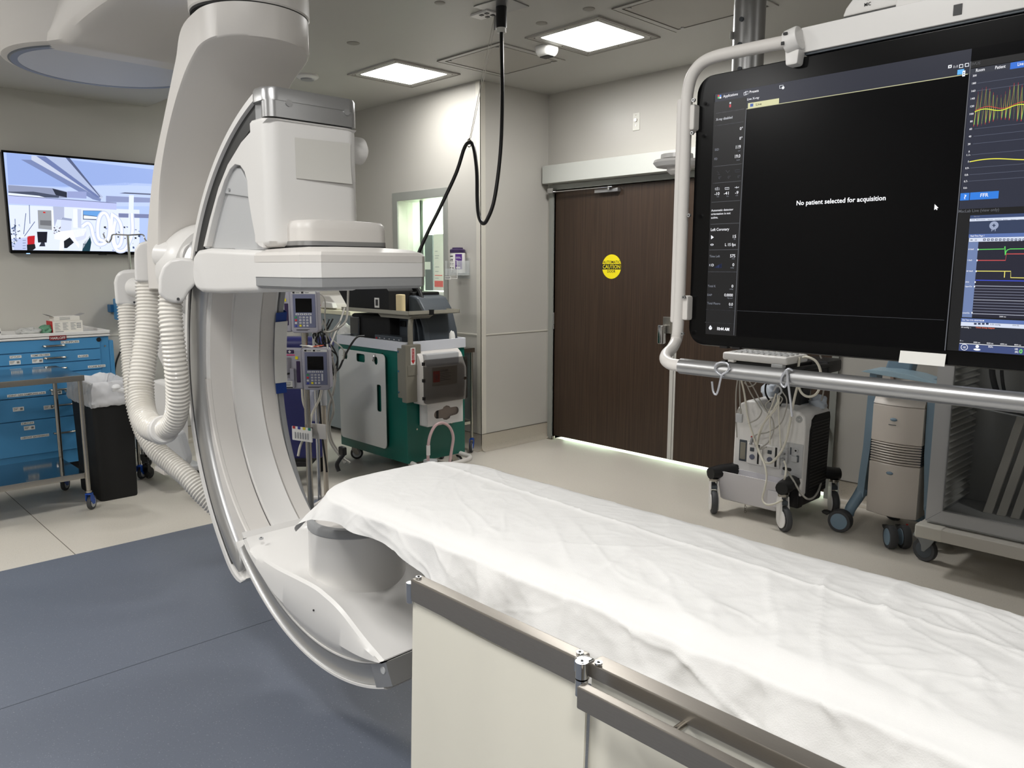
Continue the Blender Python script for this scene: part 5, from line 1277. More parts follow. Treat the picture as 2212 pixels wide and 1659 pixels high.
for z in (.95, .73, .5): MB().cyl((BXF - .006, BY1 - .028, z), (BXF + .0, BY1 - .028, z), .006, n=12).build('rivet', M_STEEL, bc)
for x, y in ((-6.20, .90), (-6.20, 1.12), (-6.22, 1.72), (-6.66, 1.72), (-6.66, .9)): caster(bc, x + 6.45, y - 1.31, .06, .03, fork=M_BLACK, tyre=M_BLACK, hub=M_LGREY, ztop=.10, yaw=2.6)
# things on the cart
def boxy(name, lab, cat, c, size, m_, rz=0, group=None, bev=.002):
    r = root(name, lab, cat, (c[0], c[1], c[2] - size[2] / 2), rz, group)
    MB().box((0, 0, size[2] / 2), size, bev).build('body', m_, r, local=True)
    return r
M_CART = mat('carton_white', (220, 216, 208), .6)
ZT = BZT + .0125
b = boxy('supply_box', 'white printed carton with red end on top of the blue cart', 'box', (-6.38, 1.60, ZT + .042), (.12, .20, .084), M_CART, .05)
MB().bb((-.061, -.104, 0), (.061, -.099, .085), .001).build('red_end', M_RED, b, local=True)
t = MB()
for k in range(7):
    for j in range(3): t.bb((.0602, -.085 + j * .052, .020 + k * .008), (.0608, -.050 + j * .052 - (k % 3) * .006, .0235 + k * .008))
for k in range(9): t.bb((.0602, .06 + (k % 3) * .010, .03 + (k // 3) * .014), (.0608, .067 + (k % 3) * .010, .04 + (k // 3) * .014))
t.bb((.0602, -.085, .006), (.0608, -.03, .012)); t.build('print', M_GREY, b, local=True, flat=True)
b = root('opened_glove_box', 'opened white carton with raised flaps on top of the printed carton', 'box', (-6.38, 1.60, ZT + .0845), .08)
MB().bb((-.05, -.085, 0), (.05, .085, .032), .002).build('body', M_CART, b, local=True)
m = MB(); m.box((.0, -.105, .040), (.09, .05, .0015), R=Matrix.Rotation(-.4, 3, 'X')); m.box((0, .103, .040), (.09, .045, .0015), R=Matrix.Rotation(.35, 3, 'X')); m.build('flap', mat('flap_grey', (150, 148, 146), .6), b, local=True)
t = MB()
for k in range(3): t.bb((.0502, -.05, .008 + k * .007), (.0508, .02, .011 + k * .007))
t.build('print', M_GREY, b, local=True, flat=True)
b = boxy('binder_stack', 'flat white case with dark edge on the left end of the blue cart', 'case', (-6.42, 1.03, ZT + .030), (.30, .30, .060), M_WHITE, .0, bev=.012)
MB().bb((.148, -.13, .020), (.153, .145, .034), .002).build('dark_edge', M_DKGREY, b, local=True)
MB().bb((-.12, -.14, .058), (.12, .10, .072), .006).build('lid', M_PAPER, b, local=True)
def lump(name, lab, cat, c, sz, m_, seed, n=20):
    rows = []
    for i in range(n + 1):
        a = math.pi * i / n; r_ = []
        for j in range(n * 2):
            b_ = math.pi * j / n; d = V((math.sin(a) * math.cos(b_), math.sin(a) * math.sin(b_), math.cos(a)))
            k = 1 + .35 * noise.noise(d * 2.1 + V((seed, 0, 0))) + .14 * noise.noise(d * 6 + V((seed, 3, 0)))
            p = V((d.x * sz[0], d.y * sz[1], max(-.9, d.z) * sz[2])) * k; p.z = max(p.z, -sz[2] * .55); r_.append(V(c) + p + V((0, 0, sz[2] * .55)))
        rows.append(r_)
    o = MB().grid(rows, close_v=True).build(name, m_, None, ang=50); return tag(o, lab, cat)
lump('plastic_pouch', 'clear crumpled plastic pouch on the blue cart left of the cartons', 'pouch', (-6.35, 1.36, ZT), (.07, .08, .03), mat('pouch', (200, 200, 196), .25, alpha=.7), 1)
lump('green_pouch', 'small green printed pouch on the blue cart beside the cartons', 'pouch', (-6.36, 1.47, ZT), (.06, .045, .036), M_GREENP, 4)
q = ax(265, 685, -6.62)
b = root('blue_container', 'blue hanging container end seen behind the white hoses', 'container', (-6.6, 2.02, 1.10))
MB().bb((-6.74, 2.045, 1.10), (-6.55, 2.17, 1.27), .01).build('body', M_BLUEP, b)
MB().bb((XL, 2.02, 1.16), (-6.72, 2.09, 1.22), .004).build('wall_bracket', M_BLUED, b)

# ------------------------------------------------------------------ stainless two-shelf table at the left edge
st = root('steel_trolley', 'stainless two-shelf trolley with blue casters at the left edge', 'trolley', (-5.56, .98, 0))
AX0, AX1, AY0, AY1, AZ = -5.88, -5.25, .55, 1.40, .862
M_STTOP = mat('polished_steel', (176, 178, 178), .10, metal=1.0)
MB().bb((AX0, AY0, AZ - .004), (AX1, AY1, AZ), .002).build('top_shelf', M_STTOP, st)
m = MB(); m.bb((AX1 - .004, AY0, AZ - .036), (AX1, AY1, AZ - .002), .002); m.bb((AX0, AY0, AZ - .036), (AX0 + .004, AY1, AZ - .002), .002); m.bb((AX0, AY1 - .004, AZ - .036), (AX1, AY1, AZ - .002), .002); m.bb((AX0, AY0, AZ - .036), (AX1, AY0 + .004, AZ - .002), .002)
m.build('top_apron', M_STEEL, st)
LZ = .245
MB().bb((AX0 + .03, AY0 + .03, LZ - .004), (AX1 - .03, AY1 - .03, LZ), .002).build('lower_shelf', M_STTOP, st)
m = MB(); m.bb((AX1 - .034, AY0 + .03, LZ - .036), (AX1 - .030, AY1 - .03, LZ - .001), .002); m.bb((AX0 + .030, AY0 + .03, LZ - .036), (AX0 + .034, AY1 - .03, LZ - .001), .002); m.bb((AX0 + .03, AY1 - .034, LZ - .036), (AX1 - .03, AY1 - .030, LZ - .001), .002)
m.build('lower_apron', M_STEEL, st)
for x in (AX0 + .022, AX1 - .022):
    for y in (AY0 + .022, AY1 - .022):
        MB().cyl((x, y, .125), (x, y, AZ - .006), .014, n=20).build('leg', M_STEEL, st)
        MB().cyl((x, y, .118), (x, y, .130), .019, n=20).build('leg_collar', M_STEEL, st)
        caster(st, x + 5.56, y - .98, .046, .024, yaw=2.45, ztop=.118)

# ------------------------------------------------------------------ black waste bin with liner
wb = root('waste_bin', 'tall narrow black waste bin with white liner beside the blue cart', 'bin', (-5.63, 1.60, 0))
def taper(z, e): return [(-5.86 - e, 1.485 - e * .8), (-5.415 + e, 1.485 - e * .8), (-5.415 + e, 1.715 + e * .8), (-5.86 - e, 1.715 + e * .8)]
def rr4(z, e):
    a = taper(z, e); return [(x, y, z) for x, y in rrect(a[0][0], a[0][1], a[2][0], a[2][1], .025, 4)]
MB().grid([rr4(0, 0), rr4(.012, .003), rr4(.40, .010), rr4(.665, .018), rr4(.668, .024), rr4(.700, .026)], close_v=True, caps=True).build('bin_body', M_BLACKM, wb, ang=40)
def resample_(P, n):
    P = P + [P[0]]; return resample(P, n + 1)[:-1]
rows = []
base = rr4(.70, .03)
for k, (dz, e, am) in enumerate(((.01, -.03, .004), (.045, -.02, .010), (.07, -.008, .014), (.085, .006, .014), (.078, .016, .012), (.06, .022, .010), (.04, .027, .012), (.02, .031, .010), (0, .034, .012), (-.02, .036, .010), (-.04, .038, .012), (-.055, .037, .010), (-.068, .032, .010), (-.072, .027, .006))):
    r_ = []
    N = 90
    pts_ = rr4(.70, e)
    P = resample_(smooth_path([V(p) for p in pts_], 5, True), 200)
    for j, p in enumerate(P):
        n1 = noise.noise(V((p.x * 16, p.y * 16, k * .9))); n2 = 1 - 3 * abs(noise.noise(V((p.x * 26, p.y * 26, k * 1.3))))
        c_ = V((-5.637, 1.6, 0)); d = (V((p.x, p.y, 0)) - c_).normalized()
        r_.append(V((p.x, p.y, .70 + dz)) + d * am * (n1 + .4 * n2) + V((0, 0, .014 * n1 + .003 * n2)))
    rows.append(r_)
MB().grid(rows, close_v=True).build('bin_liner', M_BAG, wb, ang=70)
m = MB(); m.tube([(-5.40, 1.60, .74), (-5.385, 1.66, .72), (-5.385, 1.72, .705), (-5.40, 1.76, .69)], lambda t, i: .022 * (1 - .5 * t), n=10); m.ball((-5.395, 1.62, .745), .028, 12, (1, 1.1, .8)); m.tube([(-5.40, 1.62, .68), (-5.385, 1.68, .665), (-5.385, 1.74, .66)], lambda t, i: .016 * (1 - .4 * t), n=10)
m.build('liner_knot', mat('liner_knot', (228, 228, 228), .35), wb)

# ------------------------------------------------------------------ wheeled stand with hooks + white rounded injector behind the hoses
iv = root('drip_stand', 'chrome drip stand with hooks in front of the television', 'stand', (-5.86, 2.03, 0))
q = ad(276, 508, 5.9); qz = q.z; X_, Y_ = q.x, q.y
iv.location = (X_, Y_, 0)
MB().cyl((0, 0, .16), (0, 0, 1.2), .0125, n=18).build('lower_pole', M_CHROME, iv, local=True)
MB().cyl((0, 0, 1.2), (0, 0, qz), .009, n=16).build('upper_pole', M_CHROME, iv, local=True)
e = rt
for s in (-1, 1):
    MB().tube([V((0, 0, qz)), e * s * .06 + V((0, 0, qz + .003)), e * s * .115 + V((0, 0, qz + .002)), e * s * .128 + V((0, 0, qz - .03)), e * s * .15 + V((0, 0, qz - .055)), e * s * .172 + V((0, 0, qz - .03)), e * s * .185 + V((0, 0, qz + .012))], .0055, n=10).build('hook', M_CHROME, iv, local=True)
MB().cyl((0, 0, .10), (0, 0, .17), .03, n=20).build('base_hub', M_STEEL, iv, local=True)
for k in range(5):
    a = .94 + k * 2 * math.pi / 5; d = V((math.cos(a), math.sin(a), 0))
    MB().tube([d * .02 + V((0, 0, .13)), d * .17 + V((0, 0, .115))], .014, n=12).build('foot', M_STEEL, iv, local=True)
    caster(iv, d.x * .17, d.y * .17, .038, .022, yaw=a + 1, fork=M_BLACK, tyre=M_BLACK, hub=M_RUBBER, ztop=.105)
ij = root('injector_unit', 'white rounded injector unit on a wheeled base behind the corrugated hoses', 'injector', (-5.20, 2.10, 0))
i0 = ad(370, 1030, 5.0); ij.location = (i0.x, i0.y, 0)
def ijp(px, py, D=5.0): return ad(px, py, D)
def plate(name, pxs, D, th, m_, bev=.02):
    P = [ad(a, b, D) for a, b in pxs]; n = V((.72, -.69, 0)).normalized(); c = sum(P, V()) / len(P)
    t = [(V((p.x - c.x, p.y - c.y, 0)).dot(rt.normalized()), p.z) for p in P]
    m = MB().prism(t, 'y', -th / 2, th / 2, bev=bev, seg=4, ang=.4)
    ang_ = math.atan2(rt.y, rt.x); R = Matrix.Rotation(ang_, 3, 'Z')
    for v in m.bm.verts: v.co = R @ v.co + V((c.x, c.y, 0))
    return m.build(name, m_, ij, ang=60)
plate('injector_head', [(322, 830), (330, 822), (350, 818), (372, 826), (392, 840), (398, 900), (396, 985), (384, 990), (365, 985), (352, 960), (335, 905), (324, 870)], 4.95, .12, M_WHITE)
plate('side_cover', [(352, 945), (366, 930), (396, 930), (410, 990), (405, 1008), (380, 1004), (362, 985)], 4.85, .10, M_LGREY)
plate('upper_shell', [(327, 640), (352, 636), (404, 640), (420, 720), (424, 830), (400, 835), (362, 815), (343, 770), (332, 715)], 5.1, .08, M_WHITE)
q = ad(372, 1012, 4.9); m = MB(); m.box((q.x, q.y, q.z), (.16, .16, .03), .006); m.build('tray', M_OFFW, ij)
for px, py, D in ((318, 1035, 5.45), (401, 1057, 5.12), (420, 1040, 4.9)):
    q = az(px, py); caster(ij, q.x - ij.location.x, q.y - ij.location.y, .042, .026, yaw=2.2, fork=M_BLACK, tyre=M_BLACK, hub=M_RUBBER, ztop=.12)
q = az(401, 1057); q2 = az(333, 1022); zb = .125
m = MB(); m.bb((min(q.x, q2.x) - .02, min(q.y, q2.y) - .04, zb), (max(q.x, q2.x) + .04, max(q.y, q2.y) + .12, zb + .04), .012); m.build('base_frame', M_LGREY, ij)
for px in (312, 319): 
    q = az(px, 1025); MB().cyl((q.x, q.y, zb + .03), (q.x, q.y, .42), .012, n=14).build('post', M_CHROME, ij)
q = az(322, 1010); MB().box((q.x, q.y, .21), (.20, .18, .10), .02).build('base_box', M_OFFW, ij)
bl = root('blue_floor_caster', 'blue caster foot on the floor just right of the black bin', 'caster', (0, 0, 0))
q = az(303, 1036); bl.location = (q.x, q.y, 0)
caster(bl, 0, 0, .045, .026, yaw=2.3, ztop=.11)
MB().cyl((0, 0, .11), (0, 0, .85), .012).build('leg', M_STEEL, bl, local=True)
# black cable loop by the cart
q = [ad(262, 765, 6.6), ad(250, 790, 6.6), ad(246, 815, 6.6), ad(250, 850, 6.6)]
tag(MB().tube([ax(a_, b_, XL + .007) for a_, b_ in ((275, 738), (258, 765), (249, 795), (250, 835), (262, 880))], .006, n=8).build('power_cord', M_BLACK, None), 'thin black cord hanging on the wall behind the hoses', 'cord')
# ------------------------------------------------------------------ teal emergency cart
GX0, GX1, GY0, GY1, GZ = -5.36, -4.445, 3.235, 3.80, 1.0
gc = root('emergency_cart', 'teal green emergency cart with a white top tray between machine and wall', 'cart', ((GX0 + GX1) / 2, (GY0 + GY1) / 2, 0))
MB().bb((GX0 + .012, GY0 + .012, .12), (GX1 - .012, GY1 - .012, GZ - .06), .006).build('body', M_GREEN, gc)
m = MB().prism(rrect(GX0, GY0, GX1, GY1, .02), 'z', GZ - .072, GZ - .0, bev=.004, holes=[rrect(GX0 + .016, GY0 + .016, GX1 - .016, GY1 - .016, .015)]); m.bb((GX0 + .01, GY0 + .01, GZ - .07), (GX1 - .01, GY1 - .01, GZ - .055)); m.build('top_tray', mat('tray_white', (206, 208, 214), .35), gc)
MB().bb((GX1 - .30, GY0 + .004, .20), (GX1 - .295, GY0 + .012, .9)).build('door_joint', M_BLACK, gc)
for x, y in ((GX0 + .08, GY0 + .08), (GX1 - .08, GY0 + .08), (GX0 + .08, GY1 - .08), (GX1 - .08, GY1 - .08)): caster(gc, x - (GX0 + GX1) / 2, y - (GY0 + GY1) / 2, .05, .03, yaw=1, fork=M_STEEL, tyre=M_BLACK, ztop=.12)
for px, py in ((973, 746), (900, 927), (975, 913)): q = ax(px, py, GX1 - .012); MB().cyl(q, q + V((.006, 0, 0)), .007, n=12).build('rivet', M_STEEL, gc)
q = ay(852, 751, GY0 + .012); lb = MB().bb((q.x - .05, GY0 + .004, q.z - .012), (q.x + .02, GY0 + .012, q.z + .010), .002).build('label_holder', M_LGREY, gc)
MB().tube([(GX1 - .02, GY0 + .05, .12), (GX1 + .10, GY0 + .05, .11), (GX1 + .16, GY0 + .12, .11), (GX1 + .16, GY0 + .38, .11), (GX1 + .10, GY1 - .06, .11), (GX1 - .02, GY1 - .06, .12)], .018, n=14).build('bumper_bar', M_OFFW, gc)
# hanging backboard
yb = GY0 - .012
A = [ay(733, 750, yb), ay(833, 768, yb), ay(836, 968, yb), ay(738, 944, yb)]
bx0, bx1, bzt, bzb = (A[0].x + A[3].x) / 2, (A[1].x + A[2].x) / 2, (A[0].z + A[1].z) / 2, (A[2].z + A[3].z) / 2
bd = root('cpr_board', 'pale grey rounded resuscitation board hanging on the teal cart side', 'board', ((bx0 + bx1) / 2, yb, bzb))
def hx_(px, py): q = ay(px, py, yb); return q.x, q.z
def slot(px, py, w_, h_, r=.015): x, z = hx_(px, py); return rrect(x - w_ / 2, z - h_ / 2, x + w_ / 2, z + h_ / 2, min(r, w_ / 2.05, h_ / 2.05), 4)
MB().prism(rrect(bx0, bzb, bx1, bzt, .035, 6), 'y', yb - .006, yb, bev=.0015, holes=[slot(780, 773, .115, .062), slot(820, 860, .055, .20), slot(748, 768, .045, .055, .022), slot(813, 779, .045, .060, .022)]).build('panel', mat('board_grey', (206, 207, 203), .45), bd)
for px, py in ((748, 764), (813, 773)): x, z = hx_(px, py); MB().tube([(x, yb + .006, z + .025), (x, yb - .02, z + .015), (x, yb - .024, z - .02), (x, yb - .034, z - .012)], .006, n=8).build('hook', M_CHROME, bd)
# arm with shelf
sa = root('shelf_arm', 'taupe bracket box and bent arm carrying a tray above the teal cart', 'bracket', (-4.43, 3.25, .58))
MB().bb((GX1 - .003, GY0 - .035, .578), (GX1 + .05, GY0 + .10, .985), .006).build('bracket_box', M_TAUPE, sa)
MB().bb((GX1 - .09, GY0 - .006, .60), (GX1 - .0, GY0 - .001, .955), .002).build('mount_flange', M_TAUPE, sa)
for z in (.93, .79, .64): MB().cyl((GX1 - .075, GY0 - .010, z), (GX1 - .075, GY0 - .004, z), .008, n=12).build('bolt', M_CHROME, sa)
MB().bb((GX1 + .048, GY0 - .02, .77), (GX1 + .054, GY0 + .09, .84), .002).build('latch', M_TAUPE, sa)
MB().tube([(GX1 + .02, GY0 + .03, .97), (GX1 + .02, GY0 + .03, 1.10), (GX1 + .015, GY0 + .04, 1.155), (GX1 - .02, GY0 + .07, 1.185), (GX1 - .08, GY0 + .10, 1.19)], .019, n=18).build('bent_arm', M_TAUPE, sa)
MB().prism([(GX1 - .36, 1.188), (GX1 - .32, 1.162), (GX1 + .02, 1.162), (GX1 + .07, 1.188)], 'y', GY0 + .02, GY0 + .20, bev=.003).build('tray_support', M_TAUPE, sa)
SHX0, SHX1, SHY0, SHY1, SHZ = -5.24, -4.38, 3.22, 3.68, 1.192
m = MB(); m.bb((SHX0, SHY0, SHZ), (SHX1, SHY1, SHZ + .004)); m.bb((SHX0, SHY0, SHZ), (SHX1, SHY0 + .004, SHZ + .028), .001); m.bb((SHX0, SHY1 - .004, SHZ), (SHX1, SHY1, SHZ + .028), .001); m.bb((SHX1 - .004, SHY0, SHZ), (SHX1, SHY1, SHZ + .028), .001)
m.build('tray', mat('tray_taupe', (168, 164, 150), .4, metal=.3), sa)
MB().bb((SHX1 - .008, 3.40, SHZ - .004), (SHX1 + .004, 3.44, SHZ + .034), .001).build('strap', M_BLACK, sa)
q = ax(893, 780, GX1 + .051); lb = MB().bb((GX1 + .05, q.y - .022, .845), (GX1 + .0512, q.y + .018, .965)).build('arrow_label', M_PAPER, sa)
t = MB(); t.prism([(q.y - .013, .958), (q.y + .009, .958), (q.y + .009, .875), (q.y + .015, .875), (q.y - .002, .850), (q.y - .019, .875), (q.y - .013, .875)], 'x', GX1 + .0512, GX1 + .0518); t.build('arrow', M_RED, lb, flat=True)
t = MB(); put_text(t, '', (0, 0, 0), UX, UZ, 1, 1)
for k_, c_ in enumerate('RELEASE'): put_text(t, c_, (GX1 + .0522, q.y - .0075, .944 - k_ * .0108), UY, UZ, .010, .0085)
t.build('lettering', M_LAB, lb, flat=True)
# things on the tray and cart
b = root('black_case', 'black box with barcode sticker standing on the raised tray', 'case', (-5.0, 3.42, SHZ + .0045))
MB().prism([(-5.42, SHZ + .19), (-5.235, SHZ + .0045), (-4.70, SHZ + .0045), (-4.70, SHZ + .16), (-4.74, SHZ + .19)], 'y', 3.28, 3.58, bev=.008).build('body', M_BLACKM, b)
q = ay(814, 654, 3.279); lb = MB().bb((q.x - .030, 3.2785, q.z - .036), (q.x + .030, 3.2800, q.z + .036)).build('barcode_sticker', M_PAPER, b)
t = MB()
for k in range(7): t.bb((q.x - .016 + k * .005, 3.2775, q.z - .022), (q.x - .0135 + k * .005 + (k % 3) * .0008, 3.2785, q.z + .024))
t.build('bars', M_INK, lb, flat=True)
q = ay(859, 668, 3.235)
b = root('cream_block', 'upright cream rounded block at the corner of the raised tray', 'block', (q.x, 3.262, SHZ + .0045))
MB().prism(rrect(-.038, -.022, .038, .022, .018), 'z', 0, .135, bev=.006).build('body', M_TAN, b, local=True)
b = root('black_device', 'large black device standing on the teal cart under the raised tray', 'device', (-5.0, 3.5, GZ - .05))
MB().bb((-5.30, 3.34, GZ - .054), (-4.78, 3.66, GZ + .165), .02).build('body', M_BLACKM, b)
MB().bb((-5.29, 3.32, GZ - .054), (-5.16, 3.345, GZ + .14), .01).build('clear_bag', mat('film', (40, 40, 42), .15, coat=.8), b)
b = root('control_console', 'low dark console with small buttons on the teal cart front edge', 'console', (-4.68, 3.32, GZ - .05))
MB().bb((-4.86, 3.26, GZ - .054), (-4.52, 3.34, GZ + .03), .006).build('body', M_DKGREY, b)
t = MB()
for k in range(9): t.bb((-4.80 + k * .03, 3.2585, GZ + .004 - (k % 2) * .012), (-4.785 + k * .03, 3.2602, GZ + .011 - (k % 2) * .012))
t.build('keys', M_LGREY, b, flat=True)['kind'] = 'stuff'
MB().bb((-4.84, 3.2580, GZ - .002), (-4.825, 3.2602, GZ + .012)).build('red_key', M_RED, b)
df = root('defibrillator', 'dark grey ribbed defibrillator with carrying handle on the teal cart', 'defibrillator', (-4.62, 3.6, GZ - .05))
z0 = GZ - .054
MB().prism([(-4.80, z0), (-4.463, z0), (-4.475, z0 + .12), (-4.53, z0 + .27), (-4.60, z0 + .355), (-4.68, z0 + .375), (-4.80, z0 + .36)], 'y', 3.46, 3.74, bev=.02, seg=3).build('body', M_DKGREY, df)
for k, x in enumerate((-4.50, -4.56)):
    MB().prism([(x + .034 - k * .01, z0 + .01), (x + .05 - k * .01, z0 + .01), (x + .028 - k * .01, z0 + .15), (x - .03, z0 + .26), (x - .04, z0 + .25), (x + .012 - k * .01, z0 + .14)], 'y', 3.42, 3.465, bev=.006).build('rib', M_DKGREY, df)
MB().bb((-4.80, 3.43, z0 + .02), (-4.60, 3.47, z0 + .20), .01).build('front_panel', M_DKGREY, df)
MB().bb((-4.76, 3.42, z0 + .14), (-4.70, 3.44, z0 + .18), .004).build('panel_port', M_BLACK, df)
MB().tube([(-4.98, 3.52, z0 + .43), (-4.80, 3.52, z0 + .435), (-4.70, 3.52, z0 + .43), (-4.65, 3.52, z0 + .40), (-4.62, 3.52, z0 + .345)], .017, n=14).build('carry_handle', M_BLACK, df)
MB().bb((-4.82, 3.47, z0 + .355), (-4.66, 3.72, z0 + .395), .012).build('top_deck', M_BLACK, df)
b = root('green_bottle', 'small bright green bottle top with white tissue on the cart edge', 'bottle', (-4.51, 3.62, GZ - .0))
MB().cyl((-4.515, 3.62, GZ - .052), (-4.515, 3.62, GZ + .02), .022, bev=.004).build('cap', mat('bright_green', (70, 150, 50), .4), b)
lump('white_tissue', 'small crumpled white tissue at the rim of the teal cart tray', 'tissue', (-4.475, 3.68, GZ - .02), (.02, .03, .05), M_PAPER, 9, 10)
lump('paper_wrap', 'crumpled white wrapping lying at the back left of the teal cart', 'wrapping', (-5.47, 3.42, GZ - .05), (.09, .07, .07), M_PAPER, 12, 14)
# sharps cabinet and glove holder on the cart's right side
sc_ = root('sharps_cabinet', 'wall-type sharps cabinet with smoked door hung on the teal cart', 'sharps box', (-4.34, 3.53, .55))
sx = GX1
def yz(px, py, x): q = ax(px, py, x); return q.y, q.z
y0, y1 = 3.295, 3.69
body = MB().prism([(sx + .0, .92), (sx + .0, .56), (sx + .115, .56), (sx + .125, .66), (sx + .125, .80), (sx + .07, .905), (sx + .03, .935)], 'y', y0, y1, bev=.008)
body.build('cabinet', M_OFFW, sc_)
q0 = ax(914, 776, sx + .15); q1 = ax(1010, 771, sx + .15); q2 = ax(1008, 862, sx + .15); q3 = ax(922, 873, sx + .15)
ya, yb_, za, zb_ = (q0.y + q3.y) / 2, (q1.y + q2.y) / 2, (q0.z + q1.z) / 2, (q2.z + q3.z) / 2
dr_ = MB().prism(rrect(ya, zb_, yb_, za, .022, 5), 'x', sx + .128, sx + .158, bev=.006).build('smoked_door', M_SMOKE, sc_)
MB().cyl((sx + .158, yb_ - .035, (za + zb_) / 2), (sx + .168, yb_ - .035, (za + zb_) / 2), .012, n=18).build('lock', M_CHROME, dr_)
MB().bb((sx + .02, y0 + .04, .82), (sx + .11, yb_ - .04, .915), .008).build('clear_inlet', M_LGREY, sc_)
lbx = sx + .1275
lb = MB().bb((sx + .125, ya + .085, .69), (lbx, yb_ - .075, .82)).build('danger_label', mat('label_grey', (176, 168, 156), .6), sc_)
t = MB(); t.bb((lbx, ya + .09, .715), (lbx + .0005, ya + .15, .795)); t.build('biohazard_patch', M_RED, lb, flat=True)
t = MB(); put_text(t, 'DANGER', (lbx + .0008, ya + .155, .785), UY, UZ, .07, .016)
for k in range(5): t.bb((lbx, ya + .155, .772 - k * .012), (lbx + .0006, ya + .25 - (k % 2) * .02, .775 - k * .012))
for k in range(3):
    a = k * 2.094 + .52; c_ = V((lbx + .0008, ya + .12 + .011 * math.cos(a), .755 + .011 * math.sin(a))); t.line([c_ + V((0, .009 * math.cos(u), .009 * math.sin(u))) for u in [i * .52 for i in range(13)]], .003, (1, 0, 0))
t.build('lettering', M_INK, lb, flat=True)
for z in (za - .03, (za + zb_) / 2 + .01, zb_ + .04): MB().bb((sx + .12, ya - .004, z - .012), (sx + .14, ya + .012, z + .012), .002).build('hinge', M_BLACK, sc_)
gh = root('glove_holder', 'pale grey glove box holder with wavy opening below the sharps cabinet', 'holder', (-4.38, 3.53, .38))
yA, yB2 = 3.350, 3.680
cy, cz_ = 3.525, .475
op = [(cy + .085 + .030 * math.cos(a), cz_ + .006 + .030 * math.sin(a)) for a in [(-90 + k * 22.5) * math.pi / 180 for k in range(9)]] + [(cy + .035, cz_ + .036), (cy + .028 * 1, cz_ + .046), (cy, cz_ + .055), (cy - .028, cz_ + .046), (cy - .036, cz_ + .034)] + [(cy - .085 + .030 * math.cos(a), cz_ - .002 + .030 * math.sin(a)) for a in [(90 + k * 22.5) * math.pi / 180 for k in range(9)]] + [(cy - .036, cz_ - .034), (cy - .028, cz_ - .046), (cy, cz_ - .052), (cy + .028, cz_ - .044), (cy + .036, cz_ - .028)]
m = MB().prism([(yA, .395), (yB2, .395), (yB2, .556), (yA, .556)], 'x', sx + .088, sx + .092, bev=.0, holes=[op]); m.bb((sx, yA, .395), (sx + .09, yA + .003, .556)); m.bb((sx, yB2 - .003, .395), (sx + .09, yB2, .556)); m.bb((sx, yA, .393), (sx + .09, yB2, .397))
m.build('holder_box', mat('holder_grey', (206, 204, 202), .45), gh, flat=True)
gbx = root('glove_carton', 'brownish glove carton inside the grey holder on the teal cart', 'box', (sx + .045, 3.57, .398))
MB().bb((sx + .012, yA + .012, .398), (sx + .078, yB2 - .012, .54), .003).build('carton', mat('carton_taupe', (132, 120, 112), .6), gbx)
MB().bb((sx + .078, cy - .085, .44), (sx + .0795, cy - .065, .52)).build('dark_stripe', M_BLACK, gbx)
# clear-pink suction tubing loop
sb = root('suction_tubing', 'looped translucent pink suction tube standing up from the cart base', 'tube', (-4.2, 3.4, .1))
P = [ax(px, py, sx + .17) for px, py in ((925, 1010), (925, 965), (930, 938), (942, 918), (958, 914), (972, 924), (979, 945), (975, 975), (970, 1010))]
MB().tube(P, .011, n=12).build('tube', M_PINK, sb)
q = P[1]; MB().cyl(q + V((0, 0, -.06)), q + V((0, 0, .01)), .014, n=14).build('connector', M_WHITE, sb)
m = MB(); m.cyl((P[0].x, P[0].y + .02, .0), (P[0].x, P[0].y + .02, P[0].z + .05), .05); m.build('canister', M_LGREY, sb)

# ------------------------------------------------------------------ second stainless table at the wall corner
s2 = root('steel_side_table', 'stainless side table with blue casters squeezed behind the teal cart', 'table', (-5.15, 4.02, 0))
TX0, TX1, TY0_, TY1_, TZ2 = -5.42, -4.80, 3.84, 4.19, .87
MB().bb((TX0, TY0_, TZ2 - .003), (TX1, TY1_, TZ2), .001).build('top_shelf', M_STEEL, s2)
m = MB(); m.bb((TX1 - .003, TY0_, TZ2 - .036), (TX1, TY1_, TZ2 - .001)); m.bb((TX0, TY0_, TZ2 - .036), (TX1, TY0_ + .003, TZ2 - .001)); m.build('apron', M_STEEL, s2)
MB().bb((TX0 + .02, TY0_ + .02, .235), (TX1 - .02, TY1_ - .02, .262), .002).build('lower_shelf', M_STEEL, s2)
MB().bb((TX0 + .02, TY1_ - .022, .27), (TX1 - .03, TY1_ - .018, TZ2 - .04)).build('back_panel', mat('panel_steel', (150, 154, 156), .35, metal=.5), s2)
for x in (TX0 + .02, TX1 - .02):
    for y in (TY0_ + .02, TY1_ - .02):
        MB().cyl((x, y, .12), (x, y, TZ2 - .004), .0125, n=16).build('leg', M_STEEL, s2)
        caster(s2, x + 5.15, y - 4.02, .046, .024, yaw=-.9, ztop=.118)

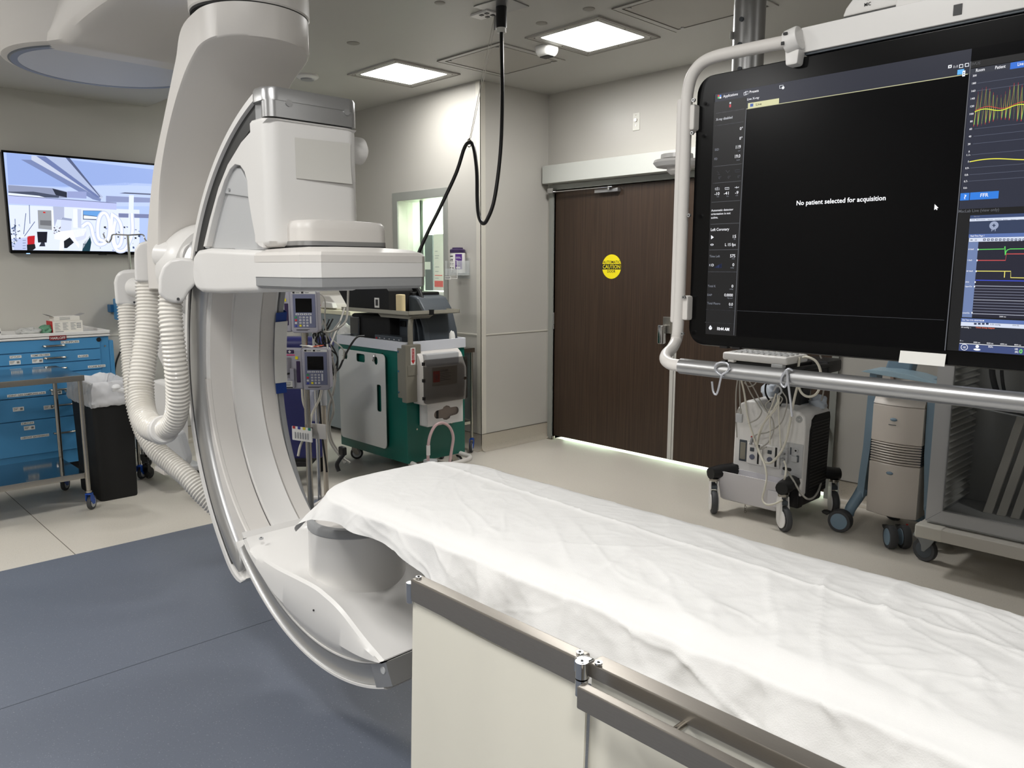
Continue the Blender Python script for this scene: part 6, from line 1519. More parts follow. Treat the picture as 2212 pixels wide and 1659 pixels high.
# ------------------------------------------------------------------ wipes canister in an acrylic wall holder
p = ay(991, 560, YW - .05)
wc = root('wipes_canister', 'white and purple wipes canister in a clear holder beside the window', 'canister', (p.x, YW - .062, 1.475))
cx_, cy_ = p.x, YW - .062
MB().lathe([(.060, 1.475), (.062, 1.478), (.062, 1.635), (.060, 1.640)], (cx_, cy_, 0), 40).build('canister', M_WHITE, wc)
MB().lathe([(.064, 1.638), (.064, 1.662), (.055, 1.668), (.045, 1.668), (.044, 1.680), (.012, 1.682)], (cx_, cy_, 0), 40).build('lid', M_PURPD, wc)
def band(a0, a1, z0_, z1_, m_, nm, r_=.0626):
    rows = [[(cx_ + r_ * math.cos(math.radians(a0 + (a1 - a0) * k / 12)), cy_ + r_ * math.sin(math.radians(a0 + (a1 - a0) * k / 12)), z) for k in range(13)] for z in (z0_, z1_)]
    return MB().grid(rows).build(nm, m_, wc)
band(-58, -5, 1.505, 1.628, M_PURPLE, 'purple_label'); band(-135, -60, 1.500, 1.628, M_PAPER, 'white_label')
band(-132, -118, 1.595, 1.625, M_PURPD, 'logo_patch', .0630)
t = MB()
for k, (a0, a1, z, h_) in enumerate(((-114, -76, 1.606, .008), (-128, -120, 1.57, .018), (-112, -102, 1.57, .018), (-92, -80, 1.57, .018), (-128, -70, 1.55, .0025), (-126, -74, 1.54, .0018), (-124, -98, 1.515, .006), (-84, -72, 1.513, .006))):
    rows = [[(cx_ + .0631 * math.cos(math.radians(a0 + (a1 - a0) * j / 6)), cy_ + .0631 * math.sin(math.radians(a0 + (a1 - a0) * j / 6)), zz) for j in range(7)] for zz in (z, z + h_)]; t.grid(rows)
t.build('print', M_INK, wc)['kind'] = 'stuff'
t = MB()
for a0, a1, z, h_ in ((-54, -20, 1.600, .003), (-54, -14, 1.592, .002), (-54, -22, 1.565, .002), (-54, -30, 1.555, .002), (-54, -26, 1.545, .002), (-52, -22, 1.512, .012)):
    rows = [[(cx_ + .0631 * math.cos(math.radians(a0 + (a1 - a0) * j / 6)), cy_ + .0631 * math.sin(math.radians(a0 + (a1 - a0) * j / 6)), zz) for j in range(7)] for zz in (z, z + h_)]; t.grid(rows)
t.build('fine_print', M_PAPER, wc)['kind'] = 'stuff'
hd_ = root('acrylic_holder', 'clear acrylic wall holder around the wipes canister', 'holder', (p.x + .01, YW - .06, 1.42))
m = MB(); m.bb((cx_ - .072, YW - .004, 1.43), (cx_ + .085, YW, 1.60)); m.bb((cx_ + .074, YW - .13, 1.455), (cx_ + .077, YW, 1.575)); m.bb((cx_ - .077, YW - .13, 1.455), (cx_ - .074, YW, 1.575)); m.bb((cx_ - .077, YW - .13, 1.468), (cx_ + .077, YW, 1.472)); m.bb((cx_ - .077, YW - .133, 1.455), (cx_ + .077, YW - .130, 1.51))
m.build('clear_box', M_CLEAR, hd_, flat=True)
m = MB()
for q in (((cx_ + .008, 1.576), (cx_ + .078, 1.576)), ((cx_ + .078, 1.576), (cx_ + .080, 1.430)), ((cx_ + .080, 1.430), (cx_ + .0, 1.432)), ((cx_ + .008, 1.576), (cx_ + .01, 1.48))): m.tube([(q[0][0], YW - .134, q[0][1]), (q[1][0], YW - .134, q[1][1])], .0018, n=6)
m.build('bright_edge', M_PAPER, hd_)
lb = MB().bb((cx_ - .075, YW - .137, 1.422), (cx_ - .0, YW - .135, 1.448)).build('holder_label', M_PAPER, hd_)
t = MB(); put_text(t, '▪▪▪'.replace('▪', 'M'), (cx_ - .070, YW - .1375, 1.436), UX, UZ, .062, .006); t.bb((cx_ - .07, YW - .1375, 1.430), (cx_ - .02, YW - .1371, 1.432)); t.build('lettering', M_INK, lb, flat=True)

# ------------------------------------------------------------------ boxes seen in the window
def wbx(px0, px1, pyt, pyb, y, th, name, lab, m_):
    a = ay(px0, pyt, y); b = ay(px1, pyb, y); r = root(name, lab, 'box', ((a.x + b.x) / 2, y + th / 2, b.z))
    MB().bb((a.x, y, b.z), (b.x, y + th, a.z), .003).build('carton', m_, r); return r, a, b
ys = YW + .18
sh_ = root('window_counter', 'pale counter top just behind the window', 'counter', (-5.5, 4.7, 0))
MB().bb((-6.1, YW + .20, 1.27), (-5.0, YW + .6, 1.30), .004).build('counter_top', M_WHITE, sh_)
MB().bb((-6.1, YW + .24, .0), (-5.0, YW + .58, 1.27), .004).build('cabinet', M_OFFW, sh_)
r_, a, b = wbx(936, 962, 506, 628, YW + .21, .10, 'supply_carton', 'tall white carton with red label standing in the window', M_CART)
t = MB(); t.bb((a.x + .01, YW + .209, 1.345), (b.x - .03, YW + .2098, 1.40)); t.bb((a.x + .015, YW + .209, 1.445), (b.x - .04, YW + .2098, 1.452)); t.build('red_label', mat('label_red', (216, 60, 56), .5), r_, flat=True)
t = MB(); 
for z_, w_ in ((1.66, .04), (1.62, .06), (1.60, .05), (1.52, .06), (1.48, .05), (1.42, .05)): t.bb((a.x + .02, YW + .209, z_), (a.x + .02 + w_, YW + .2098, z_ + .006))
t.build('print', M_GREY, r_, flat=True)['kind'] = 'stuff'
r_, a, b = wbx(917, 935, 508, 628, YW + .26, .10, 'grey_carton', 'slate grey carton with a white note beside the tall white carton', M_DKGREY)
MB().bb((a.x + .005, YW + .257, 1.50), (a.x + .085, YW + .2595, 1.57)).build('note', M_PAPER, r_)

# ------------------------------------------------------------------ cabinet with scanner far behind (seen under the detector)
fc = root('low_cabinet', 'grey cabinet with cream top far behind the infusion pumps', 'cabinet', (-6.35, 3.8, 0))
a = ay(703, 672, 3.75); b = ay(748, 668, 3.75)
MB().bb((-6.70, 3.75, .05), (-5.95, 4.20, 1.10), .004).build('body', mat('cab_grey', (140, 150, 154), .45), fc)
MB().bb((-6.72, 3.73, 1.10), (-5.93, 4.21, 1.135), .004).build('counter_top', mat('cream_top', (226, 222, 196), .4), fc)
MB().bb((-6.66, 3.744, .12), (-6.34, 3.751, 1.05), .003).build('door', mat('cab_grey', (140, 150, 154), .45), fc)
MB().bb((-6.31, 3.744, .12), (-5.99, 3.751, 1.05), .003).build('door', mat('cab_grey', (140, 150, 154), .45), fc)
ds = root('desk_scanner', 'off-white desktop scanner on the cream cabinet top', 'scanner', (-6.42, 3.9, 1.136))
MB().prism([(-6.56, 1.136), (-6.27, 1.136), (-6.27, 1.19), (-6.38, 1.26), (-6.56, 1.26)], 'y', 3.8, 4.05, bev=.012, seg=3).build('body', M_OFFW, ds)
MB().prism([(-6.50, 1.15), (-6.26, 1.15), (-6.28, 1.20), (-6.44, 1.205)], 'y', 3.76, 3.81, bev=.008, seg=3).build('front_cover', M_WHITE, ds)
MB().bb((-6.55, 3.795, 1.15), (-6.53, 3.80, 1.17)).build('red_mark', M_RED, ds)

# ------------------------------------------------------------------ navy reclining chair seen through the C
nv = root('recliner_chair', 'navy vinyl recliner behind the pump stand', 'chair', (-5.35, 2.75, 0))
q = ad(650, 800, 5.35)
nv.location = (q.x, q.y, 0); nv.rotation_euler = (0, 0, math.radians(48))
MB().bb((-.34, -.05, .95), (.22, .11, 1.05), .045, 4).build('head_cushion', M_NAVY, nv, local=True)
MB().bb((-.34, -.06, .80), (.22, .10, .93), .045, 4).build('arm_cushion', mat('navy_light', (70, 74, 130), .4), nv, local=True)
MB().bb((-.36, -.02, .20), (.13, .09, .80), .03, 3).build('backrest', M_NAVY, nv, local=True)
MB().bb((-.34, .05, .30), (.02, .45, .42), .05, 4).build('seat', M_NAVY, nv, local=True)
m = MB(); m.bb((-.34, 0, .14), (.04, .45, .18), .008); m.build('base_frame', M_BLACK, nv, local=True)
for x in (-.3, .02):
    for y in (.05, .42): MB().cyl((x, y, 0), (x, y, .14), .02).build('leg', M_BLACK, nv, local=True)

# ------------------------------------------------------------------ pump stand with two syringe pumps
PD = 4.3
q = ad(668, 1000, PD); pz = lambda py: CAM_H + (ad(668, py, PD).z - CAM_H)
ps = root('infusion_stand', 'steel pole stand holding the two infusion pumps in front of the teal cart', 'stand', (q.x, q.y, 0), math.radians(46))
def lx(px): return (px - 660) / F_PX * PD
MB().cyl((0, 0, .10), (0, 0, .93), .0165, n=24).build('lower_pole', M_STEEL, ps, local=True)
MB().cyl((0, 0, .93), (0, 0, 1.62), .0165, n=24).build('upper_pole', M_STEEL, ps, local=True)
MB().cyl((0, 0, .08), (0, 0, .14), .035, n=24).build('base_hub', M_STEEL, ps, local=True)
for k in range(5):
    a = .3 + k * 2 * math.pi / 5; d = V((math.cos(a), math.sin(a), 0))
    MB().tube([d * .03 + V((0, 0, .11)), d * .26 + V((0, 0, .10))], .012, n=10).build('foot', M_STEEL, ps, local=True)
    caster(ps, d.x * .26, d.y * .26, .035, .02, yaw=a + 1, fork=M_BLACK, tyre=M_BLACK, hub=M_RUBBER, ztop=.095)
M_PKEY = mat('pump_key', (214, 214, 218), .4)
def pump(lab, x0, z1, name='infusion_pump'):
    """x0 = left edge of the display block, z1 = its top, in the stand's frame"""
    pr = root(name, lab, 'pump', (q.x, q.y, z1 - .225), math.radians(46), 'pumps on the steel stand')
    y = -.075; H = .225; W_ = .148
    b = MB().prism([(0 + .012, 0), (W_ - .012, 0), (W_, .012), (W_ - .004, H - .01), (W_ - .014, H), (.008, H), (0, H - .01), (.004, .012)], 'y', y, y + .07, bev=.008, seg=3).build('display_block', M_LILAC, pr, local=True, ang=50)
    p_ = MB().bb((.016, y - .002, .028), (W_ - .014, y + .004, H - .022), .002).build('front_panel', M_LILACD, pr, local=True)
    MB().bb((.030, y - .003, .108), (.116, y + .002, H - .044), .001).build('screen', M_BLK_GLOSS, p_, local=True)
    t = MB()
    for k in range(4): t.bb((.029 + k * .022, y - .0035, .094), (.047 + k * .022, y + .002, .103), .001)
    for r in range(4):
        for k in range(3): t.bb((.048 + k * .018, y - .0035, .034 + r * .0145), (.059 + k * .018, y + .002, .043 + r * .0145), .001)
    t.bb((.103, y - .0035, .050), (.112, y + .002, .088), .001)
    t.build('keypad', M_PKEY, p_, local=True)['kind'] = 'stuff'
    t = MB()
    for k in range(4):
        t.prism([(.0345 + k * .022, .0965), (.0415 + k * .022, .0965), (.038 + k * .022, .1010)], 'y', y - .0042, y - .0032)
    for r in range(3):
        for k in range(3): put_text(t, str(r * 3 + k + 1), (.0515 + k * .018, y - .0042, .0795 - r * .0145), UX, UZ, .004, .005)
    t.build('key_print', M_INK, p_, local=True, flat=True)['kind'] = 'stuff'
    for z, m_ in ((.082, mat('key_green', (60, 150, 90), .4)), (.067, mat('key_red', (210, 60, 60), .4)), (.052, M_PKEY), (.037, mat('key_blue', (60, 70, 170), .4))): MB().bb((.024, y - .004, z - .005), (.036, y + .002, z + .005), .002).build('round_key', m_, p_, local=True)
    MB().bb((.0478, y - .0042, .0335), (.0592, y + .002, .0435), .001).build('yellow_key', M_YELLOW, p_, local=True)
    lb_ = MB().bb((.012, y - .001, H - .020), (W_ - .012, y + .002, H - .007)).build('top_label', M_LAB, pr, local=True)
    t = MB(); t.bb((.016, y - .0018, H - .018), (.028, y, H - .009)); t.bb((.062, y - .0018, H - .018), (.074, y, H - .009)); t.bb((.032, y - .0018, H - .015), (.054, y, H - .0125)); t.bb((.080, y - .0018, H - .015), (.102, y, H - .0125)); t.bb((.03, y - .0018, .0175), (.10, y - .0008, .0195)); t.bb((.03, y - .0018, .0125), (.09, y - .0008, .0145)); t.build('print', M_INK, pr, local=True, flat=True)['kind'] = 'stuff'
    # syringe side to the left
    MB().bb((-.135, y + .004, .004), (.004, y + .066, H - .004), .010, 3).build('syringe_block', M_LILAC, pr, local=True)
    MB().bb((-.122, y + .0, H - .030), (-.040, y + .008, H - .010), .006, 3).build('handle_slot', M_PURPD, pr, local=True)
    t = MB()
    for x in (-.104, -.062): t.bb((x - .007, y - .001, H - .0225), (x + .007, y + .001, H - .0175)); t.bb((x - .0025, y - .001, H - .027), (x + .0025, y + .001, H - .013))
    t.build('plus_mark', M_LAB, pr, local=True, flat=True)
    MB().bb((-.126, y + .002, H - .040), (-.036, y + .006, H - .035)).build('pink_stripe', mat('stripe_pink', (214, 40, 110), .5), pr, local=True)
    MB().cyl((-.085, y + .004, .095), (-.085, y + .004, .175), .026, n=24).build('syringe_barrel', mat('syringe_clear', (190, 186, 194), .15, alpha=.6, coat=.5), pr, local=True)
    t = MB(); t.bb((-.118, y - .012, .055), (-.102, y + .01, .118), .003); t.bb((-.062, y - .012, .055), (-.040, y + .01, .118), .003); t.bb((-.118, y - .008, .012), (-.040, y + .01, .066), .004); t.build('clamp_body', M_LILAC, pr, local=True)
    t = MB(); t.bb((-.098, y - .012, .085), (-.064, y - .002, .096), .002); t.cyl((-.094, y - .014, .098), (-.094, y - .002, .098), .008, n=14); t.cyl((-.076, y - .014, .092), (-.076, y - .002, .092), .009, n=14); t.build('plunger_clamp', M_BLACK, pr, local=True)
    MB().bb((-.030, y + .0, .04), (-.010, y + .008, .155), .003).build('purple_bar', M_PURPD, pr, local=True)
    lb_ = MB().bb((-.098, y - .0095, .012), (-.050, y - .0082, .050)).build('service_label', M_LAB, pr, local=True)
    t = MB(); put_text(t, 'Methodist', (-.094, y - .0102, .040), UX, UZ, .036, .0045)
    for k in range(3): t.bb((-.092, y - .0101, .033 - k * .0045), (-.058 - k * .003, y - .0096, .0345 - k * .0045))
    t.bb((-.098, y - .0101, .012), (-.050, y - .0096, .018)); t.build('lettering', M_INK, lb_, local=True, flat=True)
    t = MB(); t.bb((-.034, y + .001, .165), (-.020, y + .004, .180)); t.build('yellow_sticker', M_YELLOW, pr, local=True)
    MB().cyl((.135, y + .02, H - .01), (.135, y + .02, H + .02), .006, n=10).build('chain_post', M_CHROME, pr, local=True)
    for v in list(pr.children): pass
    # shift the whole pump sideways along the stand's local x
    d = V((math.cos(math.radians(46)), math.sin(math.radians(46)), 0)) * x0; pr.location = V(pr.location) + d
    return pr
zt1 = ad(680, 624, PD).z; zt2 = ad(690, 745, PD).z
dxp = lambda px: (px - 664) / F_PX * PD
pump('upper of the two grey infusion pumps, just under the detector', dxp(644), zt1)
pump('lower of the two grey infusion pumps, with papers lying on it', dxp(664), zt2)
b = root('paper_slips', 'white and orange paper slips lying on the lower pump', 'paper', (q.x, q.y, zt2 + .001), math.radians(46))
m = MB(); m.box((.03, -.02, .004), (.09, .06, .0015), R=Matrix.Rotation(.15, 3, 'Y')); m.build('white_slip', M_PAPER, b, local=True)
m = MB(); m.box((.08, -.03, .006), (.05, .05, .0015), R=Matrix.Rotation(-.1, 3, 'Y')); m.build('orange_slip', mat('slip_orange', (220, 90, 50), .6), b, local=True)
# cable organiser plates clamped low on the pole
zr = ad(668, 932, PD).z
og = root('cable_organiser', 'white plastic cable organiser with coloured tabs clamped on the pump pole', 'organiser', (q.x, q.y, zr - .04), math.radians(46))
Rz = Matrix.Rotation(-.5, 3, 'Z')
m = MB(); m.box((-.02, -.045, .04), (.145, .007, .078), .004, R=Rz); m.build('front_plate', M_WHITE, og, local=True)
m = MB(); m.box((.045, .03, .04), (.11, .007, .085), .004, R=Matrix.Rotation(-.35, 3, 'Z')); m.build('rear_plate', M_OFFW, og, local=True)
for k, (c_, nm) in enumerate((((180, 40, 50), 'red'), ((50, 60, 140), 'blue'), ((214, 196, 60), 'yellow'), ((40, 130, 110), 'green'))):
    d = Rz @ V((-.055 + k * .037, -.004, 0)); m = MB(); m.box(V((-.02, -.045, .073)) + d, (.018, .004, .014), .001, R=Rz); m.build(nm + '_tab', mat('tab_' + nm, c_, .5), og, local=True)
for k in range(6):
    d = Rz @ V((-.045 + k * .018, -.006, 0)); m = MB(); m.box(V((-.02, -.045, .032)) + d, (.006, .008, .034), .001, R=Rz); m.build('cable_rib', M_LGREY, og, local=True)
MB().cyl((0, 0, .015), (0, 0, .065), .026, n=20).build('clamp', M_BLACK, og, local=True)
# second pole behind with thin chrome mast
p2 = root('thin_stand', 'thin chrome mast standing between the pump pole and the teal cart', 'stand', (0, 0, 0))
qb = ad(703, 1000, 4.75); p2.location = (qb.x, qb.y, 0)
MB().cyl((0, 0, .12), (0, 0, .72), .015, n=18).build('lower_tube', mat('cream_tube', (176, 166, 150), .4), p2, local=True)
MB().cyl((-.03, -.03, .05), (-.03, -.03, 1.45), .012, n=18).build('mast', M_CHROME, p2, local=True)
MB().cyl((0, 0, .70), (0, 0, .80), .022, n=18).build('collar', M_LGREY, p2, local=True)
for k in range(4):
    a = .4 + k * math.pi / 2; d = V((math.cos(a), math.sin(a), 0)); MB().tube([d * .02 + V((0, 0, .12)), d * .20 + V((0, 0, .10))], .012, n=10).build('foot', M_OFFW, p2, local=True); caster(p2, d.x * .2, d.y * .2, .035, .02, yaw=a, fork=M_BLACK, tyre=M_BLACK, hub=M_RUBBER, ztop=.1)
# cables around the pumps
def cable(pts, r, m_, lab, name='cable', group='cables hanging around the pump stand', n=8):
    o = MB().tube([ad(a, b, d) for a, b, d in pts], r, n=n, sub=6).build(name, m_, None, ang=70); return tag(o, lab, 'cable', group)
cable([(752, 628, 4.6), (751, 660, 4.6), (748, 690, 4.55), (735, 706, 4.5), (712, 717, 4.45), (700, 716, 4.4)], .0065, M_CABLEG, 'grey cable sweeping from under the detector to the upper pump')
cable([(744, 666, 4.9), (736, 690, 4.8), (724, 720, 4.6), (714, 745, 4.45)], .006, M_CABLEG, 'pale cable dropping from the raised tray to the lower pump')
cable([(716, 772, 4.4), (724, 800, 4.5), (721, 840, 4.5), (711, 880, 4.5), (708, 920, 4.5), (714, 955, 4.5), (735, 985, 4.5), (756, 1000, 4.5)], .007, M_CABLEG, 'grey cable waving down beside the teal cart, the outer one')
cable([(708, 838, 4.45), (718, 865, 4.5), (720, 890, 4.5), (712, 918, 4.52), (716, 950, 4.52), (730, 975, 4.55), (745, 1000, 4.55)], .007, M_CABLEG, 'grey cable waving down beside the teal cart, the inner one')
cable([(695, 838, 4.4), (690, 862, 4.4), (674, 895, 4.38), (668, 925, 4.36), (650, 960, 4.3), (644, 985, 4.3)], .007, M_CABLE, 'white cable crossing behind the pump pole to the lower left')
cable([(652, 840, 4.6), (655, 870, 4.6), (668, 905, 4.6)], .006, M_CABLE, 'short white cable below the lower pump')
cable([(787, 726, 4.75), (772, 728, 4.72), (758, 745, 4.68), (742, 775, 4.65), (733, 795, 4.62), (722, 803, 4.6), (700, 812, 4.62), (690, 850, 4.65), (692, 900, 4.65), (697, 950, 4.65), (704, 1000, 4.65), (706, 1020, 4.65)], .006, M_BLACK, 'black cable running from the cart top down to the floor')
rr = random.Random(11)
for k in range(16):
    x_ = 716 + rr.uniform(-26, 14); 
    P = [(x_ + rr.uniform(-10, 10), 706 + rr.uniform(-22, 8), 4.62 + rr.uniform(-.05, .05)), (x_ + rr.uniform(-22, 16), 730 + rr.uniform(-10, 10), 4.62), (x_ + rr.uniform(-4, 18), 758 + rr.uniform(-10, 14), 4.64), (712 + rr.uniform(0, 14), 800 + rr.uniform(-10, 30), 4.66)]
    cable(P, .0045, M_BLACK if k % 4 else M_CABLEG, 'thin dark lead tangled behind the pumps', 'tangled_lead', 'thin leads tangled behind the pumps', 6)
cable([(652, 628, 4.42), (698, 640, 4.42), (702, 690, 4.45), (706, 740, 4.45)], .004, M_CABLEG, 'thin grey lead right of the upper pump', n=6)
ts_ = MB(); P = [ad(a, b, 4.42) for a, b in ((738, 968), (744, 978), (734, 992), (728, 1004), (732, 1018))]
ts_.tube(P, .012, n=8); ts_.box(ad(740, 974, 4.42), (.05, .03, .05), .008); tag(ts_.build('cable_strap', M_BLACK, None), 'black strap holding the two grey cables near the floor', 'strap')
lump('plastic_bag', 'clear plastic bag hanging behind the lower pump', 'bag', tuple(ad(683, 900, 4.9) - V((0, 0, .02))), (.07, .07, .16), mat('bag_clear', (176, 178, 190), .25, alpha=.65), 21, 16)
# ------------------------------------------------------------------ patient monitor cart by the door
mc = root('monitor_cart', 'white patient monitor cart on four casters in front of the doors', 'cart', (-2.27, 4.55, 0))
FY = 4.34
bx0, bx1, by0, by1, bz0, bz1 = -2.50, -2.045, FY, 4.68, .155, .715
# body: profile with two shoulders and a dip, extruded in depth
prof = [(bx0 + .01, .17), (bx1 - .01, .17), (bx1, .19), (bx1 + .004, .60), (bx1 - .004, .655), (bx1 - .03, .682), (-2.17, .700), (-2.24, .690), (-2.27, .665), (-2.30, .664), (-2.335, .690), (-2.36, .716), (-2.42, .712), (-2.465, .690), (-2.49, .645), (bx0, .58), (bx0 - .004, .20)]
MB().prism(prof, 'y', by0, by1, bev=.014, seg=3, ang=.7).build('body', M_WHITE, mc, ang=50)
# side vent panel: black with rounded upper corner and slats
MB().prism([(FY + .055, .17), (by1 - .03, .17), (by1 - .02, .62), (by1 - .03, .655), (FY + .13, .655), (FY + .085, .63), (FY + .060, .57)], 'x', bx1 - .004, bx1 + .009, bev=.003).build('vent_panel', M_BLACKM, mc)
for k in range(22):
    z = .20 + k * .0195; MB().bb((bx1 + .009, FY + .075, z), (bx1 + .012, by1 - .04, z + .006)).build('vent_slat', M_BLACK, mc)
# tall black bracket feet and arms with large casters
def bigcaster(x, y, yaw, arm_to, zt=.215, r=.074, w_=.032):
    R = Matrix.Rotation(yaw, 3, 'Z'); o = V((x, y, 0))
    a = V((x, y, 0)); b = V(arm_to)
    d = (b - a); d.z = 0
    m = MB(); n = 9; rows = []
    for i in range(n):
        t = i / (n - 1); c = a.lerp(V((b.x, b.y, 0)), t); wd = .050 - .006 * t; zc = zt + .040 + .008 * math.sin(t * math.pi) ; hh = .040 + .006 * t
        px = V((-d.y, d.x, 0)).normalized()
        if i == 0: wd *= .75
        rows.append([c + px * (wd * math.cos(k * math.pi / 6)) + V((0, 0, zc + hh * math.sin(k * math.pi / 6) * (1 if math.sin(k * math.pi / 6) < 0 else .9))) - d.normalized() * (.03 if i == 0 else 0) for k in range(12)])
    m.grid(rows, close_v=True, caps=True); arm_ = m.build('arm', M_BLACK, mc, ang=50)
    m = MB(); m.cyl(a + V((0, 0, zt - .012)), a + V((0, 0, zt + .004)), .030, n=24); m.build('swivel_plate', M_STEEL, arm_)
    m = MB()
    for s in (-1, 1):
        pts = [(-.026, zt - .010), (.026, zt - .010), (.030, zt - .045), (.040, r + .052)] + [(.028 + .053 * math.cos(math.radians(a_)), r + .053 * math.sin(math.radians(a_))) for a_ in range(65, -190, -18)] + [(-.030, zt - .06)]
        m.prism(pts, 'y', s * (w_ / 2 + .006) - .004, s * (w_ / 2 + .006) + .004, bev=.003)
    for v in m.bm.verts: v.co = R @ v.co + o
    f_ = m.build('wheel_fork', M_WHITE, mc)
    m = MB(); m.lathe([(r * .5, -w_ / 2), (r * .94, -w_ / 2), (r, -w_ / 4), (r, w_ / 4), (r * .94, w_ / 2), (r * .5, w_ / 2)], (0, 0, 0), 36, axis='y')
    for v in m.bm.verts: v.co = R @ (v.co + V((.028, 0, r))) + o
    m.build('tyre', M_RUBBER, f_)
    m = MB(); m.bb((-.034, -w_ * .55, zt - .06), (.03, w_ * .55, zt - .035), .004); m.bb((-.042, -w_ * .5, zt - .075), (-.024, w_ * .5, zt - .03), .004)
    for v in m.bm.verts: v.co = R @ v.co + o
    m.build('brake_lever', M_DKGREY, f_)
bigcaster(-2.545, 4.20, math.radians(-50), (-2.49, 4.36, 0))
bigcaster(-2.085, 4.20, math.radians(-36), (-2.10, 4.38, 0))
bigcaster(-2.02, 4.73, math.radians(-52), (-2.12, 4.62, 0))
bigcaster(-2.52, 4.76, math.radians(80), (-2.44, 4.64, 0))
for x in (-2.50, -2.10): MB().bb((x - .02, FY - .004, .10), (x + .045, FY + .06, .30), .012).build('corner_bracket', M_BLACK, mc)
MB().bb((-2.48, FY + .02, .10), (-2.06, by1 - .02, .17), .02).build('chassis', M_BLACK, mc)
# front bin
rows = []
for z, e in ((.085, .03), (.095, .02), (.255, 0), (.270, -.006)): rows.append([(x, y, z) for x, y in rrect(-2.545 + e, 4.215 + e, -2.115 - e, FY - .002, .02, 4)])
for z, e in ((.270, .004), (.262, .008), (.12, .024), (.10, .034)): rows.append([(x, y, z) for x, y in rrect(-2.545 + e, 4.215 + e, -2.115 - e, FY - .006, .02, 4)])
MB().grid(rows, close_v=True, caps=True).build('front_bin', mat('bin_translucent', (212, 210, 214), .35), mc, ang=45)
MB().bb((-2.19, 4.213, .12), (-2.125, 4.22, .215), .004).build('bin_boss', mat('bin_translucent', (212, 210, 214), .35), mc)
# connector panel on the front
def fx(px, py): q = ay(px, py, FY - .001); return q.x, q.z
def fbox(px0, py0, px1, py1, th, nm, m_, parent=mc, bev=.004, seg=2):
    a = ay(px0, py0, FY); b = ay(px1, py1, FY); zc = (a.z + b.z) / 2; hh = abs(ay(px0, py1, FY).z - a.z) / 2
    return MB().bb((a.x, FY - th, zc - hh), (b.x, FY + .002, zc + hh), bev, seg).build(nm, m_, parent)
fbox(1598, 950, 1612, 996, .003, 'connector_bay', M_DKGREY); fbox(1600, 955, 1610, 992, .005, 'connector_plate', M_TAUPE)
pn = fbox(1692, 958, 1732, 1030, .004, 'module_panel', M_LGREY, bev=.012, seg=3)
for a_, b_ in ((1617, 958), (1655, 964)):
    md = fbox(a_, b_, a_ + 30, b_ + 46, .012, 'gas_module', M_WHITE, bev=.010, seg=3)
    fbox(a_ + 6, b_ + 8, a_ + 14, b_ + 16, .018, 'module_window', M_DKGREY, md, .002)
    x, z = fx(a_ + 10, b_ + 28); MB().cyl((x, FY - .020, z), (x, FY - .010, z), .016, n=18).build('module_knob', mat('knob_slate', (96, 100, 118), .5), md)
    fbox(a_ + 22, b_ + 2, a_ + 24, b_ + 44, .014, 'module_edge', M_BLACK, md, .001)
sk = fbox(1690, 970, 1703, 1000, .022, 'socket_block', M_LGREY, bev=.004)
for a_, b_ in ((1694, 978), (1694, 990)): x, z = fx(a_ + 2, b_); MB().bb((x - .012, FY - .04, z - .006), (x + .012, FY - .02, z + .006), .003).build('plug', M_GREY, sk)
x, z = fx(1721, 973); MB().cyl((x, FY - .014, z), (x, FY, z), .012, n=18).build('round_socket', M_LGREY, pn); MB().cyl((x, FY - .0155, z), (x, FY - .012, z), .006, n=14).build('socket_core', M_BLACK, pn)
fbox(1712, 985, 1724, 997, .020, 'grey_plug', M_LGREY, pn); fbox(1722, 984, 1726, 998, .010, 'plug_shadow', M_DKGREY, pn, .001)
fbox(1708, 966, 1710, 982, .006, 'slot', M_DKGREY, pn, .0005)
x, z = fx(1700, 1013); MB().prism(rrect(x - .026, z - .010, x + .030, z + .010, .0095, 5), 'y', FY - .006, FY, bev=.001).build('card_slot', M_BLACK, mc)
# round brand mark
x, z = fx(1726, 906); bd_ = MB().cyl((x, FY - .003, z), (x, FY + .002, z), .0205, n=32).build('round_badge', M_GREY, mc)
t = MB(); t.lathe([(.0175, 0), (.0190, 0), (.0190, .0004), (.0175, .0004)], (x, FY - .0036, z), 32, axis='y', caps=False); put_text(t, 'GE', (x - .010, FY - .0038, z - .0062), UX, UZ, .020, .0125)
for k in range(8):
    a = k * math.pi / 4; t.line([V((x + .0135 * math.cos(a + u), FY - .0037, z + .0135 * math.sin(a + u))) for u in (0, .25, .5)], .0016, (0, -1, 0))
t.build('badge_mark', M_LAB, bd_, flat=True)
# column, keyboard tray and keyboard
MB().prism([(-2.31, .66), (-2.16, .66), (-2.14, .80), (-2.15, .93), (-2.26, .93), (-2.29, .80)], 'y', 4.48, 4.62, bev=.015, seg=3).build('column', M_BLACK, mc)
MB().bb((-2.20, 4.50, .90), (-2.00, 4.70, .98), .02).build('column_head', M_BLACK, mc)
MB().cyl((-2.22, 4.55, .655), (-2.22, 4.55, .70), .085, n=32, bev=.01).build('column_collar', M_LGREY, mc)
MB().tube([(-2.52, 4.45, .93), (-2.545, 4.33, .935), (-2.53, 4.22, .95), (-2.48, 4.18, .955)], .014, n=12).build('side_handle', M_BLACK, mc)
MB().tube([(-2.10, 4.22, .94), (-2.05, 4.30, .95), (-2.02, 4.42, .955), (-2.01, 4.55, .95)], .014, n=12).build('side_handle', M_BLACK, mc)
MB().bb((-2.46, 4.20, .945), (-2.10, 4.55, .972), .008).build('tray', M_BLACK, mc)
kb = root('keyboard_panel', 'white control panel lying on the patient monitor cart tray', 'control panel', (-2.28, 4.32, .973))
MB().bb((-2.50, 4.16, .9735), (-2.085, 4.42, 1.020), .012, 3).build('housing', M_WHITE, kb)
m = MB()
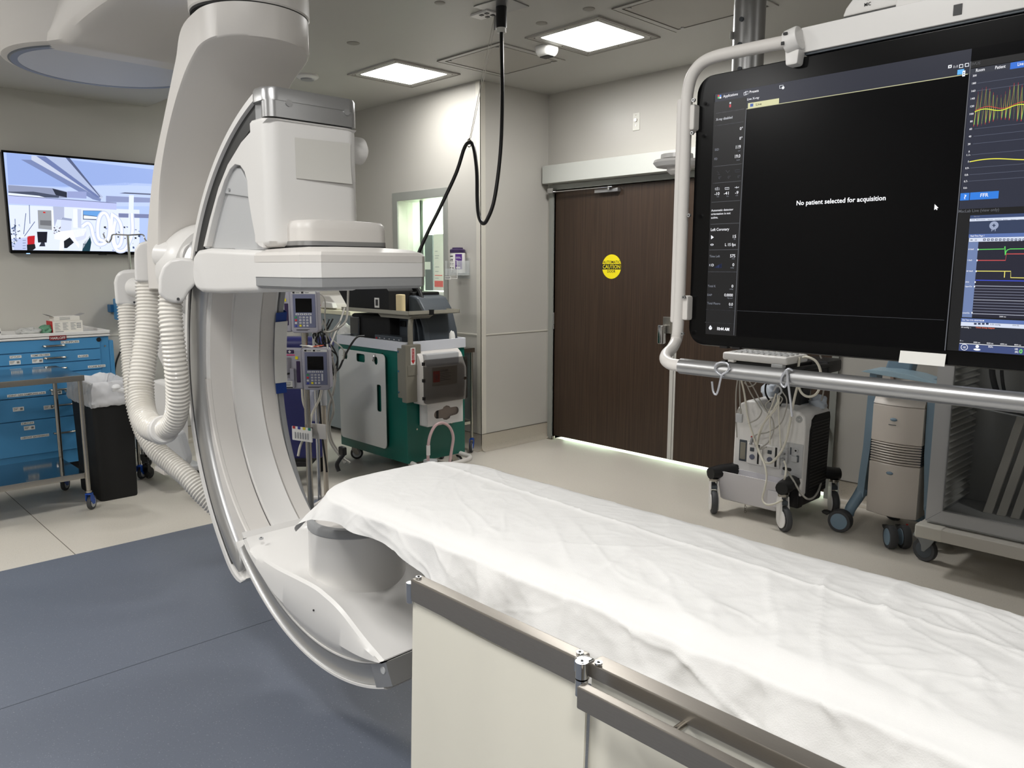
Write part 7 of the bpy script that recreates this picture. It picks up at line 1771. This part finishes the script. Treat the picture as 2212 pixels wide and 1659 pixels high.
for k in range(10):
    for j in range(3): m.bb((-2.46 + k * .036, 4.20 + j * .06, 1.019), (-2.435 + k * .036, 4.235 + j * .06, 1.026), .002)
m.build('keys', M_LGREY, kb)['kind'] = 'stuff'
MB().bb((-2.46, 4.158, .962), (-2.42, 4.19, .976), .003).build('foot', M_WHITE, kb)
MB().bb((-2.18, 4.156, .955), (-2.11, 4.20, .976), .004).build('corner_cable_port', M_LGREY, kb)
lump('tissue_packs', 'crumpled clear packs lying on the left shoulder of the monitor cart', 'pack', (-2.40, 4.60, .705), (.06, .05, .055), mat('pack_film', (196, 204, 214), .3, alpha=.85), 31, 14)
lump('tissue_pack_right', 'crumpled clear pack lying behind the column of the monitor cart', 'pack', (-2.10, 4.62, .675), (.055, .045, .05), mat('pack_film', (196, 204, 214), .3, alpha=.85), 33, 14)
# grounding chain under the bin
ch_ = [(-2.38 + .003 * (k % 2), 4.30, .09 - k * .014) for k in range(7)]
m = MB()
for k, p in enumerate(ch_):
    if p[2] > .008: m.tube([V(p) + V((.006 * math.cos(a) * (k % 2), .006 * math.cos(a) * (1 - k % 2), .009 * math.sin(a))) for a in [i * math.pi / 4 for i in range(8)]], .0016, n=5, sub=1, closed=True)
m.build('grounding_chain', M_STEEL, mc)
def cabR(pts, r, m_, lab, y0=None, n=8, name='lead_cable'):
    P = [ay(a, b, y) for a, b, y in pts]
    return tag(MB().tube(P, r, n=n, sub=6).build(name, m_, None, ang=70), lab, 'cable', 'cables hanging on the monitor cart')
Yc = 4.27
cabR([(1728, 772, 4.3), (1724, 800, Yc), (1727, 840, Yc), (1742, 856, Yc), (1762, 852, Yc), (1773, 830, Yc), (1772, 800, Yc), (1762, 780, Yc), (1744, 771, Yc), (1735, 772, 4.3)], .0075, M_CABLE, 'thick white cable coiled in a round loop right of the keyboard panel')
cabR([(1724, 828, Yc), (1714, 870, Yc), (1706, 915, Yc), (1700, 945, Yc), (1688, 975, 4.25), (1668, 998, 4.25), (1652, 998, 4.25), (1641, 980, 4.28), (1634, 962, Yc)], .0075, M_CABLE, 'thick white cable falling to the module panel in a deep loop')
cabR([(1684, 860, Yc), (1668, 890, Yc), (1646, 920, Yc), (1636, 950, 4.25), (1638, 970, 4.25), (1652, 1005, 4.2), (1656, 1030, 4.19), (1652, 1055, 4.17), (1647, 1078, 4.17), (1656, 1090, 4.16), (1674, 1088, 4.16), (1690, 1080, 4.16)], .006, M_CABLE, 'white cable hanging over the front bin down to the floor side')
cabR([(1694, 996, 4.28), (1698, 1010, 4.25), (1696, 1030, 4.22), (1691, 1046, 4.26)], .006, M_CABLE, 'short white cable from the socket block into the bin')
cabR([(1698, 1015, 4.28), (1712, 1035, 4.26), (1728, 1062, 4.26), (1745, 1078, 4.28), (1762, 1070, 4.42), (1774, 1040, 4.6), (1779, 990, 4.7), (1782, 930, 4.75), (1782, 880, 4.76)], .006, M_CABLEG, 'grey cable sweeping round the lower right corner of the cart')
cabR([(1594, 815, 4.22), (1590, 850, Yc), (1590, 900, Yc), (1592, 945, Yc)], .004, M_CABLEG, 'thin grey lead down the left edge of the cart')
cabR([(1600, 815, 4.22), (1608, 850, Yc), (1616, 905, Yc), (1630, 950, Yc), (1634, 962, Yc)], .006, M_CABLE, 'white lead crossing the left half of the cart front')
cabR([(1598, 812, 4.22), (1598, 850, Yc), (1600, 895, Yc)], .0045, M_CABLEG, 'grey lead ending in the inline connector')
cabR([(1606, 815, 4.22), (1622, 850, Yc), (1640, 878, Yc), (1645, 890, Yc), (1636, 905, Yc), (1616, 915, Yc)], .004, M_CABLEG, 'thin lead wandering over the upper left of the cart')
cabR([(1612, 815, 4.22), (1628, 838, Yc), (1650, 880, Yc), (1668, 905, Yc), (1671, 930, Yc), (1660, 955, Yc), (1642, 968, Yc)], .004, M_CABLEG, 'thin lead arching across the middle of the cart')
cabR([(1676, 850, Yc), (1666, 880, Yc), (1650, 915, Yc), (1640, 945, Yc), (1636, 965, Yc)], .0045, M_CABLE, 'white lead from the hub cluster to the left module')
cabR([(1680, 852, Yc), (1678, 880, Yc), (1664, 900, Yc), (1664, 930, Yc), (1663, 960, Yc)], .0045, M_CABLE, 'white lead from the hub cluster to the right module')
cabR([(1684, 850, Yc), (1682, 885, Yc), (1684, 925, Yc), (1687, 968, Yc)], .0045, M_CABLE, 'white lead from the hub cluster to the socket block')
cabR([(1690, 846, Yc), (1699, 862, Yc), (1698, 885, Yc), (1686, 915, Yc), (1660, 933, Yc), (1632, 940, Yc), (1630, 958, Yc), (1640, 970, Yc), (1656, 966, Yc)], .004, M_CABLEG, 'thin grey lead making a wide loop over the cart front')
cabR([(1670, 860, Yc), (1655, 872, Yc), (1658, 884, Yc), (1678, 878, Yc), (1690, 862, Yc), (1680, 852, Yc)], .004, M_CABLEG, 'thin grey lead twisted round the hub cluster')
cabR([(1624, 780, 4.25), (1634, 812, 4.25), (1632, 828, 4.25), (1618, 835, 4.25), (1608, 826, 4.25)], .004, M_CABLEG, 'thin grey lead looped under the keyboard panel')
cabR([(1771, 765, 4.6), (1782, 800, 4.6), (1778, 850, 4.6), (1768, 878, 4.6), (1755, 885, 4.6), (1750, 860, 4.6), (1751, 800, 4.6)], .0055, M_CABLEG, 'grey cable hanging in a long loop behind the right side')
cabR([(1668, 823, 4.4), (1655, 830, 4.4), (1654, 850, 4.4), (1664, 868, 4.45)], .006, M_BLACK, 'black cable curling left of the column')
cabR([(1665, 826, 4.4), (1654, 822, 4.35), (1646, 826, 4.35)], .005, M_BLACK, 'short black cable tie sticking out of the column')
q = ay(1597, 903, Yc); b = root('inline_connector', 'grey inline cable connector hanging on the left of the monitor cart', 'connector', (q.x, q.y, q.z - .03))
MB().box((q.x, q.y, q.z), (.045, .018, .055), .004).build('body', M_LGREY, b); m = MB()
for k in range(4): m.cyl((q.x - .015 + k * .01, q.y, q.z + .025), (q.x - .008 + k * .006, q.y, q.z + .06), .003, n=6)
m.build('strain_relief', M_CABLEG, b)
q = ay(1615, 948, Yc); b = root('clip_set', 'small red and grey sensor clips lying against the cart front', 'clip', (q.x, q.y + .04, q.z)); m = MB(); m.box((q.x, FY - .02, q.z - .02), (.014, .016, .05), .003, R=Matrix.Rotation(.3, 3, 'Y')); m.box((q.x + .025, FY - .02, q.z - .03), (.012, .016, .045), .003, R=Matrix.Rotation(-.3, 3, 'Y')); m.build('clip', M_GREY, b); MB().box((q.x, FY - .02, q.z + .005), (.010, .012, .010), .002).build('red_tip', M_RED, b)
q = ay(1681, 846, Yc - .005); b = root('cable_hub', 'small clear cable hook cluster gathering the leads under the bar', 'hook', (q.x, q.y, q.z - .02)); m = MB(); m.tube([q + V((-.03, 0, 0)), q + V((-.01, 0, .03)), q + V((.01, 0, .028)), q + V((.02, 0, 0)), q + V((.0, 0, -.02))], .006, n=8); m.build('hook', M_LGREY, b); 

# wall outlet
q = ay(1790, 932, YD); ol = root('wall_outlet', 'white wall outlet with one black plug beside the monitor cart', 'outlet', (q.x, YD, q.z - .06))
MB().bb((q.x - .034, YD - .006, q.z - .058), (q.x + .034, YD, q.z + .058), .003).build('plate', M_WHITE, ol)
for dz in (.022, -.022): MB().bb((q.x - .017, YD - .008, q.z + dz - .014), (q.x + .017, YD - .005, q.z + dz + .014), .003).build('receptacle', M_OFFW, ol)
m = MB(); 
for dx in (-.006, .006): m.bb((q.x + dx - .001, YD - .0085, q.z - .022 - .002), (q.x + dx + .001, YD - .0078, q.z - .022 + .006))
m.cyl((q.x, YD - .0085, q.z - .030), (q.x, YD - .0078, q.z - .030), .002, n=8); m.build('slots', M_BLACK, ol)
b = root('black_plug', 'black power plug with cord in the wall outlet', 'plug', (q.x, YD - .04, q.z))
MB().cyl((q.x - .004, YD - .008, q.z + .022), (q.x - .004, YD - .045, q.z + .022), .019, n=20, bev=.005).build('plug_body', M_BLACK, b)
MB().tube([(q.x - .004, YD - .045, q.z + .022), (q.x - .02, YD - .07, q.z - .02), (q.x - .03, YD - .06, q.z - .12), (q.x - .01, YD - .06, q.z - .25), (q.x - .02, YD - .08, q.z - .36), (q.x - .06, YD - .12, q.z - .42)], .005, n=8).build('cord', M_BLACK, b)

# ------------------------------------------------------------------ beige and blue imaging trolley
im = root('imaging_trolley', 'beige ribbed device trolley with steel-blue side posts and casters', 'trolley', (-1.58, 4.6, 0))
IX0, IX1, IY0, IY1 = -1.725, -1.455, 4.50, 4.82
def curvedfront(z0, z1, nm, m_, bulge=.03, yoff=0):
    rows = []
    for z in (z0, z0 + .004, z1 - .004, z1):
        e = .004 if z in (z0, z1) else 0; r = []
        for k in range(13):
            t = k / 12; r.append((IX0 + e + (IX1 - IX0 - 2 * e) * t, IY0 + yoff + e - bulge * math.sin(math.pi * t), z))
        r += [(IX1 - e, IY1, z), (IX0 + e, IY1, z)]; rows.append(r)
    return MB().grid(rows, close_v=True, caps=True).build(nm, m_, im, ang=40)
curvedfront(.135, .435, 'lower_front', M_BEIGEP); curvedfront(.435, .555, 'vent_back', M_DKGREY, .018, .01); curvedfront(.555, .765, 'upper_front', M_BEIGEP)
for k in range(8):
    z = .439 + k * .0148; curvedfront(z, z + .0095, 'vent_slat', M_BEIGEP)
# sloped lid
rows = []
for y, z in ((IY0 - .0, .768), (IY0 + .02, .80), (IY0 + .20, .865), (IY0 + .26, .868)):
    rows.append([(IX0 + (IX1 - IX0) * k / 10, y - (.03 * math.sin(math.pi * k / 10) if y < IY0 + .1 else 0), z + (.014 * math.sin(math.pi * k / 10) if y > IY0 + .1 else 0)) for k in range(11)])
rows.append([(IX0 + (IX1 - IX0) * k / 10, IY0 + .27, .768) for k in range(11)])
MB().grid(rows, close_u=True).build('lid', M_BEIGEP, im, ang=40)
q = ay(1948, 874, IY0 + .06)
m = MB(); m.prism(rrect(-1.615, IY0 + .10, -1.555, IY0 + .125, .010, 4), 'z', .832, .838); m.build('lid_button', M_BLACK, im)
m = MB(); m.cyl((-1.595, IY0 + .07, .812), (-1.595, IY0 + .07, .826), .006, n=12); m.cyl((-1.570, IY0 + .07, .812), (-1.570, IY0 + .07, .826), .006, n=12); m.build('lid_lamps', glow('lamp_yellowish', (240, 236, 190), 1.0), im)
MB().box((-1.69, IY0 + .06, .822), (.05, .05, .004), R=Matrix.Rotation(.33, 3, 'X')).build('lid_label', M_PAPER, im)
MB().box((-1.50, IY0 + .055, .818), (.05, .008, .006), R=Matrix.Rotation(.33, 3, 'X')).build('lid_slot', M_BLACK, im)
for z in (.69, .385):
    MB().ball((-1.60, IY0 - .031, z), .019, 20, (1, .35, .5)).build('oval_latch', M_STEELBLUE, im)
MB().bb((-1.625, IY0 - .032, .658), (-1.585, IY0 - .0285, .661)).build('small_script', M_DKGREY, im)
# side posts running down to the casters
for s, xb in ((-1, IX0 - .03), (1, IX1 + .03)):
    pr_ = [(xb + .02 * s, .20, 0), (xb + .012 * s, .34, 0), (xb, .50, 0), (xb - .004 * s, .70, 0), (xb - .010 * s, .93, 0)]
    rows = []
    for x, z, _ in pr_:
        rows.append([(x - .020, IY0 + .02, z), (x + .020, IY0 + .02, z), (x + .020, IY0 + .10, z), (x - .020, IY0 + .10, z)])
    MB().grid(rows, close_v=True, caps=True).build('side_post', M_STEELBLUE, im, ang=30)
    MB().tube([(xb + .02 * s, IY0 + .06, .24), (xb + .035 * s, IY0 + .03, .19), (xb + .055 * s, IY0 - .01, .13), (xb + .06 * s, IY0 - .02, .09)], lambda t, i: .034 - .006 * t, n=14).build('leg', M_STEELBLUE, im, ang=60)
MB().prism([(IX0 - .06, .945), (IX0 - .02, .958), (-1.62, .962), (-1.50, .948), (IX1 + .08, .915), (IX1 + .10, .905), (IX1 + .06, .915), (-1.55, .925), (IX0 - .02, .940)], 'y', IY0 - .06, IY0 + .12, bev=.004).build('handle_shelf', mat('shelf_blue', (150, 176, 190), .35), im)
MB().prism([(-1.72, .94), (-1.58, .93), (-1.55, 1.10), (-1.68, 1.10)], 'y', IY0 + .1, IY0 + .2, bev=.015, seg=3).build('monitor_neck', M_STEELBLUE, im)
MB().cyl((-1.615, IY0 + .15, 1.03), (-1.615, IY0 + .15, 1.20), .055, n=24).build('neck_cylinder', M_STEELBLUE, im)
MB().tube([V((-1.44 + .02 * k / 40 * 3 + .022 * math.cos(k * .9), IY0 + .12 + .022 * math.sin(k * .9), 1.06 - k * .0028)) for k in range(48)], .0055, n=8, raw=True).build('coiled_cord', M_STEELBLUE, im, ang=70)
def discwheel(x, y, yaw, r=.066, w_=.03, hub=M_STEELBLUE, body=im, tab=True):
    R = Matrix.Rotation(yaw, 3, 'Z'); o = V((x, y, r))
    def put(m, nm, mm, par):
        for v in m.bm.verts: v.co = R @ v.co + o
        return m.build(nm, mm, par)
    w1 = put(MB().lathe([(r * .76, -w_), (r * .95, -w_), (r, -w_ * .6), (r, w_ * .6), (r * .95, w_), (r * .76, w_)], (0, 0, 0), 40, axis='y'), 'wheel', M_RUBBER, body)
    put(MB().lathe([(.01, -w_ - .004), (r * .70, -w_ - .002), (r * .76, -w_ + .004), (r * .76, w_ - .004), (r * .70, w_ + .002), (.01, w_ + .004)], (0, 0, 0), 36, axis='y'), 'wheel_disc', hub, w1)
    if tab: put(MB().prism([(-r * 1.1, r * .30), (-r * 1.5, r * .42), (-r * 1.6, r * .60), (-r * 1.3, r * .66), (-r * .85, r * .6)], 'y', -w_ * .7, w_ * .7, bev=.003), 'brake_tab', M_BLACK, w1)
    return w1
discwheel(-1.835, 4.42, math.radians(5))
w1 = discwheel(-1.475, 4.40, math.radians(-50), .064, .02); discwheel(-1.525, 4.345, math.radians(-50), .064, .02)
discwheel(-1.70, 4.88, math.radians(10), .06, tab=False); discwheel(-1.40, 4.88, 0, .06, tab=False)
MB().bb((IX0 + .0, 4.62, .09), (IX1 - .0, 4.90, .135), .02).build('undercarriage', M_STEELBLUE, im)
m = MB()
for k, c_ in enumerate(((.9, .2, .2),)): m.bb((-1.485, 4.445, .118), (-1.475, 4.452, .124))
m.build('red_mark', M_RED, w1)
# pale duct strip seen on the wall between trolley and cabinet
tag(MB().bb((ay(1928, 800, YD).x, YD - .03, .14), (ay(1936, 800, YD).x, YD, 1.6), .003).build('cable_duct', mat('duct', (150, 130, 118), .5), None), 'slim brownish vertical duct on the wall behind the beige trolley', 'duct')

# ------------------------------------------------------------------ glass-door cabinet on casters, right edge
KY = 4.15
gx0 = ay(2004, 1060, KY).x; gx1 = gx0 + 1.0; kz0, kz1 = .255, 1.75
cb = root('glass_cabinet', 'grey rolling cabinet with tinted glass door at the right edge', 'cabinet', (gx0 + .5, KY + .25, 0))
KB = 4.72
M_CABIN = mat('cabinet_inside', (196, 197, 196), .55)
m = MB(); m.bb((gx0, KY + .022, kz0), (gx0 + .018, KB, kz1)); m.bb((gx1 - .018, KY + .022, kz0), (gx1, KB, kz1)); m.build('side_panel', M_CABFR, cb, flat=True)
MB().bb((gx0, KB - .012, kz0), (gx1, KB, kz1)).build('back_panel', M_CABIN, cb, flat=True)
MB().bb((gx0, KY + .022, kz0 - .01), (gx1, KB, kz0 + .008)).build('bottom_panel', M_CABIN, cb, flat=True)
MB().bb((gx0, KY + .022, kz1 - .02), (gx1, KB, kz1)).build('top_panel', M_CABFR, cb, flat=True)
# door: frame with mitred corners, glass
sw = .074; dx1 = ay(2235, 1000, KY).x + .02
dx1 = gx0 + .50
MB().prism([(gx0, kz0 + .004), (dx1, kz0 + .004), (dx1, kz1), (gx0, kz1)], 'y', KY - .0, KY + .02, holes=[[(gx0 + sw, kz0 + sw - .006), (dx1 - sw, kz0 + sw - .006), (dx1 - sw, kz1 - sw), (gx0 + sw, kz1 - sw)]]).build('door', M_CABFR, cb, flat=True)
dr2 = [o for o in cb.children if o.name.startswith('door')][-1]
MB().bb((gx0 + sw, KY + .008, kz0 + sw), (dx1 - sw, KY + .012, kz1 - sw)).build('door_glass', M_GLASS, dr2)
m = MB(); g0, g1, h0, h1 = gx0 + sw, dx1 - sw, kz0 + sw - .006, kz1 - sw
m.bb((g0 - .004, KY - .003, h0 - .004), (g1 + .004, KY + .001, h0 + .001)); m.bb((g0 - .004, KY - .003, h0), (g0 + .001, KY + .001, h1)); m.bb((g1 - .001, KY - .003, h0), (g1 + .004, KY + .001, h1)); m.build('glazing_bead', M_ALU, dr2)
m = MB(); m.line([(g0, KY - .0006, h0), (gx0, KY - .0006, kz0 + .004)], .0012, (0, -1, 0)); m.line([(g1, KY - .0006, h0), (dx1, KY - .0006, kz0 + .004)], .0012, (0, -1, 0)); m.build('mitre_joint', M_DKGREY, dr2, flat=True)
MB().prism([(dx1 + .004, kz0 + .004), (gx1, kz0 + .004), (gx1, kz1), (dx1 + .004, kz1)], 'y', KY - .0, KY + .02, holes=[[(dx1 + .004 + sw, kz0 + sw - .006), (gx1 - sw, kz0 + sw - .006), (gx1 - sw, kz1 - sw), (dx1 + .004 + sw, kz1 - sw)]]).build('door', M_CABFR, cb, flat=True)
MB().bb((dx1 + sw, KY + .008, kz0 + sw), (gx1 - sw, KY + .012, kz1 - sw)).build('door_glass', M_GLASS, cb)
# shelf-rail ribs on the left inner wall
for k in range(40):
    z = kz0 + .04 + k * .0345
    if z < kz1 - .05: MB().prism([(gx0 + .018, z), (gx0 + .040, z + .004), (gx0 + .040, z + .012), (gx0 + .018, z + .020)], 'y', KY + .05, KB - .02).build('shelf_runner', mat('runner_grey', (222, 222, 216), .45), cb)
# leaning panels
for k in range(4):
    x = gx0 + .165 + k * .062
    o = MB().prism([(x, kz0 + .009), (x + .040, kz0 + .009), (x + .22, 1.12), (x + .18, 1.12)], 'y', KY + .34, KY + .365, bev=.002).build('leaning_tray', mat('tray_leaning', (222, 219, 210), .5), None)
    tag(o, ['leftmost leaning pale panel inside the glass cabinet', 'second leaning pale panel from the left inside the glass cabinet', 'third leaning pale panel from the left inside the glass cabinet', 'rightmost leaning pale panel inside the glass cabinet'][k], 'panel', 'panels leaning inside the glass cabinet')
# base frame with corner cap
MB().bb((gx0 - .028, KY - .055, kz0 - .075), (gx1 + .04, KB + .03, kz0 - .012), .006).build('base_frame', mat('base_beige', (186, 182, 174), .4), cb)
MB().bb((gx0 - .030, KY - .057, kz0 - .077), (gx0 + .10, KY + .02, kz0 - .008), .010, 3).build('corner_cap', mat('cap_beige', (192, 189, 180), .38), cb)
def ccaster(x, y, yaw):
    r = .062; R = Matrix.Rotation(yaw, 3, 'Z'); o = V((x, y, 0)); hd2 = mat('caster_grey', (120, 122, 122), .38)
    m = MB()
    for s in (-1, 1): m.prism([(-.055, .145), (.05, .150), (.062, .138), (.035, .09), (.008, .055), (-.008, .055), (-.012, .085), (-.030, .115), (-.06, .125)], 'y', s * .021 - .003, s * .021 + .003, bev=.003)
    m.bb((-.055, -.022, .128), (.045, .022, .150), .006); m.cyl((0, 0, .145), (0, 0, .162), .016)
    for v in m.bm.verts: v.co = R @ v.co + o
    f_ = m.build('caster_fork', hd2, cb)
    m = MB(); m.lathe([(r * .7, -.016), (r * .93, -.017), (r, -.010), (r, .010), (r * .93, .017), (r * .7, .016)], (0, 0, r), 32, axis='y')
    for v in m.bm.verts: v.co = R @ v.co + o
    m.build('tyre', M_RUBBER, f_)
    m = MB(); m.lathe([(.01, -.021), (r * .66, -.018), (r * .72, -.014), (r * .72, .014), (r * .66, .018), (.01, .021)], (0, 0, r), 28, axis='y')
    for v in m.bm.verts: v.co = R @ v.co + o
    m.build('wheel_disc', M_DKGREY, f_)
q = az(1992, 1214)
ccaster(q.x, q.y + .03, math.radians(-12)); ccaster(gx1 - .05, q.y + .03, 0); ccaster(q.x + .03, KB - .03, .5); ccaster(gx1 - .05, KB - .03, .3)
# magazine-like clear tray hanging under the monitor bar, inside the cabinet view
b = root('clear_folder_tray', 'clear and black folders lying on a runner inside the glass cabinet', 'folders', (gx0 + .30, KY + .2, .80))
m = MB(); m.box((gx0 + .33, KY + .22, .835), (.42, .30, .006), R=Matrix.Rotation(.10, 3, 'Y')); m.box((gx0 + .34, KY + .22, .850), (.42, .28, .005), R=Matrix.Rotation(.16, 3, 'Y')); m.build('folder', mat('folder_clear', (176, 178, 178), .2, coat=.5), b)
m = MB(); m.box((gx0 + .36, KY + .2, .858), (.36, .2, .006), R=Matrix.Rotation(.18, 3, 'Y')); m.build('black_folder', M_BLACK, b)
o = MB().tube([(gx0 + .20, KY + .1, 1.5), (gx0 + .20, KY + .12, 1.10), (gx0 + .215, KY + .12, .98), (gx0 + .25, KY + .14, .88)], .014, n=12).build('black_hose', M_BLACK, None); tag(o, 'thick black hose hanging inside the glass cabinet behind the door', 'hose')
o = MB().tube([(gx0 + .235, KY + .14, 1.5), (gx0 + .235, KY + .15, 1.10), (gx0 + .245, KY + .15, .98), (gx0 + .27, KY + .16, .88)], .008, n=12).build('black_cable', M_BLACK, None); tag(o, 'thinner black cable beside the thick hose inside the glass cabinet', 'cable')
